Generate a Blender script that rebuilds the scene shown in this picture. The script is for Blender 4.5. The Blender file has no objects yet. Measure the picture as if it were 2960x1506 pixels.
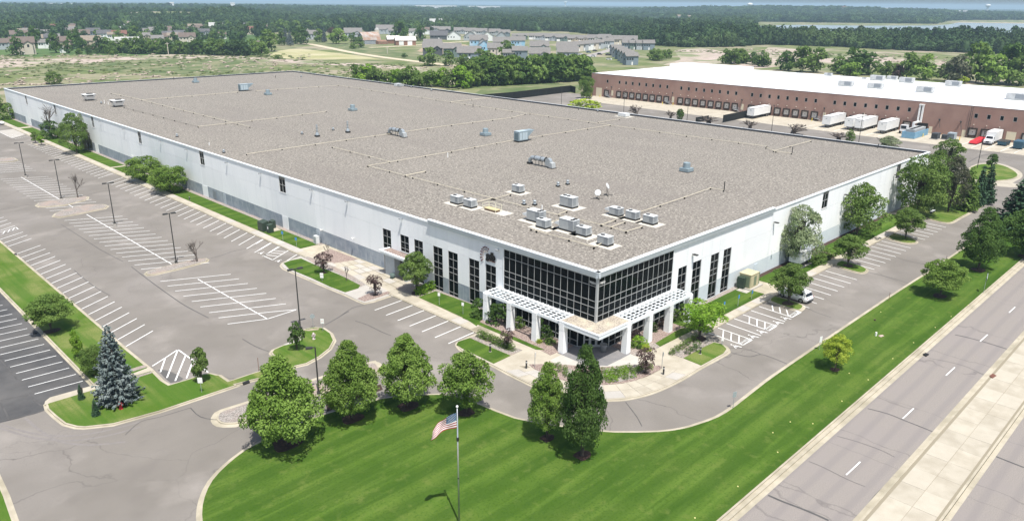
import bpy, math, random
import numpy as np
from mathutils import Vector, Matrix
random.seed(7); np.random.seed(7)
D=bpy.data; SC=bpy.context.scene; COL=SC.collection
# ---------------------------------------------------------------- camera, sun, sky, exposure
FPX=2187.475; W0,H0=2960.,1506.
PITCH,YAW,ROLL=0.326851,0.785260,0.0077433
CAM=np.array([-63.0636,-49.4416,38.3706])
FW=np.array([math.cos(PITCH)*math.cos(YAW),math.cos(PITCH)*math.sin(YAW),-math.sin(PITCH)])
_rt=np.array([math.sin(YAW),-math.cos(YAW),0.]); _up=np.cross(_rt,FW)
RT=math.cos(ROLL)*_rt+math.sin(ROLL)*_up; UP=-math.sin(ROLL)*_rt+math.cos(ROLL)*_up
cd=D.cameras.new('camera'); cam=D.objects.new('camera',cd); COL.objects.link(cam); SC.camera=cam
cd.sensor_width=36; cd.lens=36*FPX/W0; cd.clip_start=.5; cd.clip_end=60000
cam.matrix_world=Matrix(((RT[0],UP[0],-FW[0],CAM[0]),(RT[1],UP[1],-FW[1],CAM[1]),(RT[2],UP[2],-FW[2],CAM[2]),(0,0,0,1)))
SUN_EL,SUN_AZ=math.radians(67),math.radians(245)   # direction towards the sun, from +X anticlockwise
wd=D.worlds.new('World'); SC.world=wd; wd.use_nodes=True
nt=wd.node_tree; nt.nodes.clear()
sky=nt.nodes.new('ShaderNodeTexSky'); sky.sky_type='NISHITA'; sky.sun_disc=False
sky.sun_elevation=SUN_EL; sky.sun_rotation=math.radians(90)-SUN_AZ; sky.altitude=100; sky.air_density=1.0; sky.dust_density=2.5; sky.ozone_density=1.0
bg=nt.nodes.new('ShaderNodeBackground'); bg.inputs[1].default_value=.104
wo=nt.nodes.new('ShaderNodeOutputWorld'); nt.links.new(sky.outputs[0],bg.inputs[0]); nt.links.new(bg.outputs[0],wo.inputs[0])
sl=D.lights.new('sun','SUN'); sl.energy=4.2; sl.angle=math.radians(.53); sl.color=(1,.965,.9)
so=D.objects.new('sun',sl); COL.objects.link(so)
sd=Vector((math.cos(SUN_EL)*math.cos(SUN_AZ),math.cos(SUN_EL)*math.sin(SUN_AZ),math.sin(SUN_EL)))
so.rotation_euler=sd.to_track_quat('Z','Y').to_euler(); so.location=(-60,-60,90)
SC.render.engine='CYCLES'
SC.view_settings.view_transform='Standard'; SC.view_settings.look='None'; SC.view_settings.gamma=1
SC.view_settings.exposure=.54; SC.view_settings.use_curve_mapping=False
SC.cycles.max_bounces=6; SC.cycles.volume_bounces=0; SC.cycles.transparent_max_bounces=6
# ---------------------------------------------------------------- where a traced picture point lies on a real plane
def _ray(u,v): return RT*((u-W0/2)/FPX)+UP*((H0/2-v)/FPX)+FW
def G(u,v,z=0.):
    d=_ray(u,v); t=(z-CAM[2])/d[2]; q=CAM+t*d; return (float(q[0]),float(q[1]))
def PX(x,y,z=0.):
    d=np.array((x,y,z))-CAM; w=d@FW; return (W0/2+FPX*(d@RT)/w, H0/2-FPX*(d@UP)/w)
def dist(x,y): return float((np.array((x,y,0))-CAM)@FW)
def tall(base,top,z=0.):       # height of an upright thing from its foot and its tip
    x,y=G(*base,z); best=None
    for i in range(4,900):
        h=i*.05; e=abs(PX(x,y,z+h)[1]-top[1])
        if best is None or e<best[0]: best=(e,h)
    return best[1]
def TL_(ox,oy,s): return lambda a,b:(ox+a/s,oy+b/s)
TA=TL_(1280,920,6.44);TB=TL_(1640,920,5.152);TC=TL_(740,540,3.45);TD=TL_(0,900,3.45);TE=TL_(600,900,3.277);TF=TL_(0,600,3.45)
TG=TL_(0,230,3.45);TH=TL_(2200,640,4.682);TI=TL_(1900,850,1.998);TJ=TL_(2220,180,3.45);TK=TL_(1480,180,3.45);TLf=TL_(0,320,5.4625)
TM=TL_(1040,700,5.96);TN=TL_(440,560,5.46);TO=TL_(780,760,5.46);TP=TL_(2260,420,3.68);TQ=TL_(1980,420,2.622)
TV=TL_(0,0,1/1.14907); R1=TL_(1120,520,5.152);R2=TL_(1480,520,5.152);RC=TL_(1100,330,4.293);RD=TL_(200,220,4.293);RB=TL_(740,180,3.45)
S1=TL_(0,0,3.481);S2=TL_(740,0,3.481);S3=TL_(1480,0,3.481);S4=TL_(2220,0,3.481);TR5=TL_(1380,680,3.277);TW=TL_(2560,720,6.44)
def GP(t,pts,z=0.): return [G(*t(*p),z) for p in pts]
# ---------------------------------------------------------------- materials
def M(name,c1,c2=None,scale=1.,detail=4,rough=.85,c3=None,scale3=.05,bump=0.,bscale=None,spec=.3,metal=0.,coord='world',fac=(.35,.65),stretch=None,transl=0.,rand=0.):
    m=D.materials.new(name); m.use_nodes=True; t=m.node_tree; n=t.nodes; L=t.links
    b=n['Principled BSDF']; b.inputs['Roughness'].default_value=rough; b.inputs['Metallic'].default_value=metal; b.inputs['Specular IOR Level'].default_value=spec
    b.inputs['Base Color'].default_value=(*c1,1)
    if coord=='world': g=n.new('ShaderNodeNewGeometry'); vec=g.outputs['Position']
    else: g=n.new('ShaderNodeTexCoord'); vec=g.outputs['Object']
    if stretch:
        mp=n.new('ShaderNodeMapping'); mp.inputs['Scale'].default_value=stretch[:3]
        if len(stretch)>3: mp.inputs['Rotation'].default_value=(0,0,stretch[3])
        L.new(vec,mp.inputs[0]); vec=mp.outputs[0]
    def nz(sc,de=detail):
        x=n.new('ShaderNodeTexNoise'); x.inputs['Scale'].default_value=sc; x.inputs['Detail'].default_value=de; x.inputs['Roughness'].default_value=.6; L.new(vec,x.inputs['Vector']); return x.outputs[0]
    def mix(a,bb,f,mode='MIX'):
        x=n.new('ShaderNodeMix'); x.data_type='RGBA'; x.blend_type=mode
        for s,vv in ((6,a),(7,bb)):
            if isinstance(vv,tuple): x.inputs[s].default_value=(*vv,1)
            else: L.new(vv,x.inputs[s])
        if isinstance(f,(int,float)): x.inputs[0].default_value=f
        else: L.new(f,x.inputs[0])
        return x.outputs[2]
    def ramp(f,a,bb):
        x=n.new('ShaderNodeMapRange'); x.inputs[1].default_value=a; x.inputs[2].default_value=bb; L.new(f,x.inputs[0]); return x.outputs[0]
    m['h']=1; col=None
    if c2: col=mix(c1,c2,ramp(nz(scale),*fac))
    if c3: col=mix(col if col else c1,c3,ramp(nz(scale3,3),.45,.7))
    if rand:
        o=n.new('ShaderNodeObjectInfo'); hs=n.new('ShaderNodeHueSaturation')
        r1=n.new('ShaderNodeMapRange'); r1.inputs[3].default_value=1-rand; r1.inputs[4].default_value=1+rand; L.new(o.outputs['Random'],r1.inputs[0]); L.new(r1.outputs[0],hs.inputs['Value'])
        if col is None: hs.inputs['Color'].default_value=(*c1,1)
        else: L.new(col,hs.inputs['Color'])
        col=hs.outputs[0]
    if col: L.new(col,b.inputs['Base Color'])
    if bump:
        bp=n.new('ShaderNodeBump'); bp.inputs['Strength'].default_value=bump; bp.inputs['Distance'].default_value=.05; L.new(nz(bscale or scale*3,6),bp.inputs['Height']); L.new(bp.outputs[0],b.inputs['Normal'])
    if transl:
        tr=n.new('ShaderNodeBsdfTranslucent'); ms=n.new('ShaderNodeMixShader'); ms.inputs[0].default_value=transl
        if col: L.new(col,tr.inputs[0])
        else: tr.inputs[0].default_value=(*c1,1)
        L.new(b.outputs[0],ms.inputs[1]); L.new(tr.outputs[0],ms.inputs[2]); L.new(ms.outputs[0],n['Material Output'].inputs[0])
    return m
def extra(m): # helpers bound to an existing material: returns tree, base colour source socket
    t=m.node_tree; b=t.nodes['Principled BSDF']; return t,b
def overlay(m,kind,col,amount,**k):
    """lay cracks / stripes / speckle with a colour of their own over a material"""
    t,b=extra(m); n=t.nodes; L=t.links
    g=n.new('ShaderNodeNewGeometry'); mp=n.new('ShaderNodeMapping'); mp.inputs['Scale'].default_value=k.get('sc',(1,1,1)); mp.inputs['Rotation'].default_value=(0,0,k.get('rot',0)); L.new(g.outputs['Position'],mp.inputs[0])
    vec=mp.outputs[0]
    if k.get('warp'):
        nz=n.new('ShaderNodeTexNoise'); nz.inputs['Scale'].default_value=k.get('wscale',.4); nz.inputs['Detail'].default_value=4; L.new(g.outputs['Position'],nz.inputs['Vector'])
        vm=n.new('ShaderNodeVectorMath'); vm.operation='MULTIPLY_ADD'; L.new(nz.outputs[1],vm.inputs[0]); w=k['warp']; vm.inputs[1].default_value=(w,w,w); L.new(vec,vm.inputs[2]); vec=vm.outputs[0]
    mr=n.new('ShaderNodeMapRange')
    if kind=='crack':
        x=n.new('ShaderNodeTexVoronoi'); x.feature='DISTANCE_TO_EDGE'; x.inputs['Scale'].default_value=k['scale']; L.new(vec,x.inputs['Vector']); L.new(x.outputs['Distance'],mr.inputs[0])
        mr.inputs[1].default_value=0; mr.inputs[2].default_value=k.get('w',.012); mr.inputs[3].default_value=1; mr.inputs[4].default_value=0
    elif kind=='stripe':
        x=n.new('ShaderNodeTexWave'); x.wave_profile=k.get('profile','SIN'); x.bands_direction=k.get('dir','Y'); x.inputs['Scale'].default_value=k['scale']; x.inputs['Distortion'].default_value=k.get('dist',1.); x.inputs['Detail'].default_value=2; x.inputs['Detail Scale'].default_value=k.get('ds',.3); L.new(vec,x.inputs['Vector']); L.new(x.outputs['Fac'],mr.inputs[0])
        mr.inputs[1].default_value=k.get('a',.3); mr.inputs[2].default_value=k.get('b',.7)
    else:
        x=n.new('ShaderNodeTexNoise'); x.inputs['Scale'].default_value=k['scale']; x.inputs['Detail'].default_value=k.get('detail',3); L.new(vec,x.inputs['Vector']); L.new(x.outputs[0],mr.inputs[0])
        mr.inputs[1].default_value=k.get('a',.5); mr.inputs[2].default_value=k.get('b',.6)
    f=mr.outputs[0]
    if k.get('mask'):
        y=n.new('ShaderNodeTexNoise'); y.inputs['Scale'].default_value=k['mask']; y.inputs['Detail'].default_value=2; L.new(g.outputs['Position'],y.inputs['Vector'])
        r=n.new('ShaderNodeMapRange'); r.inputs[1].default_value=k.get('ma',.45); r.inputs[2].default_value=k.get('mb',.62); L.new(y.outputs[0],r.inputs[0])
        mu=n.new('ShaderNodeMath'); mu.operation='MULTIPLY'; L.new(f,mu.inputs[0]); L.new(r.outputs[0],mu.inputs[1]); f=mu.outputs[0]
    mu=n.new('ShaderNodeMath'); mu.operation='MULTIPLY'; mu.inputs[1].default_value=amount; L.new(f,mu.inputs[0])
    mx=n.new('ShaderNodeMix'); mx.data_type='RGBA'; L.new(mu.outputs[0],mx.inputs[0]); mx.inputs[7].default_value=(*col,1)
    if b.inputs['Base Color'].links: L.new(b.inputs['Base Color'].links[0].from_socket,mx.inputs[6])
    else: mx.inputs[6].default_value=b.inputs['Base Color'].default_value
    L.new(mx.outputs[2],b.inputs['Base Color']); return m
asphalt=M('worn_asphalt',(.202,.184,.162),(.168,.153,.134),.09,5,.9,c3=(.236,.216,.196),scale3=.06,bump=.15,bscale=30)
overlay(asphalt,'speckle',(.175,.16,.149),.5,scale=5,detail=5,a=.5,b=.75)
overlay(asphalt,'crack',(.07,.064,.06),.6,scale=.07,warp=3.5,wscale=.22,w=.005,mask=.03)
overlay(asphalt,'crack',(.085,.078,.072),.5,scale=.3,warp=1.2,wscale=1.,w=.012,mask=.06,ma=.55,mb=.68)
overlay(asphalt,'speckle',(.15,.135,.122),.45,scale=.35,detail=8,a=.54,b=.75,warp=1)
overlay(asphalt,'speckle',(.34,.31,.28),.6,scale=.16,detail=8,a=.55,b=.8,warp=2)
dark_asphalt=M('dark_asphalt',(.058,.058,.06),(.09,.088,.087),.4,6,.88,c3=(.12,.115,.11),scale3=.12,bump=.15,bscale=25)
overlay(dark_asphalt,'crack',(.13,.125,.12),.5,scale=.25,warp=1.5,wscale=.6,w=.012,mask=.1)
road_mat=M('road_aggregate',(.30,.27,.245),(.195,.176,.16),14,3,.9,c3=(.245,.22,.206),scale3=.15,bump=.3,bscale=20)
overlay(road_mat,'stripe',(.205,.186,.178),.5,scale=.17,dir='Y',dist=.8,ds=.4,a=.55,b=.95)
overlay(road_mat,'crack',(.11,.10,.095),.5,sc=(.42,.02,1),scale=.28,warp=.5,wscale=.3,w=.006)
concrete=M('concrete',(.44,.40,.325),(.40,.362,.29),.7,6,.85,c3=(.35,.312,.245),scale3=.35,bump=.05,rand=.05)
concrete_grey=M('concrete_grey',(.44,.415,.375),(.39,.365,.33),.6,5,.85,bump=.05,rand=.05)
kerb_mat=M('kerb_concrete',(.46,.415,.325),(.38,.34,.26),.8,6,.85,c3=(.30,.27,.20),scale3=.2)
joint_mat=M('joint',(.26,.23,.17),rough=.9)
paint=M('white_paint',(.84,.84,.82),(.72,.72,.70),2.,5,.6)
grass=M('lawn',(.054,.106,.013),(.075,.134,.019),.25,6,.95,c3=(.10,.15,.028),scale3=.1,bump=.35,bscale=9,spec=.1)
overlay(grass,'speckle',(.032,.078,.009),.5,sc=(.05,.9,1),scale=1.5,detail=5,a=.46,b=.62,warp=.4,wscale=.03)
overlay(grass,'speckle',(.105,.172,.028),.45,sc=(.04,.6,1),scale=1.7,detail=4,a=.54,b=.66,warp=.5,wscale=.03)
overlay(grass,'stripe',(.032,.076,.009),.5,scale=.105,dir='Y',dist=2.0,ds=.1,a=.4,b=.75)
overlay(grass,'speckle',(.13,.165,.04),.5,scale=.9,detail=7,a=.56,b=.74)
overlay(grass,'speckle',(.026,.07,.006),.5,scale=5,detail=5,a=.5,b=.7)
lot_grass=M('lawn_dry',(.07,.13,.016),(.115,.165,.036),.3,6,.95,c3=(.2,.21,.075),scale3=.14,bump=.35,bscale=9,spec=.1)
overlay(lot_grass,'speckle',(.05,.12,.012),.7,sc=(.9,.06,1),scale=1.,detail=4,a=.47,b=.6,warp=.5,wscale=.05)
overlay(lot_grass,'speckle',(.05,.11,.012),.6,scale=6,detail=4,a=.5,b=.7)
gravel=M('river_gravel',(.37,.34,.31),(.17,.15,.135),9,3,.95,c3=(.33,.26,.22),scale3=.3,bump=.8,bscale=10,fac=(.42,.58))
red_gravel=M('red_gravel',(.36,.29,.25),(.16,.11,.1),8,3,.95,bump=.8,bscale=10,fac=(.42,.6))
mulch=M('mulch',(.07,.042,.032),(.04,.026,.022),4,4,.95,bump=.6,bscale=12)
# ---------------------------------------------------------------- mesh helpers
class MB:
    def __init__(s): s.v=[]; s.f=[]; s.m=[]; s.cm=0
    def add(s,vs,fs):
        o=len(s.v); s.v+=[tuple(map(float,q)) for q in vs]; s.f+=[tuple(o+i for i in f) for f in fs]; s.m+=[s.cm]*len(fs); return s
    def box(s,x0,x1,y0,y1,z0,z1):
        return s.add([(x0,y0,z0),(x1,y0,z0),(x1,y1,z0),(x0,y1,z0),(x0,y0,z1),(x1,y0,z1),(x1,y1,z1),(x0,y1,z1)],[(0,3,2,1),(4,5,6,7),(0,1,5,4),(1,2,6,5),(2,3,7,6),(3,0,4,7)])
    def prism(s,p,z0,z1,bottom=False):
        if area(p)<0: p=p[::-1]
        n=len(p); s.add([(*q,z0) for q in p]+[(*q,z1) for q in p],[tuple(range(n,2*n))]+[(i,(i+1)%n,n+(i+1)%n,n+i) for i in range(n)]+([tuple(range(n))[::-1]] if bottom else [])); return s
    def sheet(s,p,z):
        if area(p)<0: p=p[::-1]
        return s.add([(*q,z) for q in p],[tuple(range(len(p)))])
    def ribbon(s,p,w,z):
        for a,b in zip(p[:-1],p[1:]):
            d=np.array(b)-np.array(a); l=np.linalg.norm(d)
            if l<1e-6: continue
            nn=np.array((-d[1],d[0]))/l*w/2; a=np.array(a);b=np.array(b)
            s.add([(*(a-nn),z),(*(b-nn),z),(*(b+nn),z),(*(a+nn),z)],[(0,1,2,3)])
        return s
    def tube(s,a,b,r0,r1=None,n=8,caps=True):
        a=Vector(a);b=Vector(b); r1=r0 if r1 is None else r1; d=(b-a).normalized(); u=d.orthogonal().normalized(); w=d.cross(u)
        vs=[a+(u*math.cos(2*math.pi*i/n)+w*math.sin(2*math.pi*i/n))*r0 for i in range(n)]+[b+(u*math.cos(2*math.pi*i/n)+w*math.sin(2*math.pi*i/n))*r1 for i in range(n)]
        return s.add(vs,[(i,(i+1)%n,n+(i+1)%n,n+i) for i in range(n)]+([tuple(range(n))[::-1],tuple(range(n,2*n))] if caps else []))
    def lathe(s,prof,n=12,c=(0,0)):
        k=len(prof); vs=[(c[0]+r*math.cos(2*math.pi*i/n),c[1]+r*math.sin(2*math.pi*i/n),z) for i in range(n) for r,z in prof]
        return s.add(vs,[(i*k+j,((i+1)%n)*k+j,((i+1)%n)*k+j+1,i*k+j+1) for i in range(n) for j in range(k-1)])
    def hexa(s,p8): return s.add(p8,[(0,3,2,1),(4,5,6,7),(0,1,5,4),(1,2,6,5),(2,3,7,6),(3,0,4,7)])
    def mesh(s,name,mats,smooth=False):
        me=D.meshes.new(name); me.from_pydata(s.v,[],s.f)
        for m in (mats if isinstance(mats,(list,tuple)) else [mats]): me.materials.append(m)
        if any(s.m): me.polygons.foreach_set('material_index',s.m)
        if smooth: me.polygons.foreach_set('use_smooth',[True]*len(s.f))
        me.update(); return me
def area(p): return sum(p[i][0]*p[(i+1)%len(p)][1]-p[(i+1)%len(p)][0]*p[i][1] for i in range(len(p)))/2
def link(name,me,parent=None,loc=(0,0,0),rz=0,**tags):
    o=D.objects.new(name,me); COL.objects.link(o); o.parent=parent; o.location=loc
    if rz: o.rotation_euler=(0,0,rz)
    for k,v in tags.items(): o[k]=v
    return o
def obj(name,mb,mat,parent=None,smooth=False,**tags): return link(name,mb.mesh(name,mat,smooth),parent,**tags)
def thing(name,label,cat,loc=(0,0,0),rz=0,group=None):
    o=link(name,None,None,loc,rz,label=label,category=cat); o.empty_display_size=.3
    if group: o['group']=group
    return o
def struct(name,mb,mat): return obj(name,mb,mat,None,kind='structure')
def dup(r,loc,rz=0,label=None,group=None,scale=None):
    c=r.copy(); COL.objects.link(c); c.location=loc; c.rotation_euler=(0,0,rz)
    if label: c['label']=label
    if group: c['group']=group
    if scale: c.scale=scale
    for k in r.children:
        d=k.copy(); COL.objects.link(d); d.parent=c
        for g in k.children:
            e=g.copy(); COL.objects.link(e); e.parent=d
    return c
def offset(p,w):   # grow (w>0) or shrink a polygon
    if area(p)<0: p=p[::-1]
    n=len(p); out=[]
    for i in range(n):
        a=np.array(p[i-1]);b=np.array(p[i]);c=np.array(p[(i+1)%n])
        d1=(b-a)/max(np.linalg.norm(b-a),1e-6); d2=(c-b)/max(np.linalg.norm(c-b),1e-6)
        n1=np.array((d1[1],-d1[0])); n2=np.array((d2[1],-d2[0])); m=n1+n2; l=m@m
        m=m*2/l if l>.5 else n1
        m=m if np.linalg.norm(m)<1.8 else m/np.linalg.norm(m)*1.8
        out.append(tuple(b+m*w))
    return out
def smooth(p,k=3,closed=True):  # Catmull-Rom through the traced points
    out=[]; n=len(p); rng=range(n) if closed else range(n-1)
    for i in rng:
        P=[np.array(p[(i+j)%n] if closed else p[min(max(i+j,0),n-1)]) for j in (-1,0,1,2)]
        for t in range(k):
            t=t/k; out.append(tuple(.5*((2*P[1])+(-P[0]+P[2])*t+(2*P[0]-5*P[1]+4*P[2]-P[3])*t*t+(-P[0]+3*P[1]-3*P[2]+P[3])*t**3)))
    if not closed: out.append(tuple(p[-1]))
    return out
def tri(mb,p,z):  # safe tessellated sheet for concave outlines
    from mathutils.geometry import tessellate_polygon
    if area(p)<0: p=p[::-1]
    mb.add([(*q,z) for q in p],[t for t in tessellate_polygon([[Vector((*q,0)) for q in p]])]); return mb
# ================================================================ GROUND
def hills(x,y):
    z=0*x
    for (u,dd,rx,h) in ((478,1500,120,21),(120,2600,600,9),(820,3300,700,9),(2440,3300,420,17),(2130,3500,420,9),(1750,3300,500,5),(2800,4200,500,7)):
        d=_ray(u,40); d=d[:2]/np.linalg.norm(d[:2]); cxx,cyy=CAM[0]+d[0]*dd,CAM[1]+d[1]*dd
        z=z+h*np.maximum(0,1.1*np.exp(-((x-cxx)**2+(y-cyy)**2)/(2*rx*rx))-.1)
    return z
meadow=M('meadow',(.12,.155,.055),(.20,.205,.10),.03,8,.95,c3=(.36,.30,.24),scale3=.022,bump=.3,bscale=1.5,spec=.1)
overlay(meadow,'speckle',(.075,.12,.04),.7,scale=.06,detail=9,a=.5,b=.62)
mb=MB(); NR=105; NA=180
rad=[0.]+[6*(1.082**i) for i in range(NR)]
vs=[(CAM[0],CAM[1],-.08)]; 
for r in rad[1:]:
    a=np.arange(NA)*2*math.pi/NA; X=CAM[0]+r*np.cos(a); Y=CAM[1]+r*np.sin(a); Z=hills(X,Y)*min(1,max(0,(r-700)/300))-.08
    vs+=list(zip(X,Y,Z))
fs=[(0,1+i,1+(i+1)%NA) for i in range(NA)]
for k in range(NR-1):
    o=1+k*NA; fs+=[(o+i,o+NA+i,o+NA+(i+1)%NA,o+(i+1)%NA) for i in range(NA)]
mb.add(vs,fs); struct('ground',mb,meadow)
# site asphalt: parking lot, drives
mb=MB(); mb.sheet([(-44.2,300),(-44.2,32),(-75,28),(-75,-60),(-44,-60),(-30,-21),(140,-21),(204,-21),(204,-60),(300,-60),(300,-14),(204,-14),(204,185),(150,183),(112,160),(112,262),(-10,266),(-12,300)],0)
struct('parking_lot',mb,asphalt)
mb=MB(); pts=GP(TD,[(905,750),(860,765),(560,850),(470,890),(430,935),(445,985),(200,1062),(0,1110)])
mb.sheet([(-43.9,260)]+pts+[(-60,22),(-90,22),(-90,260)],.004); struct('neighbour_lot',mb,dark_asphalt)
# public road, median
mb=MB(); mb.sheet([(-120,-26.4),(420,-26.4),(420,-33.6),(-120,-33.6)],.002); mb.sheet([(-120,-38.2),(420,-38.2),(420,-52),(-120,-52)],.002)
struct('road',mb,road_mat)
mb=MB(); mb.box(-120,420,-38.2,-33.6,-.05,.10); med=struct('median',mb,joint_mat)
sm=[MB().box(-1.49,1.49,-.93,.93,-.12,.02).mesh('slab',concrete),MB().box(-1.49,1.49,-.93,.93,-.12,.028).mesh('slab',M('concrete_light',(.455,.415,.34),(.41,.372,.30),.7,6,.85,rand=.05))]
k=0
for i in range(52):
    for yy in (-34.97,-36.86):
        link('slab',random.choice(sm),med,(-17+i*3.0,yy,.10)); k+=1
# kerb stones along the road: a kerb and a gutter pan, cast in lengths
kp=MB(); kp.box(-1.49,1.49,0,.17,-.05,.15); kp.box(-1.49,1.49,-.45,-.003,-.02,.015); kpm=kp.mesh('kerb_length',kerb_mat)
kr=struct('road_kerb',MB().box(-17,112,-26.22,-26.0,-.1,.05),kerb_mat)
for i in range(43): link('kerb_length',kpm,kr,(-16.5+i*3.0,-26.38,0))
for nm,y0,s in (('median_kerb',-33.6,-1),('median_kerb',-38.2,1)):
    q=MB(); q.box(-1.49,1.49,0,.2,-.05,.16); q.box(-1.49,1.49,-.42,-.003,-.02,.014); qm=q.mesh('kerb_length',kerb_mat)
    pr=struct(nm,MB().box(-17,112,min(y0,y0+s*.15),max(y0,y0+s*.15),-.1,.08),kerb_mat)
    for i in range(43):
        o=link('kerb_length',qm,pr,(-16.5+i*3.0,y0,0),math.pi if s<0 else 0)
        if s<0: o.location.y=y0
for o in []: pass
mb=MB()
for a in (-2.8,10.7,23.8,36.6,49.6,62.7,75.8,88.9,102): mb.ribbon([(a,-30.3),(a+2.9,-30.35)],.12,.012)
struct('lane_dashes',mb,paint)
seal=M('crack_sealant',(.075,.072,.07),(.1,.096,.092),1.,3,.7)
mb=MB()
for t,pts,w in ((TI,[(1215,660),(1330,690),(1430,730),(1520,765),(1605,800)],.14),(TI,[(1720,235),(1790,250),(1900,280),(2060,330)],.2),(TI,[(640,1160),(720,1195),(800,1225),(900,1265),(990,1306)],.22),(TI,[(875,965),(960,1000),(1100,1070),(1200,1110)],.07),(TI,[(1040,820),(1150,850),(1290,900),(1370,940)],.07),(TI,[(1570,370),(1700,395),(1800,425),(1900,475)],.07),(TI,[(1210,1250),(1270,1170),(1340,1100),(1390,1040),(1470,955)],.5),(TI,[(1940,930),(2040,970),(2118,1000)],.2)):
    mb.ribbon(smooth(GP(t,pts),3,False),w,.009)
struct('road_crack_seals',mb,seal)
# cracks in the parking lot
mb=MB(); zc=.0078
for t,pts,w in ((TF,[(1310,590),(1440,690),(1560,780),(1700,880),(1850,980),(2080,1100)],.13),(TF,[(610,170),(800,290),(1000,420),(1230,540)],.1),(TF,[(2100,505),(2200,480),(2350,430),(2553,400)],.13),(TF,[(740,625),(850,720),(960,800),(1100,880)],.1),
    (TB,[(1300,1115),(1250,1090)],.1),(TL_(2000,800,4.6825),[(520,1020),(660,1060),(800,1080),(930,1050),(1100,1100),(1290,1180)],.12),(TL_(2000,800,4.6825),[(500,960),(700,970),(870,1020),(930,1050)],.1),
    (TH,[(1820,485),(2000,540),(2260,590)],.13),(TH,[(1460,690),(1700,750),(2010,840)],.13),(TH,[(600,1150),(720,1220),(950,1300)],.1),(TG,[(870,1150),(1000,1120),(1230,1090)],.12),(TG,[(0,1300),(150,1270),(330,1245)],.12),
    (TE,[(1110,130),(1200,80),(1300,20),(1340,0)],.13),(TE,[(1400,90),(1520,130),(1640,190),(1740,230)],.1),(TE,[(330,260),(450,330),(580,380)],.1),(TE,[(1200,310),(1330,350),(1450,400)],.1),
    (TD,[(0,890),(120,860),(290,830)],.16),(TD,[(290,830),(360,900),(430,950)],.16),(TD,[(0,480),(100,590),(170,680)],.16),(TD,[(0,910),(50,990),(85,1075)],.16),(TD,[(0,1090),(90,1075),(300,1030),(440,985)],.2),
    (TD,[(1900,960),(2000,1050),(2200,1080),(2380,1030)],.09),(TD,[(1250,1230),(1400,1100),(1600,1050),(1900,960)],.07),(TL_(1180,1130,3.486),[(2190,110),(2260,200),(2310,270),(2355,355)],.08),(TC,[(840,1290),(960,1210),(1080,1180)],.1),
    (TJ,[(2000,1000),(2150,930),(2553,860)],.2),(TJ,[(1900,860),(2200,900),(2553,880)],.15)):
    zc=zc+.00025; mb.ribbon(smooth(GP(t,pts),3,False),w,zc)
struct('pavement_cracks',mb,seal)
# fresh patch by the hatched corner, drain grates
mb=MB(); mb.sheet(GP(TD,[(1570,580),(1660,585),(1750,620),(1830,670),(1790,700),(1700,712),(1640,660)]),.009); struct('asphalt_patch',mb,dark_asphalt)
# ---------------------------------------------------------------- kerbed areas
def kerbed(name,outer,fill=None,gut=.32,top=.13,fz=.15):
    o=outer if area(outer)>0 else outer[::-1]
    mb=MB(); mb.prism(o,-.02,.012); mb.prism(offset(o,-gut),.012,top); s=struct(name,mb,kerb_mat)
    if fill:
        nm,mt=fill; struct(nm,MB().prism(offset(o,-gut-.17),.05,fz),mt)
    return s
# peninsula lawn between the two lots, with the loop island at its end
pen=[(-43.9,260)]+GP(TD,[(905,750),(870,763),(560,850),(470,890),(430,935),(445,990),(520,1062),(620,1140),(740,1172),(830,1178),(1130,1145),(1600,1015),(2400,745)])+GP(TE,[(300,700),(540,640),(700,575),(860,530),(950,510),(1080,440),(1180,360),(1222,280),(1190,210),(1110,155),(1010,147),(900,172),(850,275),(700,325),(605,365),(578,400),(600,430),(650,455),(550,545),(400,592),(210,655),(130,600)])+GP(TD,[(2180,632),(2100,612),(1990,632),(1890,670),(1700,727),(1640,690),(1530,580)])+[(-38.,38.0),(-38.,260)]
kerbed('peninsula_kerb',pen,('lawn',lot_grass),.25)
mb=MB(); w=GP(TD,[(445,945),(480,890),(560,858),(900,765),(1045,725),(1060,700),(1340,640),(1515,590),(1480,560),(1350,585),(1030,680),(930,740),(880,752),(540,842)]); mb.prism(GP(TD,[(500,925),(445,945),(452,910),(500,870),(900,758),(1045,712),(1330,630),(1500,565),(1530,600),(1340,655),(1060,755),(800,835)]),.05,.165); struct('sidewalk',mb,concrete)
mb=MB(); mb.prism(GP(TD,[(930,740),(1010,670),(1050,680),(1050,712)]),.05,.17); mb.prism(GP(TD,[(1310,585),(1440,545),(1475,565),(1330,610)]),.05,.17); mb.prism(GP(TD,[(1360,655),(1510,612),(1520,625),(1370,672)]),.05,.17); struct('edge_gravel',mb,gravel)
mb=MB(); mb.prism(GP(TE,[(905,190),(1000,170),(1060,165),(1050,185),(960,195)]),.05,.156); struct('bare_soil_patch',mb,M('dry_soil',(.36,.31,.22),(.28,.24,.16),1.5,4))
mb=MB(); mb.prism(GP(TE,[(720,325),(850,275),(880,240),(918,262),(850,300),(740,330)]),.01,.152); struct('island_apron',mb,concrete_grey)
# roadside lawn with the round front lawn
lw=GP(TV,[(1545,1084),(1480,1078),(1400,1068),(1300,1050),(1215,1017),(1150,996),(1104,990),(1030,993),(958,1001),(859,1027),(800,1045),(730,1072),(660,1106),(610,1131),(560,1170),(522,1210),(500,1255),(493,1300),(500,1360),(520,1430)])+[(-47,-26.2)]
lw=[(330,-26.2),(330,-17.1),(60,-17.1)]+GP(TI,[(1330,15),(790,378),(600,510),(430,642),(330,705),(220,745),(130,770),(0,787)])+lw
kerbed('lawn_kerb',smooth(lw[2:-1],2,False)+[(-47,-26.2),(330,-26.2),(330,-17.1)],('lawn',grass),.3)
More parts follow.
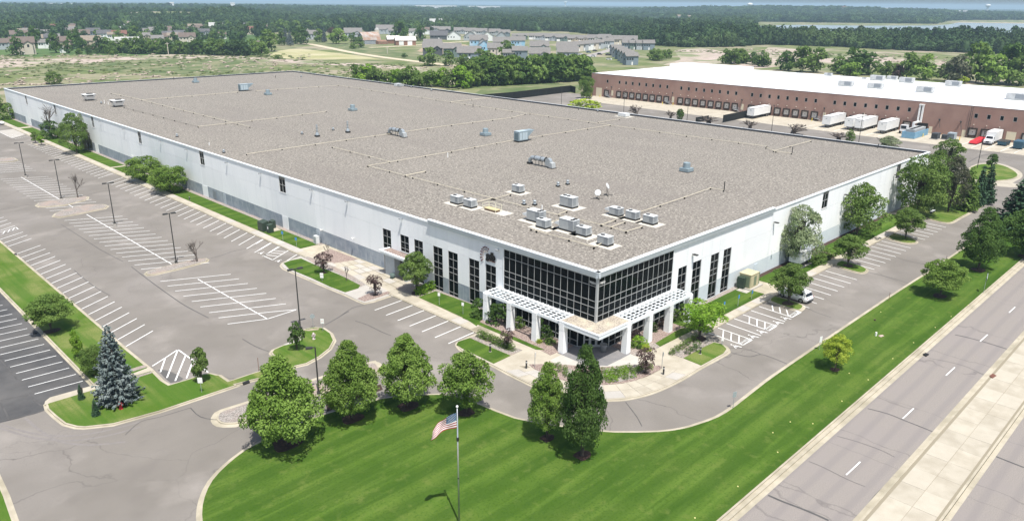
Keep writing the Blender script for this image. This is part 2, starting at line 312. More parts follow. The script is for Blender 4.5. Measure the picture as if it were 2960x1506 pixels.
# gravel islands
kerbed('gravel_island',smooth(GP(TE,[(30,1040),(48,980),(120,930),(400,842),(990,640),(1530,476),(1600,476),(1655,505),(1640,600),(1130,780),(400,1055),(220,1098),(85,1090)]),2),('island_gravel',gravel),.55)
mb=MB(); mb.prism(GP(TE,[(1120,835),(1640,690),(1660,740),(1240,900),(1130,950)]),-.02,.02); struct('mulch_apron',mb,mulch)
for pts in (GP(TF,[(1430,665),(1460,640),(1560,610),(1960,512),(2060,505),(2090,522),(2075,545),(1830,612),(1540,680),(1460,684)]),
            GP(TG,[(345,1260),(375,1238),(480,1215),(850,1165),(893,1172),(880,1200),(800,1225),(650,1260),(480,1276),(380,1277)]),
            GP(TF,[(512,95),(540,65),(620,30),(700,5),(880,-28),(1040,-30),(1092,-12),(1060,15),(830,62),(600,107)]),
            GP(TG,[(-150,805),(-40,785),(60,778),(150,785),(188,808),(140,822),(0,832),(-120,840)]),
            GP(TLf,[(480,512),(560,500),(700,515),(757,535),(740,548),(612,562),(560,545)])):
    kerbed('gravel_island',pts,('island_gravel',gravel),.28)
# grass tree islands of the right-hand stalls
for pts in (GP(TH,[(85,1085),(380,1190),(490,1218),(560,1212),(602,1170),(570,1130),(430,1078),(200,1015),(150,1012)]),
            GP(TH,[(980,598),(1270,697),(1400,712),(1455,678),(1440,645),(1340,600),(1120,540),(1060,535)]),
            GP(TH,[(1690,228),(1900,297),(2060,312),(2130,290),(2100,255),(1990,215),(1800,165),(1760,170)])):
    kerbed('grass_island',smooth(pts,2),('island_grass',lot_grass),.25)
kerbed('lawn_kerb',GP(TV,[(-30,1130),(0,1192),(25,1245),(52,1320),(70,1400),(-60,1400)]),('lawn',lot_grass),.3)
# curved tyre marks swept on the drive
mb=MB(); tm=M('tyre_mark',(.19,.175,.163),(.22,.2,.188),2.,3)
for kk,pts in enumerate(([(0,1120),(300,1210),(650,1240),(1000,1200),(1400,1100)],[(0,1160),(320,1255),(700,1285),(1060,1240),(1400,1150)],[(250,1060),(420,1200),(620,1300),(900,1330),(1250,1300)])): mb.ribbon(smooth(GP(TD,pts),5,False),.28,.006+.0004*kk)
struct('tyre_marks',mb,tm)
# far turning circle
kerbed('grass_island',smooth(GP(TJ,[(1990,1070),(2030,1040),(2120,1018),(2300,1020),(2420,1060),(2500,1110),(2505,1150),(2400,1182),(2210,1190),(2080,1180),(1980,1120)]),2),('island_grass',lot_grass),.4)
mb=MB(); mb.sheet(smooth(GP(TJ,[(1990,1075),(2100,1010),(2300,1008),(2460,1060),(2535,1110),(2525,1160),(2440,1205),(2553,1230),(2440,1250),(2200,1225),(2050,1180)]),2),.005); struct('concrete_gutter',mb,concrete)
# lawn with evergreens right of the building
mb=MB(); e=GP(TP,[(1460,750),(1600,800),(1720,830),(1810,835),(1880,800),(2060,700),(2240,600),(2280,585),(2250,560),(2000,640),(1600,700)])
far_lawn=[(92.3,-4.8),(91.3,-7.7),(90.8,-9.8),(91.8,-11.1),(95.2,-11.25),(105.4,-11.4),(116.6,-11.6),(118.6,-11.7),(120.6,-10.9),(121.8,-10.2),(126.8,-7.3),(130,-2.7),(133,6),(130,13),(118,14),(113,8),(112,-.5),(93,-.5)]
kerbed('lawn_kerb',smooth(far_lawn,2),('lawn',lot_grass),.3,.131,.158)
# ---------------------------------------------------------------- building aprons: walk, lawn strip, rock strip
BY,BX=259.6,109.4
mb=MB(); mb.prism([(-5.88,9),(0,9),(0,BY),(-5.88,BY)],-.02,.12); mb.prism([(9,-5.88),(92,-5.88),(92,0),(9,0)],-.02,.12)
corner=GP(TA,[(670,265),(480,345),(300,425),(243,462),(228,505),(262,560),(340,635),(500,705),(900,900),(1200,1060),(1500,1210),(1660,1285)])+[G(1600,1140),G(1680,1158),G(1760,1161)]+GP(TB,[(900,1223),(1150,1170),(1320,1115),(1500,1040),(1750,915),(2000,760),(2390,548),(2428,490),(2390,430),(2290,380),(2130,338)])
corner=smooth(corner,2,False)+[(14,-5.88),(14,0),(0,0),(0,14),(-5.88,14)]
mb2=MB(); mb2.prism(offset(corner,-.3),0,.115); struct('plaza',mb2,concrete)
mb3=MB(); mb3.prism(corner,-.02,.03); struct('plaza_gutter',mb3,kerb_mat)
ent=GP(TC,[(480,690),(380,715),(300,740),(250,765),(234,792),(262,825),(400,885),(560,955),(880,1088),(1010,1150),(1075,1174),(1180,1152),(1385,1085)])
ent2=ent+[(-5.7,ent[-1][1]),(-5.7,ent[0][1])]
mb4=MB(); mb4.prism(ent2,-.02,.03); struct('entry_gutter',mb4,kerb_mat)
mb5=MB(); mb5.prism(offset(ent2,-.3),.03,.115); struct('entry_plaza',mb5,concrete_grey)
struct('building_apron',mb,kerb_mat)
# separate walk slabs
walk=struct('sidewalk',MB().box(-5.7,-4.2,13,BY,.1,.122),joint_mat)
s1=[MB().box(-.71,.71,-.98,.98,0,.03).mesh('slab',c) for c in (concrete,concrete,concrete,concrete_grey)]
for i in range(122): link('slab',random.choice(s1),walk,(-4.95,16+i*2.0,.12))
walk2=struct('sidewalk',MB().box(13,92,-5.75,-4.5,.1,.122),joint_mat)
s2=[MB().box(-.98,.98,-.6,.6,0,.03).mesh('slab',c) for c in (concrete,concrete,concrete,concrete_grey)]
for i in range(38): link('slab',random.choice(s2),walk2,(15+i*2.0,-5.15,.12))
def patch(name,pts,mt,z=.15): return struct(name,MB().prism(pts,.06,z),mt)
# rock strip + lawn strip, left side
patch('rock_strip',[(-.9,58),(-.02,58),(-.02,BY-1),(-.9,BY-1)],gravel)
for a,b in ((58.5,146),(147.5,205),(208,228),(231,257)): patch('lawn',[(-4.15,a),(-.92,a),(-.92,b),(-4.15,b)],grass,.16)
patch('lawn',GP(TC,[(1620,1110),(1790,1050),(2180,1190),(2290,1280),(2200,1400),(2100,1330)]),grass,.16)
patch('rock_strip',GP(TC,[(1790,1050),(1780,1020),(2280,1200),(2420,1340),(2290,1280),(2180,1192)]),gravel,.152)
patch('rock_bed',GP(TC,[(1390,1020),(1490,980),(1560,965),(1700,1000),(1790,1045),(1640,1090),(1610,1108)]),gravel,.155)
patch('rock_bed',GP(TC,[(600,685),(740,628),(1010,728),(830,788),(760,765),(640,740)]),red_gravel,.15)
patch('rock_bed',GP(TC,[(475,712),(520,705),(640,750),(770,800),(1110,975),(1040,1005),(820,870),(620,790)]),gravel,.15)
patch('lawn',GP(TC,[(275,770),(350,742),(450,724),(620,800),(830,885),(1042,992),(1020,1020),(890,1060),(740,1005),(560,920),(330,825)]),grass,.16)
patch('rock_bed',GP(TC,[(1010,1125),(1120,1075),(1270,1035),(1345,1065),(1250,1100),(1085,1152)]),red_gravel,.15)
slb=struct('entry_walk',MB().prism(GP(TC,[(770,770),(1030,732),(1340,868),(1560,962),(1380,1022),(1250,1075),(1120,985)]),.06,.135),joint_mat)
c0=GP(TC,[(765,772),(1030,732),(1570,966),(1240,1078)]); 
for i in range(7):
    for j in range(4):
        def bl(s,t): return tuple((1-s)*((1-t)*np.array(c0[0])+t*np.array(c0[1]))+s*((1-t)*np.array(c0[3])+t*np.array(c0[2])))
        e=.012; q=[bl(i/7+e/2,j/4+e),bl((i+1)/7-e/2,j/4+e),bl((i+1)/7-e/2,(j+1)/4-e),bl(i/7+e/2,(j+1)/4-e)]
        obj('slab',MB().prism(q,.12,.152),random.choice((concrete,concrete,concrete_grey)),slb)
slb2=struct('entry_walk',MB().prism(GP(TC,[(880,1075),(1110,1000),(1260,1050),(1010,1125)]),.06,.14),concrete_grey)
# right side strips
patch('rock_strip',[(15.5,-.7),(32,-.7),(32,-.02),(15.5,-.02)],gravel); patch('rock_strip',[(36.5,-.75),(90,-.75),(90,-.02),(36.5,-.02)],mulch)
for a,b in ((14.,32.),(36.5,54.),(57,90)): patch('lawn',[(a,-4.45),(b,-4.45),(b,-.78),(a,-.78)],grass,.16)
patch('rock_bed',[(54.2,-4.3),(56.8,-4.3),(56.8,-.1),(54.2,-.1)],mulch,.15)
# beds of the corner plaza
patch('lawn',smooth(GP(TA,[(258,505),(285,455),(500,385),(900,560),(1262,712),(1100,790),(945,862),(640,710),(360,580)]),1),grass,.16)
patch('rock_bed',GP(TA,[(500,380),(660,325),(900,405),(1480,610),(1275,705)]),gravel,.15)
patch('lawn',[(-4.12,5.4),(-3.45,4.6),(-3.45,18.4),(-4.12,18.4)],grass,.157)
patch('rock_bed',[(-3.4,4.2),(-2.9,3.),(-.1,3.),(-.1,19),(-3.4,19)],red_gravel,.15)
patch('rock_bed',GP(TA,[(1565,480),(1700,470),(2150,645),(2000,705)]),red_gravel,.152)
patch('lawn',GP(TB,[(1310,385),(1640,190),(1700,160),(1900,170),(1830,210),(1380,435)]),grass,.16)
patch('rock_bed',[(3.,-.1),(3.,-3.),(4.4,-3.5),(15,-3.4),(15,-.1)],red_gravel,.15)
patch('rock_bed',GP(TB,[(915,430),(1130,350),(1300,385),(1375,440),(1265,500),(1050,585),(915,530)]),gravel,.152)
patch('lawn',smooth(GP(TB,[(1730,610),(1980,470),(2180,375),(2300,400),(2368,470),(2320,535),(1990,715)]),1),lot_grass,.16)
patch('rock_bed',GP(TB,[(1490,528),(1700,400),(1900,290),(2050,300),(2170,372),(1980,468),(1725,605)]),gravel,.15)
bedlow=[(1528,1056),(1544,1069),(1564,1077),(1600,1093),(1650,1108),(1700,1114),(1741,1115),(1795,1111),(1834,1103),(1873,1089),(1905,1072),(1914,1062)]
bedtop=[(1905,1060),(1863,1058),(1815,1059),(1776,1062),(1737,1064),(1690,1062),(1640,1058),(1590,1055)]
patch('round_bed',[G(*p) for p in bedlow+bedtop],red_gravel,.15)
mb=MB(); mb.prism(GP(TB,[(480,768),(700,745),(900,720),(1100,725),(1040,760),(1020,900),(800,960),(520,960)]),.1,.158); mb.prism(GP(TB,[(-60,765),(60,770),(120,960),(0,930)]),.1,.158); struct('bed_gravel',mb,gravel)
# entrance paving in front of the corner doors, grey granite
mb=MB(); mb.prism(GP(TB,[(0,520),(100,560),(160,640),(410,635),(745,470),(800,530),(920,530),(1060,600),(1090,700),(900,712),(500,738),(0,705),(-180,690),(-260,640),(-100,560)]),.1,.128); struct('entrance_paving',mb,M('pale_paving',(.47,.45,.41),(.42,.40,.36),.8,5,.8))
mb=MB(); mb.prism([(-3.0,3.0),(-3.0,-1.4),(-1.4,-3.0),(3.0,-3.0),(3.0,-.1),(-.1,3.0)],.1,.134); struct('dark_paving',mb,M('dark_paving',(.17,.17,.175),(.22,.21,.21),1.2,5,.7))
# arc walk slabs round the bed
arc=struct('arc_walk',MB().sheet([G(1525,1060),G(1500,1060),G(1700,1150),G(1900,1110),G(1950,1080),G(1915,1065),G(1834,1107),G(1700,1119),G(1600,1098)],.118),joint_mat)
inn=smooth([G(*p) for p in bedlow],3,False); cen=np.array(G(1720,1040))
out=[]
cor=[np.array(p) for p in offset(corner,-.42)]
def raycast(c,d,poly):
    best=None
    for a,b in zip(poly,poly[1:]+poly[:1]):
        e=b-a; den=d[0]*e[1]-d[1]*e[0]
        if abs(den)<1e-9: continue
        t=((a-c)[0]*e[1]-(a-c)[1]*e[0])/den; s=((a-c)[0]*d[1]-(a-c)[1]*d[0])/den
        if t>0 and 0<=s<=1 and (best is None or t>best): best=t
    return best
rim=[]
for p in inn[2:-1:2]:
    p=np.array(p); d=(p-cen)/np.linalg.norm(p-cen); t=raycast(cen,d,cor)
    if t: rim.append((p+d*.08,cen+d*t))
for (a0,b0),(a1,b1) in zip(rim[:-1],rim[1:]):
    for j in range(2):
        f0,f1=j/2+.006,(j+1)/2-.006; g=.012
        q=[a0+(b0-a0)*f0,a0+(b0-a0)*f1,a1+(b1-a1)*f1,a1+(b1-a1)*f0]; m0=q[0]*(1-g)+q[3]*g; m3=q[3]*(1-g)+q[0]*g; m1=q[1]*(1-g)+q[2]*g; m2=q[2]*(1-g)+q[1]*g
        obj('slab',MB().prism([tuple(m0),tuple(m1),tuple(m2),tuple(m3)],.115,.15),random.choice((concrete,concrete,concrete_grey)),arc)
# ---------------------------------------------------------------- painted markings
def lines(name,segs,w=.135,z=.0165):
    mb=MB()
    for s in segs: mb.ribbon(s,w,z)
    return struct(name,mb,paint)
L=[]
y=110.1+2.75*0
L=[[(-5.95,yy),(-10.35,yy-3.05)] for yy in [62.4+2.75*i for i in range(0,27)]]+[[(-5.95,yy),(-10.3,yy-3.3)] for yy in [140.2+2.75*i for i in range(0,27)] if not 198<yy<209]
lines('stall_lines',L)
L=GP(TM,[(760,990),(258,1172),(955,1072),(445,1266),(1155,1157),(700,1325),(1360,1248),(1100,1340)]); a=L
st=[[a[i],a[i+1]] for i in (0,2)]; d=np.array(a[2])-np.array(a[0])
st=[[tuple(np.array(a[0])+d*k),tuple(np.array(a[1])+d*k)] for k in range(7)]
lines('stall_lines',st)
# centre double rows, slanted
def row(y0,y1,xl=-26.5,xm=-22.3,xr=-17.8,sl=-4.1,step=2.70):
    L=[];n=int(round((y0-y1)/step))
    for i in range(n+1):
        yy=y0-i*(y0-y1)/n; L.append([(xl,yy),(xr,yy+sl)])
    return L
ra=row(103.6,66.3); rb=row(59.0,42.8,step=2.68); rc=row(150.6,113.0)
lines('stall_lines',ra+[[(-22.25,105.4),(-22.25,65.5)]]); 
far=[[(-26.8,y0),(-18,y0-4.)] for y0 in [160+2.7*i for i in range(9)]]
lines('stall_lines',rc+[[(-22.5,150),(-22.4,112)]]+far)
tip=GP(TC,[(0,1265),(405,1220),(70,1330)])
end=GP(TE,[(190,120),(567,72),(805,0),(440,0)]); 
lines('stall_lines',rb+[[(-22.2,56.2),end[1]],[end[0],end[1]],[end[1],G(*TO(430,735))],[G(*TO(430,735)),G(*TO(0,775))],[G(*TE(105,62)),G(*TO(0,775))]])
lines('stall_lines',[[(-37.95,yy),(-33.95,yy+2.4)] for yy in [98.1+2.66*5-2.66*i for i in range(28)] if 38<yy and not 89.3<yy<90.4])
h=GP(TD,[(1520,545),(1650,462),(1775,380),(1920,485),(2075,607),(1600,605),(1660,460),(1665,662),(1770,390),(1748,692),(1850,442),(1860,666),(1925,490)])
lines('hatch_lines',[[h[0],h[1],h[2],h[3],h[4]],[h[5],h[1]],[h[7],h[2]],[h[9],h[10]],[h[11],h[12]]],.16)
lt=GP(TD,[(827,693),(345,823),(757,627),(285,752),(690,563),(218,685),(620,500),(162,618),(557,443),(105,553),(498,383),(50,492),(440,328),(0,432)])
L=[[lt[i],lt[i+1]] for i in range(0,14,2)]; d=(np.array(lt[12])-np.array(lt[0]))/6; v=np.array(lt[1])-np.array(lt[0])
L=[[tuple(np.array(lt[0])+d*k),tuple(np.array(lt[0])+d*k+v)] for k in range(-0,22)]
lines('stall_lines',L,.11,.018)
# right-hand stalls
xs=[27.9+2.262*i for i in range(1,10)]+[52.7+2.24*i for i in range(1,9)]+[75.3+2.24*i for i in range(1,7)]
lines('stall_lines',[[(x-.0,-6.1),(x-.55,-11.05)] for x in xs if not (31.2<x<31.5)])
T2=TL_(2000,800,4.6825)
A=GP(T2,[(220,755),(690,925),(350,690),(815,855),(455,625),(935,797),(570,565),(1045,730),(690,512),(1150,665),(800,457),(1262,608),(912,403),(1355,550),(1470,485),(1410,465)])
S=[[A[0],A[1],A[3],A[2]],[A[4],A[5]],[A[6],A[7],A[9],A[8]],[A[10],A[11]],[A[12],A[13],A[14],A[15]]]
H=GP(T2,[(428,720),(418,830),(535,760),(528,865),(640,800),(632,905),(750,835),(640,905), (780,545),(776,635),(882,580),(880,672),(988,618),(985,705),(1088,645),(990,715), (1085,385),(1100,463),(1185,415),(1200,497),(1280,447),(1302,522),(1410,468),(1310,530)])
lines('accessible_stall_lines',S+[[H[i],H[i+1]] for i in range(0,24,2)],.13)
# lettered boxes and wheelchair symbols painted in the bays
def text_mesh(body,size,mat,ext=0.,bold=0.):
    c=D.curves.new('lettering','FONT'); c.body=body; c.size=size; c.extrude=ext; c.offset=bold; c.align_x='CENTER'; c.align_y='CENTER'; c.resolution_u=2
    o=D.objects.new('lettering',c); COL.objects.link(o); dg=bpy.context.evaluated_depsgraph_get(); me=D.meshes.new_from_object(o.evaluated_get(dg)); D.objects.remove(o); D.curves.remove(c)
    me.materials.clear(); me.materials.append(mat); return me
np_txt=text_mesh('NO PARKING',.42,paint)
for (a,b) in (((675,895),(770,850)),((1030,690),(1105,665)),((1345,520),(1430,485))):
    p,q=GP(T2,[a,b]); ang=math.atan2(q[1]-p[1],q[0]-p[0]); o=link('bay_lettering',np_txt,None,((p[0]+q[0])/2,(p[1]+q[1])/2,.0185),ang,kind='structure'); 
bx=[]
for q4 in ([(640,900),(750,838),(790,860),(690,920)],[(990,712),(1090,648),(1125,668),(1040,725)],[(1310,527),(1410,470),(1445,490),(1355,545)]): q=GP(T2,q4); bx.append(q+[q[0]])
lines('accessible_stall_lines',bx,.07)
sy=MB(); n=14
ring=[(.28*math.cos(2*math.pi*i/n)+.05,.28*math.sin(2*math.pi*i/n)-.25) for i in range(-1,9)]
sy.ribbon(ring,.09,0); sy.ribbon([(-.02,.3),(0,-.1),(.28,-.12),(.42,-.45)],.1,.0004); sy.ribbon([(-.02,.1),(.25,.1)],.07,.0008)
sy.sheet([(.09*math.cos(i)-.03,.09*math.sin(i)+.46) for i in np.linspace(0,5.6,9)],.0012); sym=sy.mesh('wheelchair_symbol',paint)
for p in ((585,942),(820,810),(937,747),(1157,622),(1260,563)):
    o=link('wheelchair_symbol',sym,None,(*G(*T2(*p)),.0175),math.radians(-15),kind='structure'); o.scale=(1.25,1.25,1)
for p in (TC(50,660),TC(222,738)):
    o=link('wheelchair_symbol',sym,None,(*G(*p),.0175),math.radians(-80),kind='structure'); o.scale=(1.2,1.2,1)
A=GP(TC,[(75,690),(245,595),(330,632),(165,730),(178,637),(290,648),(150,658),(258,670),(105,680),(215,695),(285,752),(415,672),(90,683),(180,725)])
lines('accessible_stall_lines',[[A[1],A[0],A[3],A[2]],[A[4],A[5]],[A[6],A[7]],[A[8],A[9]],[A[10],A[11]]],.13)
A=GP(TC,[(0,650),(158,560),(0,570),(80,523)]); lines('stall_lines',[[A[0],A[1]],[A[2],A[3]]])
A=GP(TLf,[(0,345),(190,437),(400,380),(150,395),(260,380),(180,420),(320,385)]); lines('accessible_stall_lines',[[A[0],A[1],A[2]],[A[3],A[4]],[A[5],A[6]]],.12)
mb=MB(); mb.sheet(GP(TLf,[(0,318),(230,292),(395,375),(205,437),(0,345)]),.005); struct('asphalt_patch',mb,concrete_grey)
A=GP(TF,[(0,250),(160,198),(180,215),(0,275)]); B=GP(TF,[(25,268),(50,235),(75,252),(100,218),(120,236),(145,204)])
lines('hatch_lines',[[A[0],A[1],A[2],A[3]],[B[0],B[1]],[B[2],B[3]],[B[4],B[5]]],.13)
A=GP(TJ,[(1900,1020),(1970,990)]); lines('stop_line',[[A[0],A[1]]],.3)
# ================================================================ MAIN BUILDING
white_wall=M('painted_wall',(.885,.893,.893),(.855,.865,.865),.16,6,.8,c3=(.80,.815,.825),scale3=.09,bump=.03,bscale=4,rand=.035)
overlay(white_wall,'speckle',(.71,.73,.74),.4,sc=(1,1,.12),scale=.55,detail=5,a=.52,b=.7)
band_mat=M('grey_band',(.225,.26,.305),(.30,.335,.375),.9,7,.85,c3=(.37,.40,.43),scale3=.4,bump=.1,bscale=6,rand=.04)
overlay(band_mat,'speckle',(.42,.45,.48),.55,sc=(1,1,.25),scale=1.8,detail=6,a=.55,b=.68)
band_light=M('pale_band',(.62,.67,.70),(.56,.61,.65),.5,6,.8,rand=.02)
trim=M('white_metal_trim',(.80,.84,.86),rough=.4,spec=.5)
cornice_mat=M('cornice_metal',(.60,.645,.68),(.56,.6,.64),.5,3,.45,spec=.5)
glass=M('dark_glass',(.004,.006,.007),rough=.03,spec=.07)
mull=M('mullion',(.36,.37,.37),rough=.45,metal=.3)
mull_w=M('mullion_light',(.46,.47,.47),rough=.45,metal=.2)
roof_gravel=M('roof_ballast',(.28,.256,.222),(.125,.112,.095),4.5,3,.95,c3=(.215,.195,.168),scale3=.05,bump=.5,bscale=6,fac=(.40,.60))
overlay(roof_gravel,'speckle',(.47,.435,.38),.75,scale=2.9,detail=3,a=.53,b=.66)
overlay(roof_gravel,'speckle',(.085,.076,.068),.65,scale=2.5,detail=4,a=.53,b=.66)
overlay(roof_gravel,'speckle',(.19,.17,.152),.4,sc=(1,.25,1),scale=.09,detail=6,a=.5,b=.68)
ZR=9.35; ZH=9.8; ZC=10.15
B=thing('warehouse','white flat roofed office warehouse with gravel roof and glass corner','building',(0,0,0))
rf=obj('roof',MB().box(.1,BX-.1,.1,BY-.1,ZR-.3,ZR),roof_gravel,B)
def P3(side,s,z,o): # s along the wall, o out of the wall
    return (-o,s,z) if side=='L' else (s,-o,z)
def bx(mb,side,s0,s1,z0,z1,o0,o1):
    return mb.box(-o1,-o0,s0,s1,z0,z1) if side=='L' else mb.box(s0,s1,-o1,-o0,z0,z1)
Wl=[(38.97,41.03,.12,6.53),(34.66,36.69,3.95,6.53),(31.43,33.42,.12,6.53),(27.14,29.15,.12,6.53),(23.95,25.95,.12,6.53),(19.67,21.68,.12,6.53),(16.5,18.46,.12,6.53)]
Hl=[(69.5,71.65),(102.15,104.2),(135.95,137.8),(168.85,170.6),(201.6,203.4),(232.,233.9)]
Wr=[(16.5,18.46,.12,6.53),(19.9,21.95,.12,6.53),(24.35,26.43,.12,6.53),(27.65,29.7,.12,6.53)]
Hr=[(58.3,60.5),(91.2,93.25)]
HZ=(6.7,9.5)
doorL={'door':[]}
def facade(side,length,wins,highs,starts,bandfn,hraise,dark):
    par='L' if side=='L' else 'R'
    cuts={15.12,length}
    for w in wins: cuts|={w[0],w[1]}
    for h in highs: cuts|={h[0],h[1]}
    s=length
    # panel joints
    j=hraise
    cuts.add(j)
    pts=sorted(cuts); allp=[]
    for a,b in zip(pts[:-1],pts[1:]):
        n=max(1,int(round((b-a)/8.2))) ; allp+=[a+(b-a)*i/n for i in range(n)]
    allp.append(length)
    for a,b in zip(allp[:-1],allp[1:]):
        top=ZC-.12 if b<=hraise+.01 else ZH-.1
        w=[q for q in wins if abs(q[0]-a)<.01 and abs(q[1]-b)<.01]; h=[q for q in highs if abs(q[0]-a)<.01]
        g=.012; z=-.05; hol=[]
        if w: hol.append((w[0][2],w[0][3]))
        if h: hol.append(HZ)
        bh=bandfn(a,b); zs=[-.05]
        for lo,hi in hol+[(top,top)]:
            z0=zs[-1]
            if lo-z0>.02:
                if bh and z0<bh:
                    if lo>bh:
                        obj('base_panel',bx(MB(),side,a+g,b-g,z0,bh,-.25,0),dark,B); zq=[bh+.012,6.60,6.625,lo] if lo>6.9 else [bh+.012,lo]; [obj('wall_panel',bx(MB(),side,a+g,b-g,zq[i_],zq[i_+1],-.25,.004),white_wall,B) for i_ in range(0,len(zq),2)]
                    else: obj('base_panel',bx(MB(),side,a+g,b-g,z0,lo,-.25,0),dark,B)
                elif z0<6.4 and lo>6.9: obj('wall_panel',bx(MB(),side,a+g,b-g,z0,6.60,-.25,.004),white_wall,B); obj('wall_panel',bx(MB(),side,a+g,b-g,6.625,lo,-.25,.004),white_wall,B)
                else: obj('wall_panel',bx(MB(),side,a+g,b-g,z0,lo,-.25,0),white_wall,B)
            zs.append(hi)
def window(side,s0,s1,z0,z1,rows,ncol=2,mt=mull,name='window',mw=.042,dep=.12):
    f=MB(); 
    for i in range(ncol+1):
        s=s0+(s1-s0)*i/ncol; a=s if i==0 else s-mw/2; b=s+mw if i==0 else s+mw/2
        if i==ncol: a,b=s-mw,s
        bx(f,side,a,b,z0,z1,-dep-.02,-dep+.075)
    for z in [z0+mw/2]+rows+[z1-mw/2]: bx(f,side,s0+.001,s1-.001,z-mw/2,z+mw/2,-dep-.018,-dep+.07)
    bx(f,side,s0-.03,s1+.03,z0-.07,z0-.004,-dep,.055)
    fo=obj(name,f,mt,B)
    zz=[z0]+rows+[z1]
    for i in range(ncol):
        for k in range(len(zz)-1):
            a=s0+(s1-s0)*i/ncol; b=s0+(s1-s0)*(i+1)/ncol
            m=MB(); t=random.uniform(-.004,.004); t2=random.uniform(-.003,.003)
            o=-dep-.005
            q=[P3(side,a,zz[k],o+t),P3(side,b,zz[k],o-t),P3(side,b,zz[k+1],o-t+t2),P3(side,a,zz[k+1],o+t+t2)]
            m.add(q if side=='R' else q[::-1],[(0,1,2,3)])
            obj('pane',m,glass,fo)
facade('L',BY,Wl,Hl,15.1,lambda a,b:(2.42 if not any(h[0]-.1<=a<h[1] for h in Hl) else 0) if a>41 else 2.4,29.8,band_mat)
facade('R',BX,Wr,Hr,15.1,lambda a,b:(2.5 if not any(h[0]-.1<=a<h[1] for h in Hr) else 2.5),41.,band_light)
for i,w in enumerate(Wl): window('L',*w,[z for z in (.62,2.33,3.48,4.25,5.41) if z>w[2]+.3] if i!=1 else [5.41,4.5])
for w in Wr: window('R',*w,[.62,2.33,3.48,4.25,5.41])
for h in Hl: window('L',*h,*HZ,[8.05],mt=mull_w)
for h in Hr: window('R',*h,*HZ,[8.05],mt=mull_w)
# back and far walls
obj('wall',MB().box(BX-.25,BX,.26,BY-.26,-.05,ZH-.1),white_wall,B); obj('wall',MB().box(.26,BX-.26,BY-.25,BY,-.05,ZH-.1),white_wall,B)
# curtain wall of the corner: mullion grid + panes, and the storefront below the canopy
for side in 'LR':
    n=14; rows=[4.70,5.71,6.50,8.30]; z0,z1=3.95,9.33
    f=MB()
    for i in range(n+1):
        s=.14+(15.08-.14)*i/n; bx(f,side,s-.02,s+.02,z0,z1,-.02,.05)
    for z in [z0+.04]+rows+[z1-.04]: bx(f,side,.14,15.08,z-.022,z+.022,-.018,.045)
    cw=obj('curtain_wall',f,mull_w,B); zz=[z0]+rows+[z1]
    for i in range(n):
        for k in range(5):
            a=.14+(14.94)*i/n; b=.14+14.94*(i+1)/n; t=random.uniform(-.004,.004); t2=random.uniform(-.004,.004); m=MB(); o=0
            q=[P3(side,a,zz[k],o+t),P3(side,b,zz[k],o-t),P3(side,b,zz[k+1],o-t+t2),P3(side,a,zz[k+1],o+t+t2)]
            m.add(q if side=='R' else q[::-1],[(0,1,2,3)]); obj('pane',m,glass,cw)
    # ground floor storefront (stops short of the chamfered door corner)
    f=MB(); n2=11
    for i in range(n2+1):
        s=2.6+(15.08-2.6)*i/n2; bx(f,side,s-.035,s+.035,.12,3.8,-.02,.08)
    for z in (.16,.85,3.76): bx(f,side,2.6,15.08,z-.04,z+.04,-.018,.072)
    sf=obj('storefront',f,mull,B)
    for i in range(n2):
        for za,zb in ((.16,.85),(.85,3.76)):
            a=2.6+12.48*i/n2;b=2.6+12.48*(i+1)/n2; t=random.uniform(-.004,.004); q=[P3(side,a,za,t),P3(side,b,za,-t),P3(side,b,zb,-t),P3(side,a,zb,t)]
            obj('pane',MB().add(q if side=='R' else q[::-1],[(0,1,2,3)]),glass,sf)
    # spandrel under the canopy and parapet
    obj('spandrel',bx(MB(),side,.3,15.1,3.78,3.95,-.2,.03),trim,B); obj('spandrel',bx(MB(),side,.02,15.12,9.33,9.5,-.2,.03),trim,B)
    obj('wall_return',bx(MB(),side,15.0,15.12,.0,9.33,-.3,.085),white_wall,B)
obj('corner_post',MB().box(-.12,.14,-.12,.14,3.95,9.33),mull_w,B)
# entrance doors set diagonally across the corner
a=np.array((0,2.6));b=np.array((2.6,0)); d=(b-a); L_=np.linalg.norm(d); d/=L_; nn=np.array((-d[1],d[0]))*-1; nn=nn if nn@np.array((-1,-1))>0 else -nn
def diag(mb,s0,s1,z0,z1,o0,o1):
    q=[a+d*s0+nn*o0,a+d*s1+nn*o0,a+d*s1+nn*o1,a+d*s0+nn*o1]
    if area([tuple(x) for x in q])<0: q=q[::-1]
    return mb.hexa([(*x,z0) for x in q]+[(*x,z1) for x in q])
f=MB()
for s in np.linspace(0,L_,6): diag(f,s-.05,s+.05,.12,3.8,-.02,.065)
for z in (.16,2.45,3.7): diag(f,0,L_,z-.05,z+.05,-.018,.055)
dfm=obj('door_frame',f,mull_w,B)
for i in range(5):
    s0=L_*i/5+.05; s1=L_*(i+1)/5-.05
    if i in (2,3,1):
        f=MB(); diag(f,s0,s0+.09,.14,2.4,.0,.055); diag(f,s1-.09,s1,.14,2.4,.0,.055); diag(f,s0+.09,s1-.09,.14,.4,.0,.048); diag(f,s0+.09,s1-.09,1.0,1.1,.0,.048); diag(f,s0+.09,s1-.09,2.28,2.4,.0,.048)
        dd=obj('door',f,mull_w,B); m=MB(); diag(m,s0+.09,s1-.09,.4,2.28,.01,.02); obj('pane',m,glass,dd)
        if i==2: obj('notice',diag(MB(),s0+.2,s1-.15,1.3,1.9,.022,.03),paint,dd)
    else: obj('pane',diag(MB(),s0,s1,.2,2.4,.0,.02),glass,dfm)
    obj('pane',diag(MB(),s0,s1,2.5,3.65,.0,.02),glass,dfm)
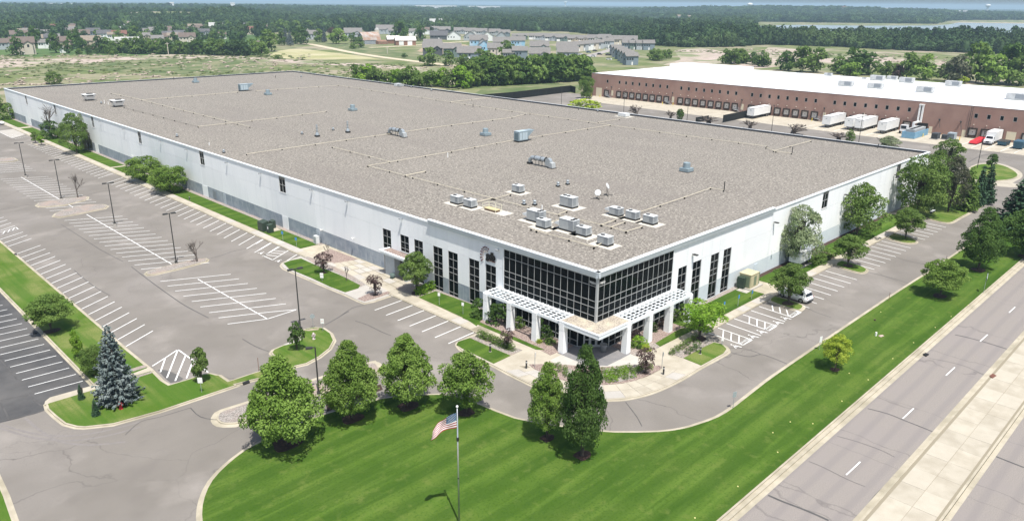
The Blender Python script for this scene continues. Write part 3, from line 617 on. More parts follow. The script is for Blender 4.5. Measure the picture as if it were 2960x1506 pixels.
# canopy slab with ballast and fascia
can=[(-2.6,3.35),(-2.6,-2.6),(3.35,-2.6),(3.35,-.02),(.02,-.02),(-.02,.02),(-.02,3.35)]
cp=obj('canopy',MB().prism([(-2.6,3.35),(-2.6,-2.6),(3.35,-2.6),(3.35,0),(0,0),(0,3.35)],3.45,3.95,True),trim,B)
obj('canopy_ballast',MB().prism([(-2.42,3.2),(-2.42,-2.42),(3.2,-2.42),(3.2,-.02),(-.02,-.02),(-.02,3.2)],3.95,3.99),M('canopy_ballast',(.47,.42,.34),(.24,.20,.17),5,3,.95,c3=(.52,.47,.36),scale3=.8,bump=.6,bscale=8,fac=(.42,.58)),cp)
f=MB(); f.box(-2.68,-2.45,-2.68,3.4,3.94,4.05); f.box(-2.447,3.4,-2.68,-2.45,3.94,4.05); f.box(-2.447,0,3.2,3.4,3.94,4.04); f.box(3.2,3.4,-2.447,0,3.94,4.04); f.box(-2.64,-2.603,-2.64,3.35,3.5,3.94); f.box(-2.603,3.35,-2.64,-2.603,3.5,3.94); obj('fascia',f,trim,cp)
# trellis over the walk: beams and battens
for side in 'LR':
    for o in (2.5,): obj('trellis_beam',bx(MB(),side,3.4,16.1,3.62,3.95,o-.12,o+.12),trim,B)
    obj('trellis_ledger',bx(MB(),side,3.4,16.1,3.70,4.0,.03,.45),trim,B)
    for o in (.95,1.5,2.0): obj('trellis_rail',bx(MB(),side,3.4,16.2,3.90,3.985,o-.05,o+.05),trim,B)
    for i in range(15): s=3.95+i*.85; obj('batten',bx(MB(),side,s-.055,s+.055,3.99,4.075,-.0,2.62),trim,B)
    for s in (2.5,6.8,11.1,15.35):
        c=thing('column','',''); D.objects.remove(c)
        lo=MB(); hi=MB()
        for mb_,z0,z1,e0,e1 in ((lo,.1,.9,.40,.385),(lo,.912,2.9,.385,.345),(hi,2.93,3.86,.36,.36)):
            x=2.32; q=[]
            for z,e in ((z0,e0),(z1,e1)):
                p=[P3(side,s+.35-e,z,x-e),P3(side,s+.35+e,z,x-e),P3(side,s+.35+e,z,x+e),P3(side,s+.35-e,z,x+e)]
                if area([t[:2] for t in p])<0: p=p[::-1]
                q+=p
            mb_.hexa(q)
        co=obj('column',lo,white_wall,B); obj('column_head',hi,white_wall,co)
# parapets: coping lengths and the overhanging cornice of the raised front
def sweep(side,s0,s1,prof,mat,name):
    m=MB(); n=len(prof); vs=[P3(side,s,z,o) for s in (s0,s1) for o,z in prof]
    m.add(vs,[(i,(i+1)%n,n+(i+1)%n,n+i) for i in range(n)]+[tuple(range(n)),tuple(range(n,2*n))[::-1]]); return obj(name,m,mat,B)
for side,ln,st in (('L',BY,29.8),('R',BX,41.)):
    k=int(st/6)
    s0=-.40
    for i in range(k):
        a_=s0+(st-s0)*i/k; b_=s0+(st-s0)*(i+1)/k-.01
        sweep(side,a_,b_,[(.40,ZC+.02),(.40,ZC-.03),(.25,ZC-.66),(.0,ZC-.74),(0,ZC-.1)],cornice_mat,'cornice')
        sweep(side,a_,b_,[(.43,ZC+.07),(.43,ZC-.02),(-.12,ZC-.02),(-.12,ZC+.07)],trim,'coping')
    k=int((ln-st)/9)
    for i in range(k):
        a_=st+(ln-st)*i/k; b_=st+(ln-st)*(i+1)/k-.012
        sweep(side,a_,b_,[(.13,ZH+.02),(.13,ZH-.14),(.0,ZH-.16),(-.12,ZH-.1),(-.3,ZR),(-.32,ZH+.02)],trim,'coping')
    obj('parapet_back',bx(MB(),side,.3,st,ZR,ZC-.03,-.3,-.13),roof_gravel,B)
for i in range(28):
    y0=.3+i*(BY-.5)/28; obj('coping',MB().box(BX-.34,BX+.08,y0,y0+(BY-.5)/28-.015,ZH-.1,ZH+.03),M('coping_grey',(.62,.64,.65),rough=.5) if i==0 else D.materials['coping_grey'],B)
obj('parapet_flashing',MB().box(BX-.40,BX-.345,.3,BY-.3,ZR,ZH-.02),M('black_flashing',(.05,.055,.065),rough=.6),B)
for i in range(12):
    x0=.3+i*(BX-.5)/12; obj('coping',MB().box(x0,x0+(BX-.5)/12-.015,BY-.3,BY+.08,ZH-.1,ZH+.03),D.materials['coping_grey'],B)
obj('parapet_flashing',MB().box(.3,BX-.4,BY-.37,BY-.305,ZR,ZH-.02),D.materials['black_flashing'],B)
# entry portal on the long side
pm=M('entry_concrete',(.47,.50,.52),(.41,.44,.46),.6,5,.8)
obj('portal_wall',MB().box(-1.3,-.0,36.6,38.9,.1,3.4),pm,B)
obj('portal_post',MB().box(-1.3,0,33.9,34.3,.1,3.4),pm,B)
f=MB(); f.box(-1.75,0,33.6,39.3,3.4,3.75); pr=obj('portal_roof',f,trim,B)
f=MB(); f.box(-1.95,-1.6,33.4,39.5,3.72,3.95); f.box(-1.597,0,33.4,33.7,3.72,3.94); f.box(-1.597,0,39.2,39.5,3.72,3.94); obj('portal_coping',f,trim,pr)
obj('portal_ballast',MB().box(-1.58,-.02,33.72,39.18,3.75,3.83),red_gravel,pr)
f=MB()
for y in (34.35,35.1,35.85,36.55): f.box(-.35,-.25,y-.04,y+.04,.12,3.35)
for z in (.2,2.3,3.3): f.box(-.34,-.26,34.35,36.55,z-.04,z+.04)
dfr=obj('door_frame',f,mull,B); 
for y0,y1 in ((34.4,35.05),(35.15,35.8),(35.9,36.5)): obj('pane',MB().box(-.32,-.29,y0,y1,.25,2.25),glass,dfr); obj('pane',MB().box(-.32,-.29,y0,y1,2.36,3.25),glass,dfr)
obj('notice',MB().box(-.335,-.322,35.9,36.3,1.3,1.9),paint,dfr)
# service doors, hatches on the long sides
steel=M('door_steel',(.42,.46,.50),rough=.6)
for y in (59.2,94.0): d_=obj('service_door',MB().box(-.06,-.005,y,y+1.0,.12,2.2),steel,B); obj('door_handle',MB().box(-.1,-.06,y+.85,y+.92,1.05,1.15),mull,d_)
obj('service_door',MB().box(-.06,-.005,117.2,118.2,.12,2.2),M('door_dark',(.06,.07,.08),rough=.5),B)
obj('louvre',MB().box(-.05,-.005,98.3,99.8,.5,2.1),M('louvre_grey',(.22,.24,.26),rough=.6),B)
obj('service_door',MB().box(36.9,37.9,-.06,-.005,.12,2.2),M('door_pale',(.55,.61,.66),rough=.6),B)
# wide pilasters that interrupt the grey band
for y0,y1 in ((69.6,71.5),(102.1,104.6),(168.3,171.),(232.1,237.9)): obj('pilaster',MB().box(-.035,-.006,y0,y1,0,2.41),white_wall,B)
# downspout like streak strips under the wall lights: brackets and heads
dark=M('dark_bronze',(.045,.045,.042),rough=.5)
grey_l=M('light_housing',(.30,.32,.33),rough=.5)
for side,pos in (('L',[(y,9.0) for y in (196,163,146.5,124,110,91.5,78,60.5,50,36,16.0)]),('R',[(19.5,7.8),(41.6,7.8),(66.9,7.8),(90.1,7.8)])):
    for s,z in pos:
        f=MB(); bx(f,side,s-.05,s+.05,z-.03,z+.03,0,.3); bx(f,side,s-.2,s+.2,z-.06,z+.08,.15,.5 if side=='L' else .8); obj('wall_light',f,dark if side=='R' else grey_l,B)
for side,s,z in (('L',58.0,2.7),('L',48.7,3.3),('L',142.3,3.2),('R',42.,3.4)):
    f=MB(); bx(f,side,s-.03,s+.03,z-.03,z+.03,0,.5); bx(f,side,s-.15,s+.15,z-.1,z+.12,.4,.6); obj('security_camera',f,paint,B)
# lettering of the house number and the company sign
tnum=text_mesh('19850',.42,paint,.01)
o=link('house_number',tnum,B,(-.10,.72,8.68)); o.rotation_euler=(math.pi/2,0,-math.pi/2)
o=link('house_number',tnum,B,(.72,-.10,8.68)); o.rotation_euler=(math.pi/2,0,0)
sg=thing('company_sign','gdb sign with black letters and brown dotted arcs on the white facade','sign',(0,0,0))
black=M('sign_black',(.012,.013,.014),rough=.5); brown=M('sign_brown',(.16,.075,.07),rough=.5); tan=M('sign_tan',(.55,.42,.30),rough=.5)
yy,zz=FXs=(0,0)
def FXp(u,v):
    d=_ray(u,v); t=-CAM[0]/d[0]; q=CAM+t*d; return float(q[1]),float(q[2])
def TS(a,b): return FXp(1400+a/16.38,700+b/16.38)
yc,zc=TS(320,680); w=abs(TS(95,600)[0]-TS(545,760)[0]); hh=abs(TS(380,545)[1]-TS(440,845)[1])
tm=text_mesh('gdb',1.,black,.05,.055); xs_=[v.co.x for v in tm.vertices]; sw=w/(max(xs_)-min(xs_))
o=link('letters',tm,sg,(-.09,yc,zc)); o.rotation_euler=(math.pi/2,0,-math.pi/2); o.scale=(sw,sw*1.15,1)
ys,zs=TS(380,885); tm=text_mesh('circuits',.5,brown,.03,.012); xs_=[v.co.x for v in tm.vertices]; sw2=abs(TS(235,850)[0]-TS(530,930)[0])/(max(xs_)-min(xs_))
o=link('tagline',tm,sg,(-.09,ys,zs)); o.rotation_euler=(math.pi/2,0,-math.pi/2); o.scale=(sw2,sw2,1)
cyy,czz=TS(130,700); cyy+=.15; czz+=.0
R0=abs(TS(160,255)[1]-czz)*1.0
for rr,n,ms,mt in ((1.,9,.085,brown),(.76,9,.055,brown),(.56,8,.04,tan)):
    m=MB()
    for i in range(n):
        t=math.radians(62+i*(150)/(n-1)); y_=cyy-math.cos(t)*R0*rr*.75; z_=czz+math.sin(t)*R0*rr
        m.tube((-.06,y_,z_),(-.12,y_,z_),R0*ms,n=8)
    obj('dot_arc',m,mt,sg)
# ================================================================ ROOF EQUIPMENT
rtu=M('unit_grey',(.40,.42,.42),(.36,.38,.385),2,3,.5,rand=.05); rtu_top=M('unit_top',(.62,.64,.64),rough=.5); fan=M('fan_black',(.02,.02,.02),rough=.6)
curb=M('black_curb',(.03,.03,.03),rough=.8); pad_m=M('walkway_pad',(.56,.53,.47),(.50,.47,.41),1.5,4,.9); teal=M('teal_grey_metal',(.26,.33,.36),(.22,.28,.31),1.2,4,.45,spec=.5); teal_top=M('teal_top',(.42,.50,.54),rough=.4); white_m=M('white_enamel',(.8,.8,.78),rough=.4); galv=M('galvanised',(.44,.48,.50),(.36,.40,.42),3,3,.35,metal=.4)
def small_unit(label,x,y,big=False,hood=False,group='rooftop air units'):
    t=thing('rooftop_unit',label,'air unit',(x,y,ZR),0,group)
    lx,ly,h=(1.15,1.75,.95) if not big else (1.35,2.5,1.35)
    obj('curb',MB().box(-lx/2-.04,lx/2+.04,-ly/2-.04,ly/2+.04,0,.28),curb,t)
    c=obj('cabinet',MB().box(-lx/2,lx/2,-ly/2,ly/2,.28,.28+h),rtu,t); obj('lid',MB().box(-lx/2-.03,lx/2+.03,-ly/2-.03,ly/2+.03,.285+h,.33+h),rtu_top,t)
    z=.335+h
    for k in range(2 if big else 1):
        fy=(-ly/2+.45) if hood else (ly/2-.45); xx=(-.3+.6*k if hood and big else 0); yy2=fy-(.0 if hood else .7*k)
        obj('fan',MB().lathe([(.0,z+.02),(.27,z+.02),(.30,z+.05),(.31,z-.01)],14,(xx,yy2)),fan,t)
    m=MB()
    for k in range(9): m.box(-lx/2-.012,-lx/2-.002,-ly/2+.08+k*.07*(1.3 if big else 1),-ly/2+.11+k*.07*(1.3 if big else 1),.4,.2+h)
    for k in range(7): m.box(-lx/2+.15+k*.1,-lx/2+.2+k*.1,-ly/2-.012,-ly/2-.002,.45,.2+h)
    obj('grille',m,D.materials['louvre_grey'],t)
    obj('side_box',MB().hexa([(lx/2+.0,-ly/2+.1,.35),(lx/2+.3,-ly/2+.1,.35),(lx/2+.3,-ly/2+.6,.35),(lx/2,-ly/2+.6,.35),(lx/2,-ly/2+.1,.9),(lx/2+.1,-ly/2+.1,.9),(lx/2+.1,-ly/2+.6,.9),(lx/2,-ly/2+.6,.9)]),rtu_top,t)
    if hood:
        obj('hood',MB().hexa([(-lx/2-.0,ly/2,.62),(lx/2,ly/2,.62),(lx/2,ly/2+.85,.75),(-lx/2,ly/2+.85,.75),(-lx/2,ly/2,1.15),(lx/2,ly/2,1.15),(lx/2,ly/2+.8,.95),(-lx/2,ly/2+.8,.95)]),rtu_top,t)
    return t
def Z(t,a,b): return G(*t(a,b),ZR)
for t,a,b,lab,big,hood in ((R1,1035,355,'small grey air unit left of its twin, by the yellow railed hatch',0,0),(R1,1232,410,'small grey air unit right of its twin, touching the railed hatch pad',0,0),(R1,1945,190,'lone small grey air unit on a pale pad above the two pairs of domed vents',0,0),
        (R2,360,620,'large grey air unit with hood and two fans, leftmost of the front cluster',1,1),(R2,470,715,'small grey air unit in front of the leftmost hooded unit',0,0),(R2,850,755,'large grey hooded air unit in the middle of the front cluster',1,1),(R2,1065,830,'small grey air unit between the middle hooded unit and the frontmost one',0,0),
        (R2,1385,970,'small grey air unit nearest the glass corner of the roof',0,0),(R2,845,405,'large grey air unit with two fans standing alone behind the front cluster',1,0),(R2,1550,535,'grey hooded air unit at the left end of the row of three',0,1),(R2,1795,590,'grey air unit in the middle of the row of three',0,0),(R2,2055,655,'grey air unit at the right end of the row of three',0,0)):
    x,y=Z(t,a,b); small_unit(lab,x,y,bool(big),bool(hood))
    w_,l_=(1.5,2.3) if big else (1.3,1.8)
    o=obj('walkway_pad',MB().box(x-w_,x+w_,y-l_,y+l_,ZR+.0,ZR+.035),pad_m); o['label']='pale walkway pad under the '+lab.split(',')[0].replace(' standing alone','').replace('lone ','lone ')[:60]; o['category']='roof pad'; o['group']='pads under the air units'
    o['label']='pale pad under the '+' '.join(lab.replace(' small grey','').replace(' large grey','').replace('small grey ','').replace('large grey ','').replace('grey ','').split()[:12])
def dome(label,x,y,s=1.):
    t=thing('roof_vent',label,'vent',(x,y,ZR),0,'small roof vents'); obj('curb',MB().box(-.36*s,.36*s,-.36*s,.36*s,0,.3*s),curb,t)
    obj('cap',MB().lathe([(.3*s,.3*s),(.3*s,.5*s),(.2*s,.55*s),(.2*s,.75*s),(.36*s,.78*s),(.36*s,.9*s),(.2*s,1.0*s),(0,1.02*s)],14),galv,t,True)
for t,a,b,l in ((R2,685,103,'left domed vent of the pair beside the satellite dishes'),(R2,828,73,'right domed vent of the pair beside the satellite dishes'),(R2,178,378,'left domed vent of the pair right on the gas pipe'),(R2,338,380,'right domed vent of the pair just behind the gas pipe'),(RB,460,722,'small capped flue left of the two tall stacks'),(RB,770,682,'small capped flue between the two tall stacks'),(RD,1340,757,'small dark vent near the long left parapet'),(RD,1920,955,'white capped vent close to the left parapet, by the V shaped pipe'),(RD,400,345,'dark capped vent between the two white coolers'),(RK:=TK,855,495,'small vent by the back parapet right of the yellow bush'),(RB,1548,255,'small white vent at the back parapet'),(RB,1750,290,'small vent inside the back parapet near the tree row'),(RB,590,130,'small vent at the far corner, nearer the back parapet'),(RB,452,150,'small white vent at the far corner of the roof')):
    x,y=Z(t,a,b); dome(l,x,y,.8 if t is R2 else .7)
def grav(label,x,y,s=1.):
    t=thing('gravity_vent',label,'vent',(x,y,ZR),0,'blue grey gravity vents'); obj('base',MB().box(-.9*s,.9*s,-.9*s,.9*s,0,.65*s),teal,t)
    obj('skirt',MB().box(-.95*s,.95*s,-.95*s,.95*s,-.0,.1),curb,t)
    obj('drum',MB().lathe([(.62*s,.65*s),(.62*s,1.55*s),(.58*s,1.58*s),(.55*s,1.5*s),(0,1.5*s)],20),teal,t,False)
for t,a,b,l in ((TK,1738,1090,'blue grey drum vent on its own near the right facade'),(RC,1303,268,'blue grey drum vent behind the big air intake'),(RB,965,485,'blue grey drum vent behind the two tall stacks'),(RB,120,328,'blue grey drum vent beside the far air intake'),(RD,1570,85,'farthest blue grey drum vent near the end parapet')):
    x,y=Z(t,a,b); grav(l,x,y,1.05)
def intake(label,x,y,L2=4.6,H2=2.0):
    t=thing('air_intake_unit',label,'air unit',(x,y,ZR),0,'air intake units')
    obj('curb',MB().box(-.95,1.9,-.75,.75,0,.35),curb,t)
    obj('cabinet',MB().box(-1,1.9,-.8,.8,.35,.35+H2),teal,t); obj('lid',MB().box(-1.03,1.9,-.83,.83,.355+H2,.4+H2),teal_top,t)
    obj('hood',MB().hexa([(1.9,-.8,1.1),(2.0,-.8,1.05),(2.0,.8,1.05),(1.9,.8,1.1),(1.9,-.8,.38+H2),(3.9,-.8,.36+H2),(3.9,.8,.36+H2),(1.9,.8,.38+H2)]),teal,t)
    for xx in (-.4,.5,1.3): obj('access_door',MB().box(xx-.35,xx+.35,-.83,-.803,.5,.1+H2),teal_top,t)
    obj('access_door',MB().box(-1.03,-1.003,-.5,.5,.6,2.0),M('teal_dark',(.12,.17,.19),rough=.5) if 'teal_dark' not in D.materials else D.materials['teal_dark'],t)
x,y=Z(RC,1725,345); intake('large blue grey air intake with slanting hood in the middle of the roof',x,y)
x,y=Z(RD,2150,190); intake('blue grey air intake with slanting hood at the far end of the roof',x,y)
def fanduct(label,x,y):
    t=thing('exhaust_fan',label,'duct',(x,y,ZR),math.radians(0),'horizontal duct fans')
    obj('curb',MB().box(-.45,.45,2.9,3.7,0,.4),curb,t); obj('curb',MB().box(-.6,.6,-3.0,-1.7,0,.14),curb,t)
    f=MB(); f.tube((0,3.3,.4),(0,3.3,.85),.32,.32,12); f.tube((0,3.3,.8),(0,2.7,1.35),.36,.36,12); f.tube((0,2.8,1.3),(0,1.8,1.35),.36,.46,14); f.tube((0,1.8,1.35),(0,-.9,1.35),.46,.46,14); obj('duct',f,galv,t,False)
    f=MB()
    for yy2 in (1.75,.2,-.9): f.tube((0,yy2,1.35),(0,yy2+.08,1.35),.52,.52,14)
    obj('flange',f,dark,t)
    f=MB(); f.lathe([(.0,-.35),(.75,-.35),(.75,.35),(0,.35)],16); me=f.mesh('fan_housing',galv); o=link('fan_housing',me,t,(0,-1.5,1.05)); o.rotation_euler=(0,math.pi/2,0)
    obj('motor_cover',MB().hexa([(-.5,-2.9,.14),(.5,-2.9,.14),(.5,-2.0,.14),(-.5,-2.0,.14),(-.5,-2.75,1.0),(.5,-2.75,1.0),(.5,-2.1,1.15),(-.5,-2.1,1.15)]),rtu,t)
    f=MB()
    for yy2 in (1.4,.5,-.3): f.box(-.4,-.36,yy2,yy2+.05,0,1.1); f.box(.36,.4,yy2,yy2+.05,0,1.1)
    obj('stand',f,dark,t)
x,y=Z(RC,2010,650); fanduct('silver duct fan lying on the roof, nearer the front air units',x,y)
x,y=Z(RC,215,275); fanduct('silver duct fan lying on the roof, farther along the gas pipe',x,y)
for a,b,c,d_,l in ((612,745,603,625,'left tall steel stack on a black curb'),(917,705,908,590,'right tall steel stack on a black curb')):
    x,y=Z(RB,a,b); h=tall(RB(a,b),RB(c,d_),ZR); t=thing('steel_stack',l,'stack',(x,y,ZR),0,'tall roof stacks'); obj('curb',MB().box(-.45,.45,-.45,.45,0,.4),curb,t); obj('boot',MB().lathe([(.42,.4),(.38,.7),(.24,1.0)],14),galv,t,True); obj('pipe',MB().tube((0,0,.9),(0,0,h),.2,.2,12),galv,t)
    f=MB(); 
    for z in (h*.45,h*.7): f.tube((0,0,z),(0,0,z+.06),.22,.22,12)
    obj('collar',f,dark,t)
def cooler(label,x,y):
    t=thing('roof_cooler',label,'cooler',(x,y,ZR),0,'white flared coolers'); obj('curb',MB().box(-.9,.9,-.9,.9,0,.4),curb,t)
    obj('housing',MB().hexa([(-1.0,-1.0,.4),(1.0,-1.0,.4),(1.0,1.0,.4),(-1.0,1.0,.4),(-1.7,-1.7,1.9),(1.7,-1.7,1.9),(1.7,1.7,1.9),(-1.7,1.7,1.9)]),white_m,t)
    obj('vent_slot',MB().hexa([(-.9,-1.53,1.35),(.9,-1.53,1.35),(.9,-1.3,1.35),(-.9,-1.3,1.35),(-.9,-1.64,1.6),(.9,-1.64,1.6),(.9,-1.3,1.6),(-.9,-1.3,1.6)]),fan,t); obj('vent_slot',MB().hexa([(-1.53,-.9,1.35),(-1.3,-.9,1.35),(-1.3,.9,1.35),(-1.53,.9,1.35),(-1.64,-.9,1.6),(-1.3,-.9,1.6),(-1.3,.9,1.6),(-1.64,.9,1.6)]),fan,t)
    obj('fan',MB().lathe([(0,1.96),(.8,1.96),(.9,2.05),(.95,1.88)],16,(.5,.5)),fan,t)
x,y=Z(RD,250,305); cooler('white flared cooler with dark slot, the farther of two',x,y)
x,y=Z(RD,605,382); cooler('white flared cooler with dark slot, the nearer of two',x,y)
for t,a,b,h,l in ((RD,440,345,1.1,'short white pipe left of its twin between the coolers'),(RD,487,358,.9,'short white pipe right of its twin between the coolers'),(RC,835,538,.9,'short white vent pipe alone beside the long gas pipe'),(RD,1740,862,.6,'tiny white vent pipe near the left parapet'),(RB,195,158,.9,'thin dark pipe at the far corner of the roof'),(RD,1300,52,1.2,'thin dark pipe inside the end parapet'),(RB,2165,455,1.,'thin pipe rising from the long gas pipe'),(TK,2115,1275,1.4,'thin dark pipe at the end of the pipe run by the right facade'),(TJ,240,905,1.2,'thin dark pipe where the back pipes meet'),(TK,662,480,.7,'thin pipe on the back parapet'),(TJ,1095,860,1.0,'thin pipe at the back parapet near the right corner'),(R2,447,455,.8,'thin white pipe standing on the gas pipe before the large unit')):
    x,y=Z(t,a,b); o=obj('vent_pipe',MB().tube((x,y,ZR),(x,y,ZR+h),.09,.09,8),white_m if 'white' in l else dark); o['label']=l; o['category']='pipe'; o['group']='thin roof pipes'
x,y=Z(TK,1115,545); t=thing('parapet_unit','low grey air unit on a pale pad against the back parapet','air unit',(x,y,ZR)); obj('cabinet',MB().box(-1,1,-1.3,1.3,.2,1.0),rtu_top,t); obj('pad',MB().box(-1.6,1.6,-2.2,2.2,0,.065),pad_m,t); obj('curb',MB().box(-.9,.9,-1.2,1.2,.06,.2),curb,t)
x,y=Z(RB,1428,243); t=thing('parapet_unit','cluster of two low boxes near the back parapet at the far end','air unit',(x,y,ZR)); obj('cabinet',MB().box(-1,1,-1.6,-.1,.1,.9),rtu,t); obj('cabinet',MB().box(-1,1,.2,1.8,.1,1.0),rtu_top,t)
# railed hatch
x,y=Z(R1,1545,470); t=thing('roof_hatch','wooden topped roof hatch with cream safety railing','hatch',(x,y,ZR)); cream=M('cream_rail',(.75,.72,.55),rough=.5)
obj('lid',MB().box(-.3,.75,-1.2,1.3,.3,.42),M('hatch_tan',(.5,.43,.25),rough=.8),t); obj('curb',MB().box(-.25,.7,-1.1,1.2,0,.3),M('hatch_brown',(.16,.09,.065),rough=.8),t)
f=MB(); 
for p in ((.9,-1.3),(.9,0.),(.9,1.4),(-.4,1.4),(-.4,-1.3)): f.tube((*p,0),(*p,1.1),.035,.035,6)
for z in (.6,1.1): f.tube((.9,-1.3,z),(.9,1.4,z),.03,.03,6); f.tube((.9,1.4,z),(-.4,1.4,z),.03,.03,6)
obj('railing',f,cream,t); obj('pad',MB().box(-.6,1.6,-3.2,1.8,0,.035),pad_m,t)
# satellite dishes
for a,b,c,d_,l in ((1275,283,1290,195,'left satellite dish on a tripod'),(1410,232,1413,95,'right satellite dish, higher on its mast')):
    x,y=Z(R2,a,b); h=tall(R2(a,b),R2(c,d_),ZR); t=thing('satellite_dish',l,'satellite dish',(x,y,ZR),0,'roof satellite dishes'); obj('mast',MB().tube((0,0,0),(0,0,h),.04,.04,6),dark,t)
    f=MB(); f.tube((-1,.6,.05),(.8,-.6,.05),.05,.05,5); f.tube((-.6,-.8,.05),(.6,.8,.05),.05,.05,5); f.tube((.6,0,.05),(0,0,h*.6),.03,.03,5); obj('base_frame',f,dark,t)
    q=MB().lathe([(0,.0),(.3,.03),(.48,.12),(.5,.13),(.48,.15),(0,.03)],16).mesh('dish',rtu_top,True); o=link('dish',q,t,(0,0,h)); o.rotation_euler=(math.radians(62),0,math.radians(-60 if a<1300 else 20))
    obj('feed_arm',MB().tube((0,0,h-.3),(-.35,-.35,h+.1),.02,.02,5),dark,t)
# gas pipes on blocks
pipe_m=M('gas_pipe',(.66,.60,.46),(.52,.47,.36),.8,3,.6); dpipe=M('dark_pipe',(.26,.24,.2),rough=.8)
def gas(label,pts,r=.048,mat=pipe_m,step=6.5,near=1.):
    pts=[G(*p,ZR+.3) for p in pts]; x0,y0=pts[0]; t=thing('gas_pipe',label,'pipe run',(x0,y0,ZR),0,'pipes on the gravel roof')
    f=MB(); bl=MB()
    for p,q in zip(pts[:-1],pts[1:]):
        f.tube((p[0]-x0,p[1]-y0,.3),(q[0]-x0,q[1]-y0,.3),r,r,6); l=math.dist(p,q); n=max(1,int(l/step))
        for i in range(n+1):
            u=p[0]+(q[0]-p[0])*i/n-x0; v=p[1]+(q[1]-p[1])*i/n-y0; bl.box(u-.09,u+.09,v-.09,v+.09,0,.26)
    obj('pipe',f,mat,t); b_=obj('pipe_blocks',bl,curb,t); b_['kind']='stuff'
def cat(*a): return [t(x,y) for t,x,y in a]
gas('long main gas pipe from the far bend to the row of three units',cat((RB,1115,1032),(R1,1575,275),(R2,830,555),(R2,1330,665),(R2,1700,765),(R2,1935,697)))
gas('gas pipe from the left bend across to the back pipe by the big intake',cat((RB,1115,1032),(RC,880,465),(RC,1700,315),(RC,2570,182),(TK,980,628)))
gas('back gas pipe running parallel to the back parapet',cat((RB,0,287),(RB,820,232),(RB,1940,398),(TK,0,490),(TK,980,628),(TK,1740,735),(TK,2540,840)))
gas('gas pipe across the roof past the farther duct fan',cat((RD,2200,968),(RB,900,775),(RB,1950,628),(RB,2553,553),(TK,130,518)),.052)
gas('branch pipe meeting the bend pipe from the far side',cat((RB,760,845),(RB,1330,990)),.052)
gas('gas pipe slanting to the right facade',cat((R2,1815,507),(R2,2570,258),(TK,1980,1255),(TK,2110,1275)))
gas('gas pipe along the front row of air units',cat((R2,285,728),(R2,365,755),(R2,850,890),(R2,1220,998),(R2,1340,940)))
for l,a in (('short pipe to the unit with two fans',[(695,510),(815,465)]),('short pipe to the leftmost hooded unit',[(575,630),(815,558)]),('left one of the short pipes to the row of three',[(1335,665),(1540,595)]),('middle one of the short pipes to the row of three',[(1480,700),(1680,625)])): gas(l,[R2(*p) for p in a],.052)
gas('short pipe from the cross joint to the railed hatch',[R1(1310,335),R1(1550,275)],.07); gas('short pipe from the cross joint to the lone unit',[R1(1600,275),R1(1830,215)],.052)
gas('far left pipe along the left parapet',cat((RD,520,215),(RD,900,298),(RD,1300,400),(RD,2240,630)),.055); gas('dark pipe from the nearer cooler',cat((RD,680,388),(RD,1600,628)),.05,dpipe); gas('pipe from the dark pipe towards the middle',cat((RD,1600,628),(RD,2576,520),(RB,700,492)),.05)
gas('pipe to the far air intake',cat((RD,900,298),(RD,2090,200)),.055); gas('bright pipe reaching the back parapet',cat((RB,1940,398),(RB,2350,352)),.065); gas('stub pipe left of the short vent',cat((RB,1490,1130),(RB,1690,1088)),.07); gas('back pipe branch near the right corner',cat((TJ,55,885),(TJ,220,840),(TJ,430,785)),.055); gas('back pipe stub near the right corner',cat((TJ,-20,850),(TJ,80,890),(TJ,235,908)),.055)
gas('thin pipe to the low unit at the back parapet',cat((TK,860,600),(TK,1070,568)),.05)
# ================================================================ SECOND WAREHOUSE
brick=M('brown_wall',(.32,.20,.162),(.28,.172,.14),.22,6,.85,c3=(.36,.235,.19),scale3=.12,rand=.03)
white_roof=M('white_membrane',(.86,.87,.87),(.80,.81,.81),.05,5,.5); rimm=M('dark_rim',(.05,.055,.06),rough=.6)
W2=thing('distribution_building','brown precast warehouse with white roof and a long row of loading docks','building',(0,0,0))
X2,Y2a,Y2b,Z2=203.3,-62,167.7,9.6
obj('roof',MB().box(X2+.3,277,Y2a,Y2b,9.2,Z2+.06),white_roof,W2)
obj('roof_upstand',MB().box(262,276.5,130,167,Z2+.06,Z2+1.4),white_roof,W2)
wy=[159.1]+[152.6-3.46*i for i in range(8)]+[121.7-3.475*i for i in range(8)]+[90.8-3.48*i for i in range(8)]+[59.7-3.49*i for i in range(9)]+[15.9-3.49*i for i in range(9)]
dy=[159.3]+[152.6-3.46*i for i in range(8)]+[121.7-3.475*i for i in range(8)]+[90.6-3.48*i for i in range(8)]+[59.6-3.48*i for i in range(8)]+[16.0,12.5,9.0,1.7,-1.8,-5.3]
# wall as precast panels that leave the window and dock openings
edges=sorted(set([Y2b]+[y+.46 for y in wy]+[y-.46 for y in wy]+[Y2a]))
for a,b in zip(edges[:-1],edges[1:]):
    isw=any(abs((a+b)/2-y)<.05 for y in wy)
    zs=[(-.1,6.18),(7.45,9.7)] if isw else [(-.1,9.7)]
    for z0,z1 in zs: obj('wall_panel',MB().box(X2,X2+.3,a+.008,b-.008,z0,z1),brick,W2)
for y in wy:
    f=MB(); f.box(X2-.02,X2+.06,y-.52,y-.44,6.1,7.52); f.box(X2-.02,X2+.06,y+.44,y+.52,6.1,7.52); f.box(X2-.02,X2+.055,y-.44,y+.44,6.1,6.2); f.box(X2-.02,X2+.055,y-.44,y+.44,7.43,7.52)
    w=obj('window',f,M('win_frame',(.32,.31,.29)) if 'win_frame' not in D.materials else D.materials['win_frame'],W2); obj('pane',MB().box(X2+.1,X2+.12,y-.45,y+.45,6.15,7.48),glass,w)
obj('wall',MB().box(X2,277,Y2b,Y2b+.3,-.1,9.7),brick,W2); obj('wall',MB().box(276.7,277,Y2a,Y2b-.01,-.1,9.5),brick,W2)
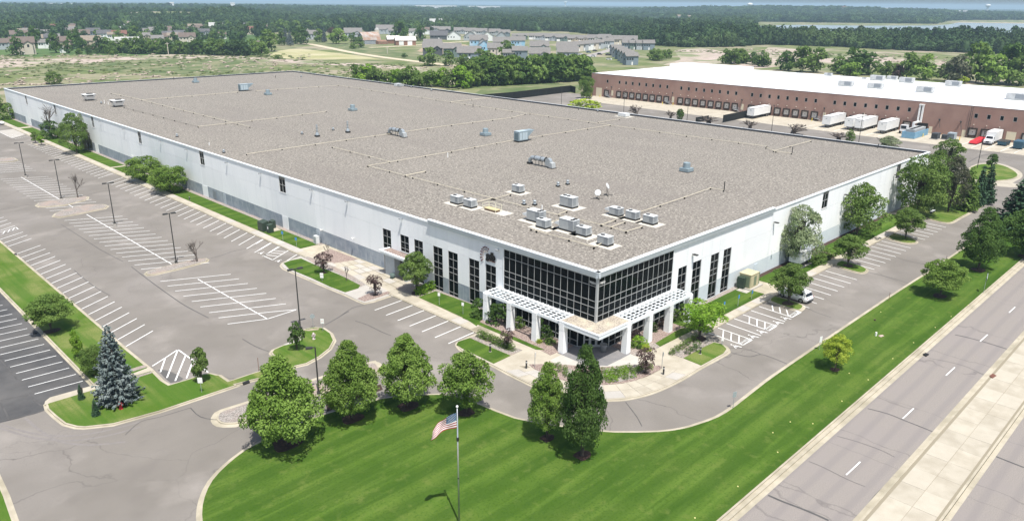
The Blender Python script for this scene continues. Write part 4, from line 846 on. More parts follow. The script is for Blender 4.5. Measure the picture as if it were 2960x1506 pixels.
for i in range(16):
    y=Y2a+i*(Y2b-Y2a)/16; obj('coping',MB().box(X2-.06,X2+.25,y,y+(Y2b-Y2a)/16-.02,9.70,9.80),D.materials['coping_grey'],W2)
dock_f=M('dock_seal',(.045,.035,.03),rough=.8); dock_d=M('dock_door',(.60,.57,.53),(.55,.52,.48),.8,3,.6,rand=.05); lampw=M('dock_lamp',(.7,.66,.55),rough=.5)
fm=MB(); fm.box(-.35,-.0,-1.28,-.92,.9,3.0); fm.box(-.35,0,.92,1.28,.9,3.0); fm.box(-.36,-.0,-1.28,1.28,2.72,3.15); fm.box(-.42,0,-.9,.9,.75,.98); fm.box(-.3,0,-1.15,-.75,.35,.75); fm.box(-.3,0,.75,1.15,.35,.75); fme=fm.mesh('dock_frame',dock_f)
dme=MB().box(-.08,-.0,-.92,.92,.98,2.72).mesh('dock_door',dock_d); wme=MB().box(-.1,-.08,-.2,.2,1.75,1.95).mesh('door_window',fan); lme=MB().box(-.25,0,-.1,.1,4.0,4.25).mesh('dock_lamp',lampw)
smd=MB(); smd.box(-.06,0,-.95,.95,-.05,.75); sme=smd.mesh('dock_wall',M('dock_stain',(.11,.075,.06),(.16,.11,.09),1.))
for y in dy:
    fr=link('dock_frame',fme,W2,(X2,y,0)); dd=link('dock_door',dme,W2,(X2,y,0)); link('door_window',wme,dd); link('dock_lamp',lme,W2,(X2,y,0)); link('dock_wall',sme,W2,(X2-.0,y,0))
od=M('cream_door',(.62,.56,.42),rough=.6)
obj('overhead_door',MB().box(X2-.06,X2,162.0,165.2,-.02,3.7),od,W2); obj('overhead_door',MB().box(X2-.06,X2,4.4,6.9,.7,3.1),od,W2)
f=MB(); f.box(X2-.1,X2,28.9,32.2,-.0,3.); obj('dark_opening',f,fan,W2)
for y in (156.2,125.2,94.3,62.7,28.,18.4):
    t_=obj('man_door',MB().box(X2-.05,X2,y-.5,y+.5,.9 if y>60 else 0,3.1 if y>60 else 2.2),od,W2)
for y in (157.2,126.1,95.2,63.5,26.4,20.3):
    f=MB(); f.tube((X2,y+2.0-2.6,4.6),(X2-2.1,y-2.6+1.,2.4),.07,.07,6); f.tube((X2-.1,y-.6,4.5),(X2-.5,y-.6,4.7),.25,.25,8); obj('arm_light',f,dark,W2)
# stairs with rails at the man doors
ylw=M('safety_yellow',(.75,.58,.09),rough=.5)
for y in (157.6,126.6,95.7,64.2):
    st=thing('dock_stair','grey steel stair at the man door '+{157.6:'nearest the corner of the brown warehouse',126.6:'after the first eight docks',95.7:'after the second run of docks',64.2:'left of the parked white trailers'}[y],'stair',(X2-1.2,y,0),0,'dock stairs')
    f=MB()
    for i in range(5): f.box(-.6,.6,-1.6+i*.32,-1.3+i*.32,.18*i,.18*i+.06)
    f.box(-.6,1.1,0,1.2,.85,.93); obj('steps',f,galv,st)
    f=MB()
    for xx in (-.6,.6): f.tube((xx,-1.6,.9),(xx,0,1.8),.03,.03,5); f.tube((xx,-1.6,0),(xx,-1.6,.9),.03,.03,5); f.tube((xx,0,.9),(xx,0,1.8),.03,.03,5)
    f.tube((-.6,1.2,.9),(-.6,1.2,1.8),.03,.03,5); f.tube((-.6,0,1.8),(-.6,1.2,1.8),.03,.03,5); obj('handrail',f,galv,st)
for i,y in enumerate((166.6,161.0,127.8,124.0,65.8,32.6,35.0,17.2,24.5,22.6,19.8,27.1)):
    o=obj('bollard',MB().tube((X2-1.6-(i%3)*.9 if i<6 else X2-6-(i%3)*1.6,y,0),(X2-1.6-(i%3)*.9 if i<6 else X2-6-(i%3)*1.6,y,1.1),.12,.12,8),ylw); o['label']='yellow steel bollard guarding the docks and yard equipment of the brown warehouse'; o['category']='bollard'; o['group']='yellow bollards by the brown warehouse'
apron=MB(); apron.sheet([(X2,166),(196,167),(188.5,163),(186,158),(185.6,150),(184,110),(183,72),(182,40),(182,-62),(X2,-62)],.006); struct('dock_apron',apron,concrete)
L=[[(X2-.3,y+1.74),(184.5,y+1.9)] for y in dy[25:33]]+[[(X2-.3,y),(184,y)] for y in (14.3,10.8,7.4,3.4,0,-3.5)]; lines('trailer_bay_lines',L,.14,.0125)
for nm,x,y,s,lab in (('a',*G(*TJ(1090,185),Z2),1,'left of the back pair'),('b',*G(*TJ(1237,178),Z2),.75,'dark topped, right of the back pair'),('c',*G(*TJ(1380,208),Z2),1,'by the back rim'),('d',*G(*TJ(775,243),Z2),1,'farthest left of the front ones'),('e',*G(*TJ(1070,265),Z2),1,'second of the front ones'),('f',*G(*TJ(1565,305),Z2),1.05,'nearest the dock facade, over the trailers'),('g',*G(*TJ(1845,243),Z2),1,'far right near the back rim'),('h',*G(*TJ(2475,380),Z2),1.1,'at the right edge of the picture'),('i',*G(*TJ(600,140),Z2),.6,'smallest, at the back rim'),('j',*G(*TJ(958,172),Z2),.35,'tiny one left of the back pair')):
    t=thing('membrane_roof_unit','pale grey rooftop unit on the white roof, '+lab,'air unit',(x,y,Z2+.06),0,'units on the white roof'); obj('cabinet',MB().box(-1.3*s,1.3*s,-2.6*s,2.6*s,.3,2.0*s),M('pale_unit',(.52,.53,.53),(.40,.41,.41),.8,3) if 'pale_unit' not in D.materials else D.materials['pale_unit'],t); obj('curb',MB().box(-1.2*s,1.2*s,-2.4*s,2.4*s,0,.3),rtu,t)
    f=MB(); 
    for k in range(2): f.lathe([(0,2.0*s+.04),(.5*s,2.0*s+.04),(.55*s,2.0*s)],10,(0,-1.5*s+k*1.3*s))
    f.box(-1.32*s,-1.302*s,-2.2*s,.2*s,.5,1.8*s); obj('fan',f,D.materials['louvre_grey'],t)
f=MB()
for a,b in (((1430,745),(1560,748)),((1620,372),(1860,385))): pass
# ---------------------------------------------------------------- vehicles
vwhite=M('car_white',(.78,.79,.80),rough=.2,spec=.6); vglass=M('car_glass',(.012,.014,.016),rough=.05,spec=.6); tyre=M('tyre',(.015,.015,.015),rough=.8); rim=M('rim',(.30,.31,.32),rough=.3,metal=.6); blackp=M('black_plastic',(.025,.025,.027),rough=.6); redl=M('tail_light',(.35,.01,.01),rough=.3); vblue=M('vehicle_blue',(.035,.10,.16),(.05,.13,.19),2,3,.4); van_w=M('trailer_white',(.78,.78,.77),(.70,.71,.70),.7,4,.5)
def wheels(t,pts,r=.34,w=.22):
    for x,y in pts:
        o=obj('wheel',MB().tube((x,y-w/2,r),(x,y+w/2,r),r,r,16),tyre,t); obj('rim',MB().tube((x,y-w/2-.012,r),(x,y+w/2+.012,r),r*.62,r*.62,12),rim,o)
def suv(label,x,y,rz):
    t=thing('parked_suv',label,'car',(x,y,0),rz)
    # lofted body: stations along x of (half width low, half width mid, z low, z belt)
    st=[(-2.3,.62,.74,.45,.80),(-2.2,.80,.86,.30,.95),(-1.6,.88,.93,.24,1.02),(-.3,.89,.94,.22,1.02),(.9,.89,.94,.22,1.0),(1.5,.88,.92,.24,.96),(2.1,.80,.84,.30,.86),(2.33,.60,.66,.42,.70)]
    m=MB(); vs=[]
    for xx,a,b,z0,z1 in st:
        zm=(z0+z1)/2; vs+=[(xx,-a,z0),(xx,-b,zm),(xx,-b*.97,z1-.05),(xx,-b*.8,z1+.03),(xx,b*.8,z1+.03),(xx,b*.97,z1-.05),(xx,b,zm),(xx,a,z0)]
    n=8; m.add(vs,[(i*n+j,(i+1)*n+j,(i+1)*n+(j+1)%n,i*n+(j+1)%n) for i in range(len(st)-1) for j in range(n)]+[tuple(range(n)),tuple(range((len(st)-1)*n,len(st)*n))[::-1]])
    obj('body',m,vwhite,t,True)
    # greenhouse
    gs=[(-2.12,.70,.70,1.0,1.05),(-1.85,.78,.62,.98,1.50),(-.9,.80,.64,.98,1.63),(.2,.80,.64,.98,1.60),(.62,.79,.66,.98,1.40),(1.15,.76,.74,.97,1.02)]
    m=MB(); vs=[]
    for xx,a,b,z0,z1 in gs: vs+=[(xx,-a,z0),(xx,-b,z1),(xx,b,z1),(xx,a,z0)]
    m.add(vs,[(i*4+j,(i+1)*4+j,(i+1)*4+j+1,i*4+j+1) for i in range(len(gs)-1) for j in range(3)]+[(0,1,2,3),(23,22,21,20)]); gh=obj('windows',m,vglass,t,False)
    m=MB(); vs=[]
    for xx,a,b,z0,z1 in [(-1.95,0,.68,0,1.42),(-1.85,0,.655,0,1.525),(-.9,0,.675,0,1.655),(.2,0,.67,0,1.625),(.5,0,.67,0,1.48)]: vs+=[(xx,-b,z1-.05),(xx,-b*.85,z1+.02),(xx,b*.85,z1+.02),(xx,b,z1-.05)]
    m.add(vs,[(i*4+j,(i+1)*4+j,(i+1)*4+j+1,i*4+j+1) for i in range(4) for j in range(3)]); obj('roof_panel',m,vwhite,t,True)
    f=MB()
    for s in (-1,1):
        for x0,x1 in ((-1.98,-1.6),(-.75,-.62),(.35,.45)): f.hexa([(x0,s*.80,.98),(x1,s*.80,.98),(x1,s*.83,.98),(x0,s*.83,.98),(x0+.05,s*.66,1.52),(x1+.05,s*.66,1.52),(x1+.05,s*.69,1.52),(x0+.05,s*.69,1.52)])
    obj('pillars',f,vwhite,t)
    wheels(t,[(-1.4,-.82),(-1.4,.82),(1.42,-.82),(1.42,.82)],.35,.24)
    f=MB(); f.box(-2.34,-2.2,-.7,.7,.3,.5); obj('bumper',f,blackp,t)
    f=MB()
    for s in (-1,1): obj('tail_light',MB().box(-2.27,-2.12,min(s*.5,s*.82),max(s*.5,s*.82),.82,.93),redl,t)
    for s in (-1,1): obj('headlight',MB().box(2.1,2.24,min(s*.45,s*.75),max(s*.45,s*.75),.62,.74),rim,t); obj('mirror',MB().box(.75,.9,min(s*.9,s*1.08),max(s*.9,s*1.08),.98,1.12),vwhite,t)
    obj('number_plate',MB().box(-2.36,-2.342,-.25,.25,.55,.68),rtu,t)
    return t
suv('white SUV parked nose in under the young tree by the right facade',33.75,-8.1,math.radians(84))
x,y=G(*TG(10,452)); suv('white SUV at the left edge, by the far end of the long facade',x-1.2,y+.4,math.radians(-30))
def trailer(label,x,y,rz,L_=11.):
    t=thing('box_trailer',label,'trailer',(x,y,0),rz,'white trailers at the docks')   # x = rear (dock) end is +x
    obj('box',MB().box(-L_,-.1,-1.28,1.28,1.15,3.85),van_w,t)
    f=MB(); 
    for z in (1.15,3.8): f.box(-L_-.02,-.08,-1.31,-1.285,z-.04,z+.06); f.box(-L_-.02,-.08,1.285,1.31,z-.04,z+.06); f.box(-L_-.03,-L_-.005,-1.3,1.3,z-.04,z+.06)
    for y_ in (-1.3,1.27): f.box(-L_-.03,-L_-.005,y_,y_+.03,1.2,3.8)
    obj('rails',f,rtu,t); obj('front_plate',MB().box(-L_-.03,-L_-.005,-.25,.25,3.0,3.25),rtu,t)
    wheels(t,[(-1.6,-1.05),(-1.6,1.05),(-2.8,-1.05),(-2.8,1.05)],.48,.4)
    f=MB(); 
    for s in (-1,1): f.box(-L_+2.2,-L_+2.35,s*.8-.07,s*.8+.07,.05,1.15); f.box(-L_+2.0,-L_+2.5,s*.8-.15,s*.8+.15,.0,.06)
    obj('landing_gear',f,dark,t); obj('chassis',MB().box(-L_,-.2,-.5,.5,1.0,1.14),dark,t)
for y,l,L_ in ((83.8,'white trailer standing apart on the left, behind the black mesh fence',13.),(56.2,'long white trailer at the left of the group of four',13.5),(49.2,'white trailer half hidden behind its neighbour in the group of four',12.5),(45.6,'white trailer in the middle of the group of four, beside the lamp pole',13.),(38.7,'white trailer nearest the blue tank enclosure',12.5)):
    trailer(l,X2-.7,y,math.radians(1.5),L_)
def trailer_end():
    t=thing('box_truck','white box truck with short nose backed to a dock','truck',(X2-1.0,8.9,0),math.radians(0))
    obj('box',MB().box(-7.4,0,-1.25,1.25,1.0,3.7),van_w,t)
    m=MB(); prof=[(-7.5,.6),(-7.5,2.5),(-8.3,2.5),(-8.8,1.75),(-9.9,1.5),(-10.1,1.2),(-10.1,.6)]
    m.add([(x,-1.05,z) for x,z in prof]+[(x,1.05,z) for x,z in prof],[tuple(range(7)),tuple(range(7,14))[::-1]]+[(i,(i+1)%7+0,(i+1)%7+7,i+7) for i in range(7)]); obj('cab',m,vwhite,t)
    obj('windscreen',MB().hexa([(-8.83,-.9,1.8),(-8.78,-.9,1.78),(-8.78,.9,1.78),(-8.83,.9,1.8),(-8.36,-.85,2.45),(-8.3,-.85,2.42),(-8.3,.85,2.42),(-8.36,.85,2.45)]),vglass,t)
    for s in (-1,1): obj('side_window',MB().box(-8.4,-7.65,min(s*1.05,s*1.065),max(s*1.05,s*1.065),1.75,2.35),vglass,t); obj('headlight',MB().box(-10.13,-10.09,min(s*.6,s*.95),max(s*.6,s*.95),.95,1.15),rim,t)
    obj('grille',MB().box(-10.13,-10.09,-.5,.5,.8,1.25),blackp,t); obj('bumper',MB().box(-10.25,-10.0,-1.1,1.1,.35,.65),blackp,t)
    wheels(t,[(-9.1,-.95),(-9.1,.95),(-1.9,-.95),(-1.9,.95)],.46,.3)
trailer_end()
t=thing('yard_tractor','white yard tractor cab parked beside the blue tank enclosure','truck',(X2-6.5,33.6,0),math.radians(180))
obj('cab',MB().hexa([(-.4,-1,.9),(1.3,-1,.9),(1.3,1,.9),(-.4,1,.9),(-.4,-1,2.8),(1.1,-1,2.8),(1.1,1,2.8),(-.4,1,2.8)]),vwhite,t); obj('windscreen',MB().hexa([(1.29,-.8,1.7),(1.32,-.8,1.7),(1.32,.8,1.7),(1.29,.8,1.7),(1.14,-.8,2.6),(1.17,-.8,2.6),(1.17,.8,2.6),(1.14,.8,2.6)]),vglass,t); obj('rear_window',MB().box(-.43,-.403,-.7,.7,1.7,2.5),vglass,t)
obj('chassis',MB().box(-4.2,1.3,-.5,.5,.6,.9),M('chassis_red',(.16,.05,.03),rough=.6),t); wheels(t,[(.7,-1.05),(.7,1.05),(-2.8,-1.05),(-2.8,1.05)],.5,.35)
# bright red sloping tarpaulin-like cover beside the box truck
t=thing('red_covered_trailer','low bright red covered load beside the white box truck','trailer',(195.3,12.2,0),0); redm=M('bright_red',(.50,.03,.04),rough=.6)
f=MB(); f.hexa([(-5,-1.1,.35),(5,-1.1,.35),(5,1.1,.35),(-5,1.1,.35),(-4.6,-.9,1.0),(4.6,-.9,1.2),(4.6,.9,1.2),(-4.6,.9,1.0)]); obj('cover',f,redm,t); obj('bed',MB().box(-5,5,-1.1,1.1,.25,.34),blackp,t); wheels(t,[(3,-1.),(3,1.)],.25,.2)
for x0,y0,l,h in ((196.5,5.6,'dark blue open container standing before the cream overhead door',1.0),(193.5,1.0,'dark blue truck cut by the right edge of the picture',1.9)):
    t=thing('blue_container' if h<1.5 else 'blue_truck',l,'container' if h<1.5 else 'truck',(x0,y0,0))
    obj('body',MB().hexa([(-2.2,-1.1,.3),(2.2,-1.1,.3),(2.2,1.1,.3),(-2.2,1.1,.3),(-2.6,-1.2,.3+h),(2.4,-1.2,.3+h),(2.4,1.2,.3+h),(-2.6,1.2,.3+h)]),vblue,t)
    f=MB(); 
    for k in range(6): f.box(-2.3+k*.8,-2.2+k*.8,-1.24,-1.18,.4,.25+h)
    f.box(-2.6,2.4,-1.25,1.25,.28+h,.36+h); obj('ribs',f,dark if h<1.5 else vblue,t); wheels(t,[(-1.4,-1),(-1.4,1),(1.4,-1),(1.4,1)],.3 if h<1.5 else .45,.3)
# blue tank enclosure with white duct, generator boxes
t=thing('tank_enclosure','light blue walled equipment enclosure with dark fans at the brown warehouse','enclosure',(0,0,0)); bl=M('enclosure_blue',(.15,.31,.44),(.20,.36,.49),.7,5,.6)
f=MB(); f.box(187.3,187.5,27.4,31.2,.1,2.0); f.box(187.5,199.5,27.4,27.6,.1,2.0); f.box(187.5,199.5,31.0,31.2,.1,2.0); obj('wall',f,bl,t)
obj('base',MB().box(187.3,199.5,27.4,31.2,0,.12),concrete_grey,t); obj('cooler',MB().box(188.5,198.5,28,30.6,.12,2.7),rtu,t)
f=MB(); 
for i in range(7): f.lathe([(0,2.78),(.55,2.78),(.6,2.7)],12,(189.4+i*1.3,29.3))
obj('fans',f,fan,t)
t=thing('white_duct','white twin duct rising up the brown wall above the blue enclosure','duct',(0,0,0))
f=MB(); 
for yy_ in (31.1,32.0): f.box(X2-.75,X2-.25,yy_-.25,yy_+.25,3.2,8.6)
f.box(X2-.9,X2-.0,30.8,32.3,8.6,8.9); obj('riser',f,white_m,t); f=MB(); f.box(X2-5.5,X2-.8,31.3,31.9,3.2,3.7); f.box(X2-5.5,X2-5.0,31.3,31.9,.8,3.19); f.box(X2-7.5,X2-7.0,30.3,30.8,.8,3.0); obj('duct_run',f,white_m,t)
for x0,y0,l,w,d_,h,mt,lab in ((192.8,23.1,2.6,1.8,1.,1.9,'g','dark grey generator box between yellow bollards'),(194.2,20.9,1.6,1.6,1.,1.5,'g','small dark grey box between the two generator units'),(195.6,19.4,2.4,2.0,1.,2.1,'b','grey blue chiller unit at the right of the generator boxes')):
    t=thing('yard_generator',lab,'generator',(x0,y0,0)); mt_=M('gen_'+mt,(.07,.08,.09) if mt=='g' else (.32,.38,.42),rough=.5) if 'gen_'+mt not in D.materials else D.materials['gen_'+mt]
    obj('housing',MB().box(-l/2,l/2,-w/2,w/2,.15,h),mt_,t); obj('plinth',MB().box(-l/2-.2,l/2+.2,-w/2-.2,w/2+.2,0,.15),concrete_grey,t); f=MB(); [f.box(-l/2-.02,-l/2-.003,-w/2+.15+k*.2,-w/2+.25+k*.2,.4,h-.3) for k in range(int(w/.2)-1)]; obj('grille',f,fan,t)
f=thing('roof_ladder','dark steel ladder up the brown wall between two dock groups','ladder',(X2-.4,17.2,0)); m=MB(); m.tube((0,-.25,0),(.15,-.25,9.7),.05,.05,5); m.tube((0,.25,0),(.15,.25,9.7),.05,.05,5)
obj('rails',m,dark,f); m=MB(); [m.tube((0,-.25,.3+k*.45),(0,.25,.3+k*.45),.03,.03,4) for k in range(21)]; obj('rungs',m,dark,f)
# black mesh fences
blackf=M('fence_mesh',(.012,.015,.015),rough=.8)
def fence(label,pts,h=1.9,col=blackf,step=3.,post=dark,thin=.04):
    t=thing('mesh_fence',label,'fence',(*pts[0],0)); o=np.array(pts[0])
    for a,b in zip(pts[:-1],pts[1:]):
        a=np.array(a)-o;b=np.array(b)-o; l=np.linalg.norm(b-a); n=max(1,int(l/step)); d=(b-a)/l; nn=np.array((-d[1],d[0]))*thin/2
        for i in range(n):
            p=a+d*l*i/n+d*.05;q=a+d*l*(i+1)/n-d*.05; z0,z1=.1,h
            obj('fence_panel',MB().hexa([(*(p-nn),z0),(*(q-nn),z0),(*(q+nn),z0),(*(p+nn),z0),(*(p-nn),z1),(*(q-nn),z1),(*(q+nn),z1),(*(p+nn),z1)]),col,t)
            obj('fence_post',MB().tube((*(a+d*l*i/n),0),(*(a+d*l*i/n),h+.12),.05,.05,6),post,t)
    return t
fence('long black mesh fence along the meadow edge behind the building',GP(TK,[(-300,398),(0,372),(580,300),(632,315)]),3.,step=5.)
fence('black mesh fence standing out from the docks beside the lone trailer',[(173.9,85.2),(201.5,86.2)],2.6,step=5.)
fence('low black fence end seen just above the back parapet',GP(TK,[(1830,605),(1960,583)]),1.8)
# ================================================================ SITE FURNITURE
def lamp(label,x,y,h,heads=2,rz=0,z=0.,base=True,group='parking lot lamps'):
    t=thing('street_lamp',label,'lamp post',(x,y,z),rz,group)
    obj('pole',MB().tube((0,0,.3 if base else .05),(0,0,h),.09,.065,8),dark,t)
    if base: obj('base',MB().tube((0,0,-.05),(0,0,.55 if base==2 else .12),.3,.3,12),concrete_grey,t); obj('foot_plate',MB().box(-.2,.2,-.2,.2,.12,.35) if base!=2 else MB().box(-.2,.2,-.2,.2,.55,.75),dark,t)
    for s in ((-1,1) if heads==2 else (1,)):
        f=MB(); f.hexa([(s*.25,-.17,h-.08),(s*.95,-.2,h-.1),(s*.95,.2,h-.1),(s*.25,.17,h-.08),(s*.25,-.15,h+.08),(s*.9,-.17,h+.1),(s*.9,.17,h+.1),(s*.25,.15,h+.08)] if s>0 else [(s*.95,-.2,h-.1),(s*.25,-.17,h-.08),(s*.25,.17,h-.08),(s*.95,.2,h-.1),(s*.9,-.17,h+.1),(s*.25,-.15,h+.08),(s*.25,.15,h+.08),(s*.9,.17,h+.1)])
        obj('lamp_head',f,dark,t); obj('arm',MB().box(min(0,s*.3),max(0,s*.3),-.04,.04,h-.04,h+.04),dark,t)
for bt,tp,l,b in (((75,514),(52,411),'farthest double headed lamp post in the parking lot, at the left edge',2),((178,577),(156,465),'second farthest double lamp post, standing on the gravel island tip',1),((333,655),(304,528),'double lamp post in the middle stalls, beyond the two gravel islands',2),((510,764),(486,620),'double lamp post on the nearest gravel island, beside a bare tree',1),((869,956),(859,785),'nearest double lamp post, at the grass island with the young tree',1)):
    x,y=G(*bt); lamp(l,x,y,7.95,2,math.radians(-8),.13 if b==1 else 0,b)
x,y=G(922,1140); lamp('single headed lamp post between the two big round trees in front',x,y,tall((922,1140),(901,1004)),1,math.radians(150),0,1,'lamps along the drive')
for a,l in (((490,470),'slim single lamp in the yard left of the yellow bush'),((1110,560),'slim lamp in the yard left of the bare bushes'),((1740,640),'slim lamp in the yard by the small round tree')):
    x,y=G(*TK(*a)); lamp(l,x,y,8.6,1,math.radians(200),0,0,'slim yard lamps')
for a,l in (((30,730),'slim lamp in front of the lone trailer'),((900,830),'slim lamp in front of the group of four trailers'),((2085,1060),'slim lamp at the turning circle in front of the box truck')):
    x,y=G(*TJ(*a)); lamp(l,x,y,9.3,1,math.radians(200),0,0,'slim yard lamps')
signw=M('sign_white',(.8,.8,.78),rough=.5); signb=M('sign_blue',(.06,.22,.48),rough=.5); signg=M('sign_back_grey',(.42,.46,.50),rough=.4,metal=.3); postm=M('sign_post',(.30,.32,.32),rough=.5); redt=M('sign_red',(.55,.03,.03))
def sign(label,base,top,w,hh,col,rz=0,group=None,shape='rect',z=.14,text=None,tcol=None):
    x,y=G(*base,z); h=tall(base,top,z); t=thing('sign_post',label,'sign',(x,y,z),rz,group); obj('post',MB().tube((0,0,0),(0,0,h-.05),.03,.03,6),postm,t)
    if shape=='rect': obj('sign_face',MB().box(-w/2,w/2,-.06,-.035,h-hh,h),col,t)
    else:
        n=8 if shape=='oct' else 4; r=w/2; a0=math.pi/8 if n==8 else 0; f=MB(); vs=[(r*math.cos(2*math.pi*i/n+a0),-.06,h-r+r*math.sin(2*math.pi*i/n+a0)) for i in range(n)]; vs+= [(x_,-.035,z_) for x_,_,z_ in vs]; f.add(vs,[tuple(range(n)),tuple(range(n,2*n))[::-1]]+[(i,n+i,n+(i+1)%n,(i+1)%n) for i in range(n)]); obj('sign_face',f,col,t)
    if text:
        o=link('lettering',text_mesh(text,.16,tcol or blackp),t,(0,-.065,h-hh*.5)); o.rotation_euler=(math.pi/2,0,0)
    return t
sign('left one of the two small blue parking signs in the grass by the green cabinets',TC(270,540),TC(250,445),.34,.5,signb,math.radians(-60),'blue accessible parking signs')
sign('right one of the two small blue parking signs in the grass by the green cabinets',TC(405,597),TC(390,505),.34,.5,signb,math.radians(-60),'blue accessible parking signs')
for a,b,l in (((427,470),(428,338),'blue parking sign nearest the trellis, on the right lawn'),((620,400),(630,243),'middle blue parking sign on the right lawn'),((805,300),(810,182),'blue parking sign in front of the beige transformer cabinets')): sign(l,T2(*a),T2(*b),.34,.5,signb,math.radians(0),'blue accessible parking signs')
sign('white sign in the narrow lawn in front of the side entrance',TC(660,940),TC(657,858),.5,.75,signw,math.radians(-50),z=.15,text='VISITOR')
sign('left white sign on the small lawn below the windows',TM(1370,1080),TM(1358,868),.32,.45,signw,math.radians(-60),'white signs below the windows')
sign('right white sign on the small lawn below the windows',TM(1778,1240),TM(1776,1035),.32,.45,signw,math.radians(-60),'white signs below the windows')
sign('white sign on a post under the entrance tree',TM(965,860),TM(955,700),.32,.45,signw,math.radians(-60))
sign('stop sign seen from behind at the tip of the loop island',TO(685,1020),TO(667,805),.62,.62,signg,math.radians(-30),None,'oct')
sign('white rectangular sign on the loop island, right of the stop sign',TO(840,1075),TO(842,882),.42,.62,signw,math.radians(-45),text='NO',tcol=redt)
sign('white square sign leaning in the grass by the young tree at the hatched corner',TD(2012,805),TD(1993,658),.5,.62,signw,math.radians(-45),z=.15)
sign('thin sign seen edge on beside the left bollard of the plaza',TA(1712,905),TA(1710,630),.2,.55,signw,math.radians(30))
sign('thin sign seen edge on beside the right bollard of the plaza',TB(1405,745),TB(1427,500),.2,.5,signg,math.radians(60))
sign('small white sign at the corner of the round shrub bed',TB(2303,400),TB(2317,285),.3,.42,signw,math.radians(-45))
sign('white sign on the kerb across the drive from the accessible stalls',T2(1722,985),T2(1745,805),.36,.75,signw,math.radians(-25),'drive side signs',z=.15)
sign('grey backed sign on the kerb of the drive bend',TI(437,655),TI(450,562),.42,.6,signg,math.radians(-25),'drive side signs',z=.15)
sign('large grey backed diamond sign on the far lawn beside the road',TW(1820,810),TW(1920,450),1.25,1.25,signg,math.radians(15),None,'dia',z=.15)
for a,b,l in ((TE(485,560),TE(503,440),'thin marker rod at the kerb of the peninsula'),(TH(1725,1075),TH(1745,960),'thin marker rod on the drive kerb, nearer the camera'),(TW(1120,235),TW(1175,125),'thin marker rod on the drive kerb, farther, behind the round tree'),(TD(1518,560),TD(1520,630),'x'),(TN(840,1),TN(840,1),'x'),(TB(505,885),TB(505,720),'thin rod among the bed shrubs')):
    if l=='x': continue
    x,y=G(*a,.14); h=tall(a,b,.14); o=obj('marker_rod',MB().tube((x,y,.1),(x+.03,y,h+.14),.03,.03,6),M('rod_orange',(.22,.12,.09)) if 'rod_orange' not in D.materials else D.materials['rod_orange']); o['label']=l; o['category']='marker rod'
def boll(label,t_,a,b):
    x,y=G(*t_(*a),.13); h=tall(t_(*a),t_(*b),.13); t=thing('light_bollard',label,'bollard',(x,y,.13),0,'dark light bollards of the plaza'); obj('body',MB().tube((0,0,0),(0,0,h*.78),.1,.1,12),dark,t); obj('lens',MB().tube((0,0,h*.78),(0,0,h*.9),.085,.085,12),signw,t); obj('cap',MB().tube((0,0,h*.9),(0,0,h),.1,.1,12),dark,t); obj('foot',MB().tube((0,0,-.01),(0,0,.05),.16,.16,12),concrete_grey,t)
boll('dark light bollard on the small lawn left of the plaza',TA,(882,622),(885,475)); boll('dark light bollard on the plaza paving, left',TA,(1555,935),(1550,790)); boll('dark light bollard on the plaza paving, right',TB,(1430,838),(1442,722)); boll('dark light bollard on the lawn by the round shrubs',TB,(1978,530),(1985,440))
boll('dark light bollard in the lawn strip near the two round trees',TN,(592,108),(592,45))
x,y=G(*TB(535,495),.13); t=thing('litter_bin','grey round litter bin beside the glass doors','bin',(x,y,.134)); obj('bowl',MB().lathe([(0,0),(.33,0),(.42,.8),(.46,.95),(.40,.95),(.36,.9),(0,.88)],16),M('bin_grey',(.22,.225,.23)),t,True)
x,y=G(*TM(668,595),.1); t=thing('litter_bin','small green grey round planter beside the entry portal','planter',(-1.7,y if 30<y<45 else 37.5,.13)); obj('bowl',MB().lathe([(0,0),(.3,0),(.4,.7),(.34,.7),(0,.66)],14),M('planter_green',(.10,.14,.13)),t,True)
# hydrants
def hydrant(label,x,y,z,col,h=.85):
    t=thing('fire_hydrant',label,'hydrant',(x,y,z)); obj('barrel',MB().lathe([(.2,0),(.2,.06),(.14,.08),(.13,.55),(.17,.58),(.17,.66),(.13,.72),(.05,.85),(0,.86)],12),col,t,True); f=MB(); f.tube((-.26,0,.48),(.26,0,.48),.08,.08,8); f.tube((0,-.24,.46),(0,0,.46),.1,.1,8); obj('nozzle',f,col,t)
hydrant('red fire hydrant in front of the blue spruce',*G(*TD(1208,970),.15),.15,M('hydrant_red',(.5,.02,.03),rough=.4))
hydrant('pale weathered hydrant on the loop island',*G(*TO(695,1200),.15),.15,M('hydrant_pale',(.5,.42,.42),rough=.6))
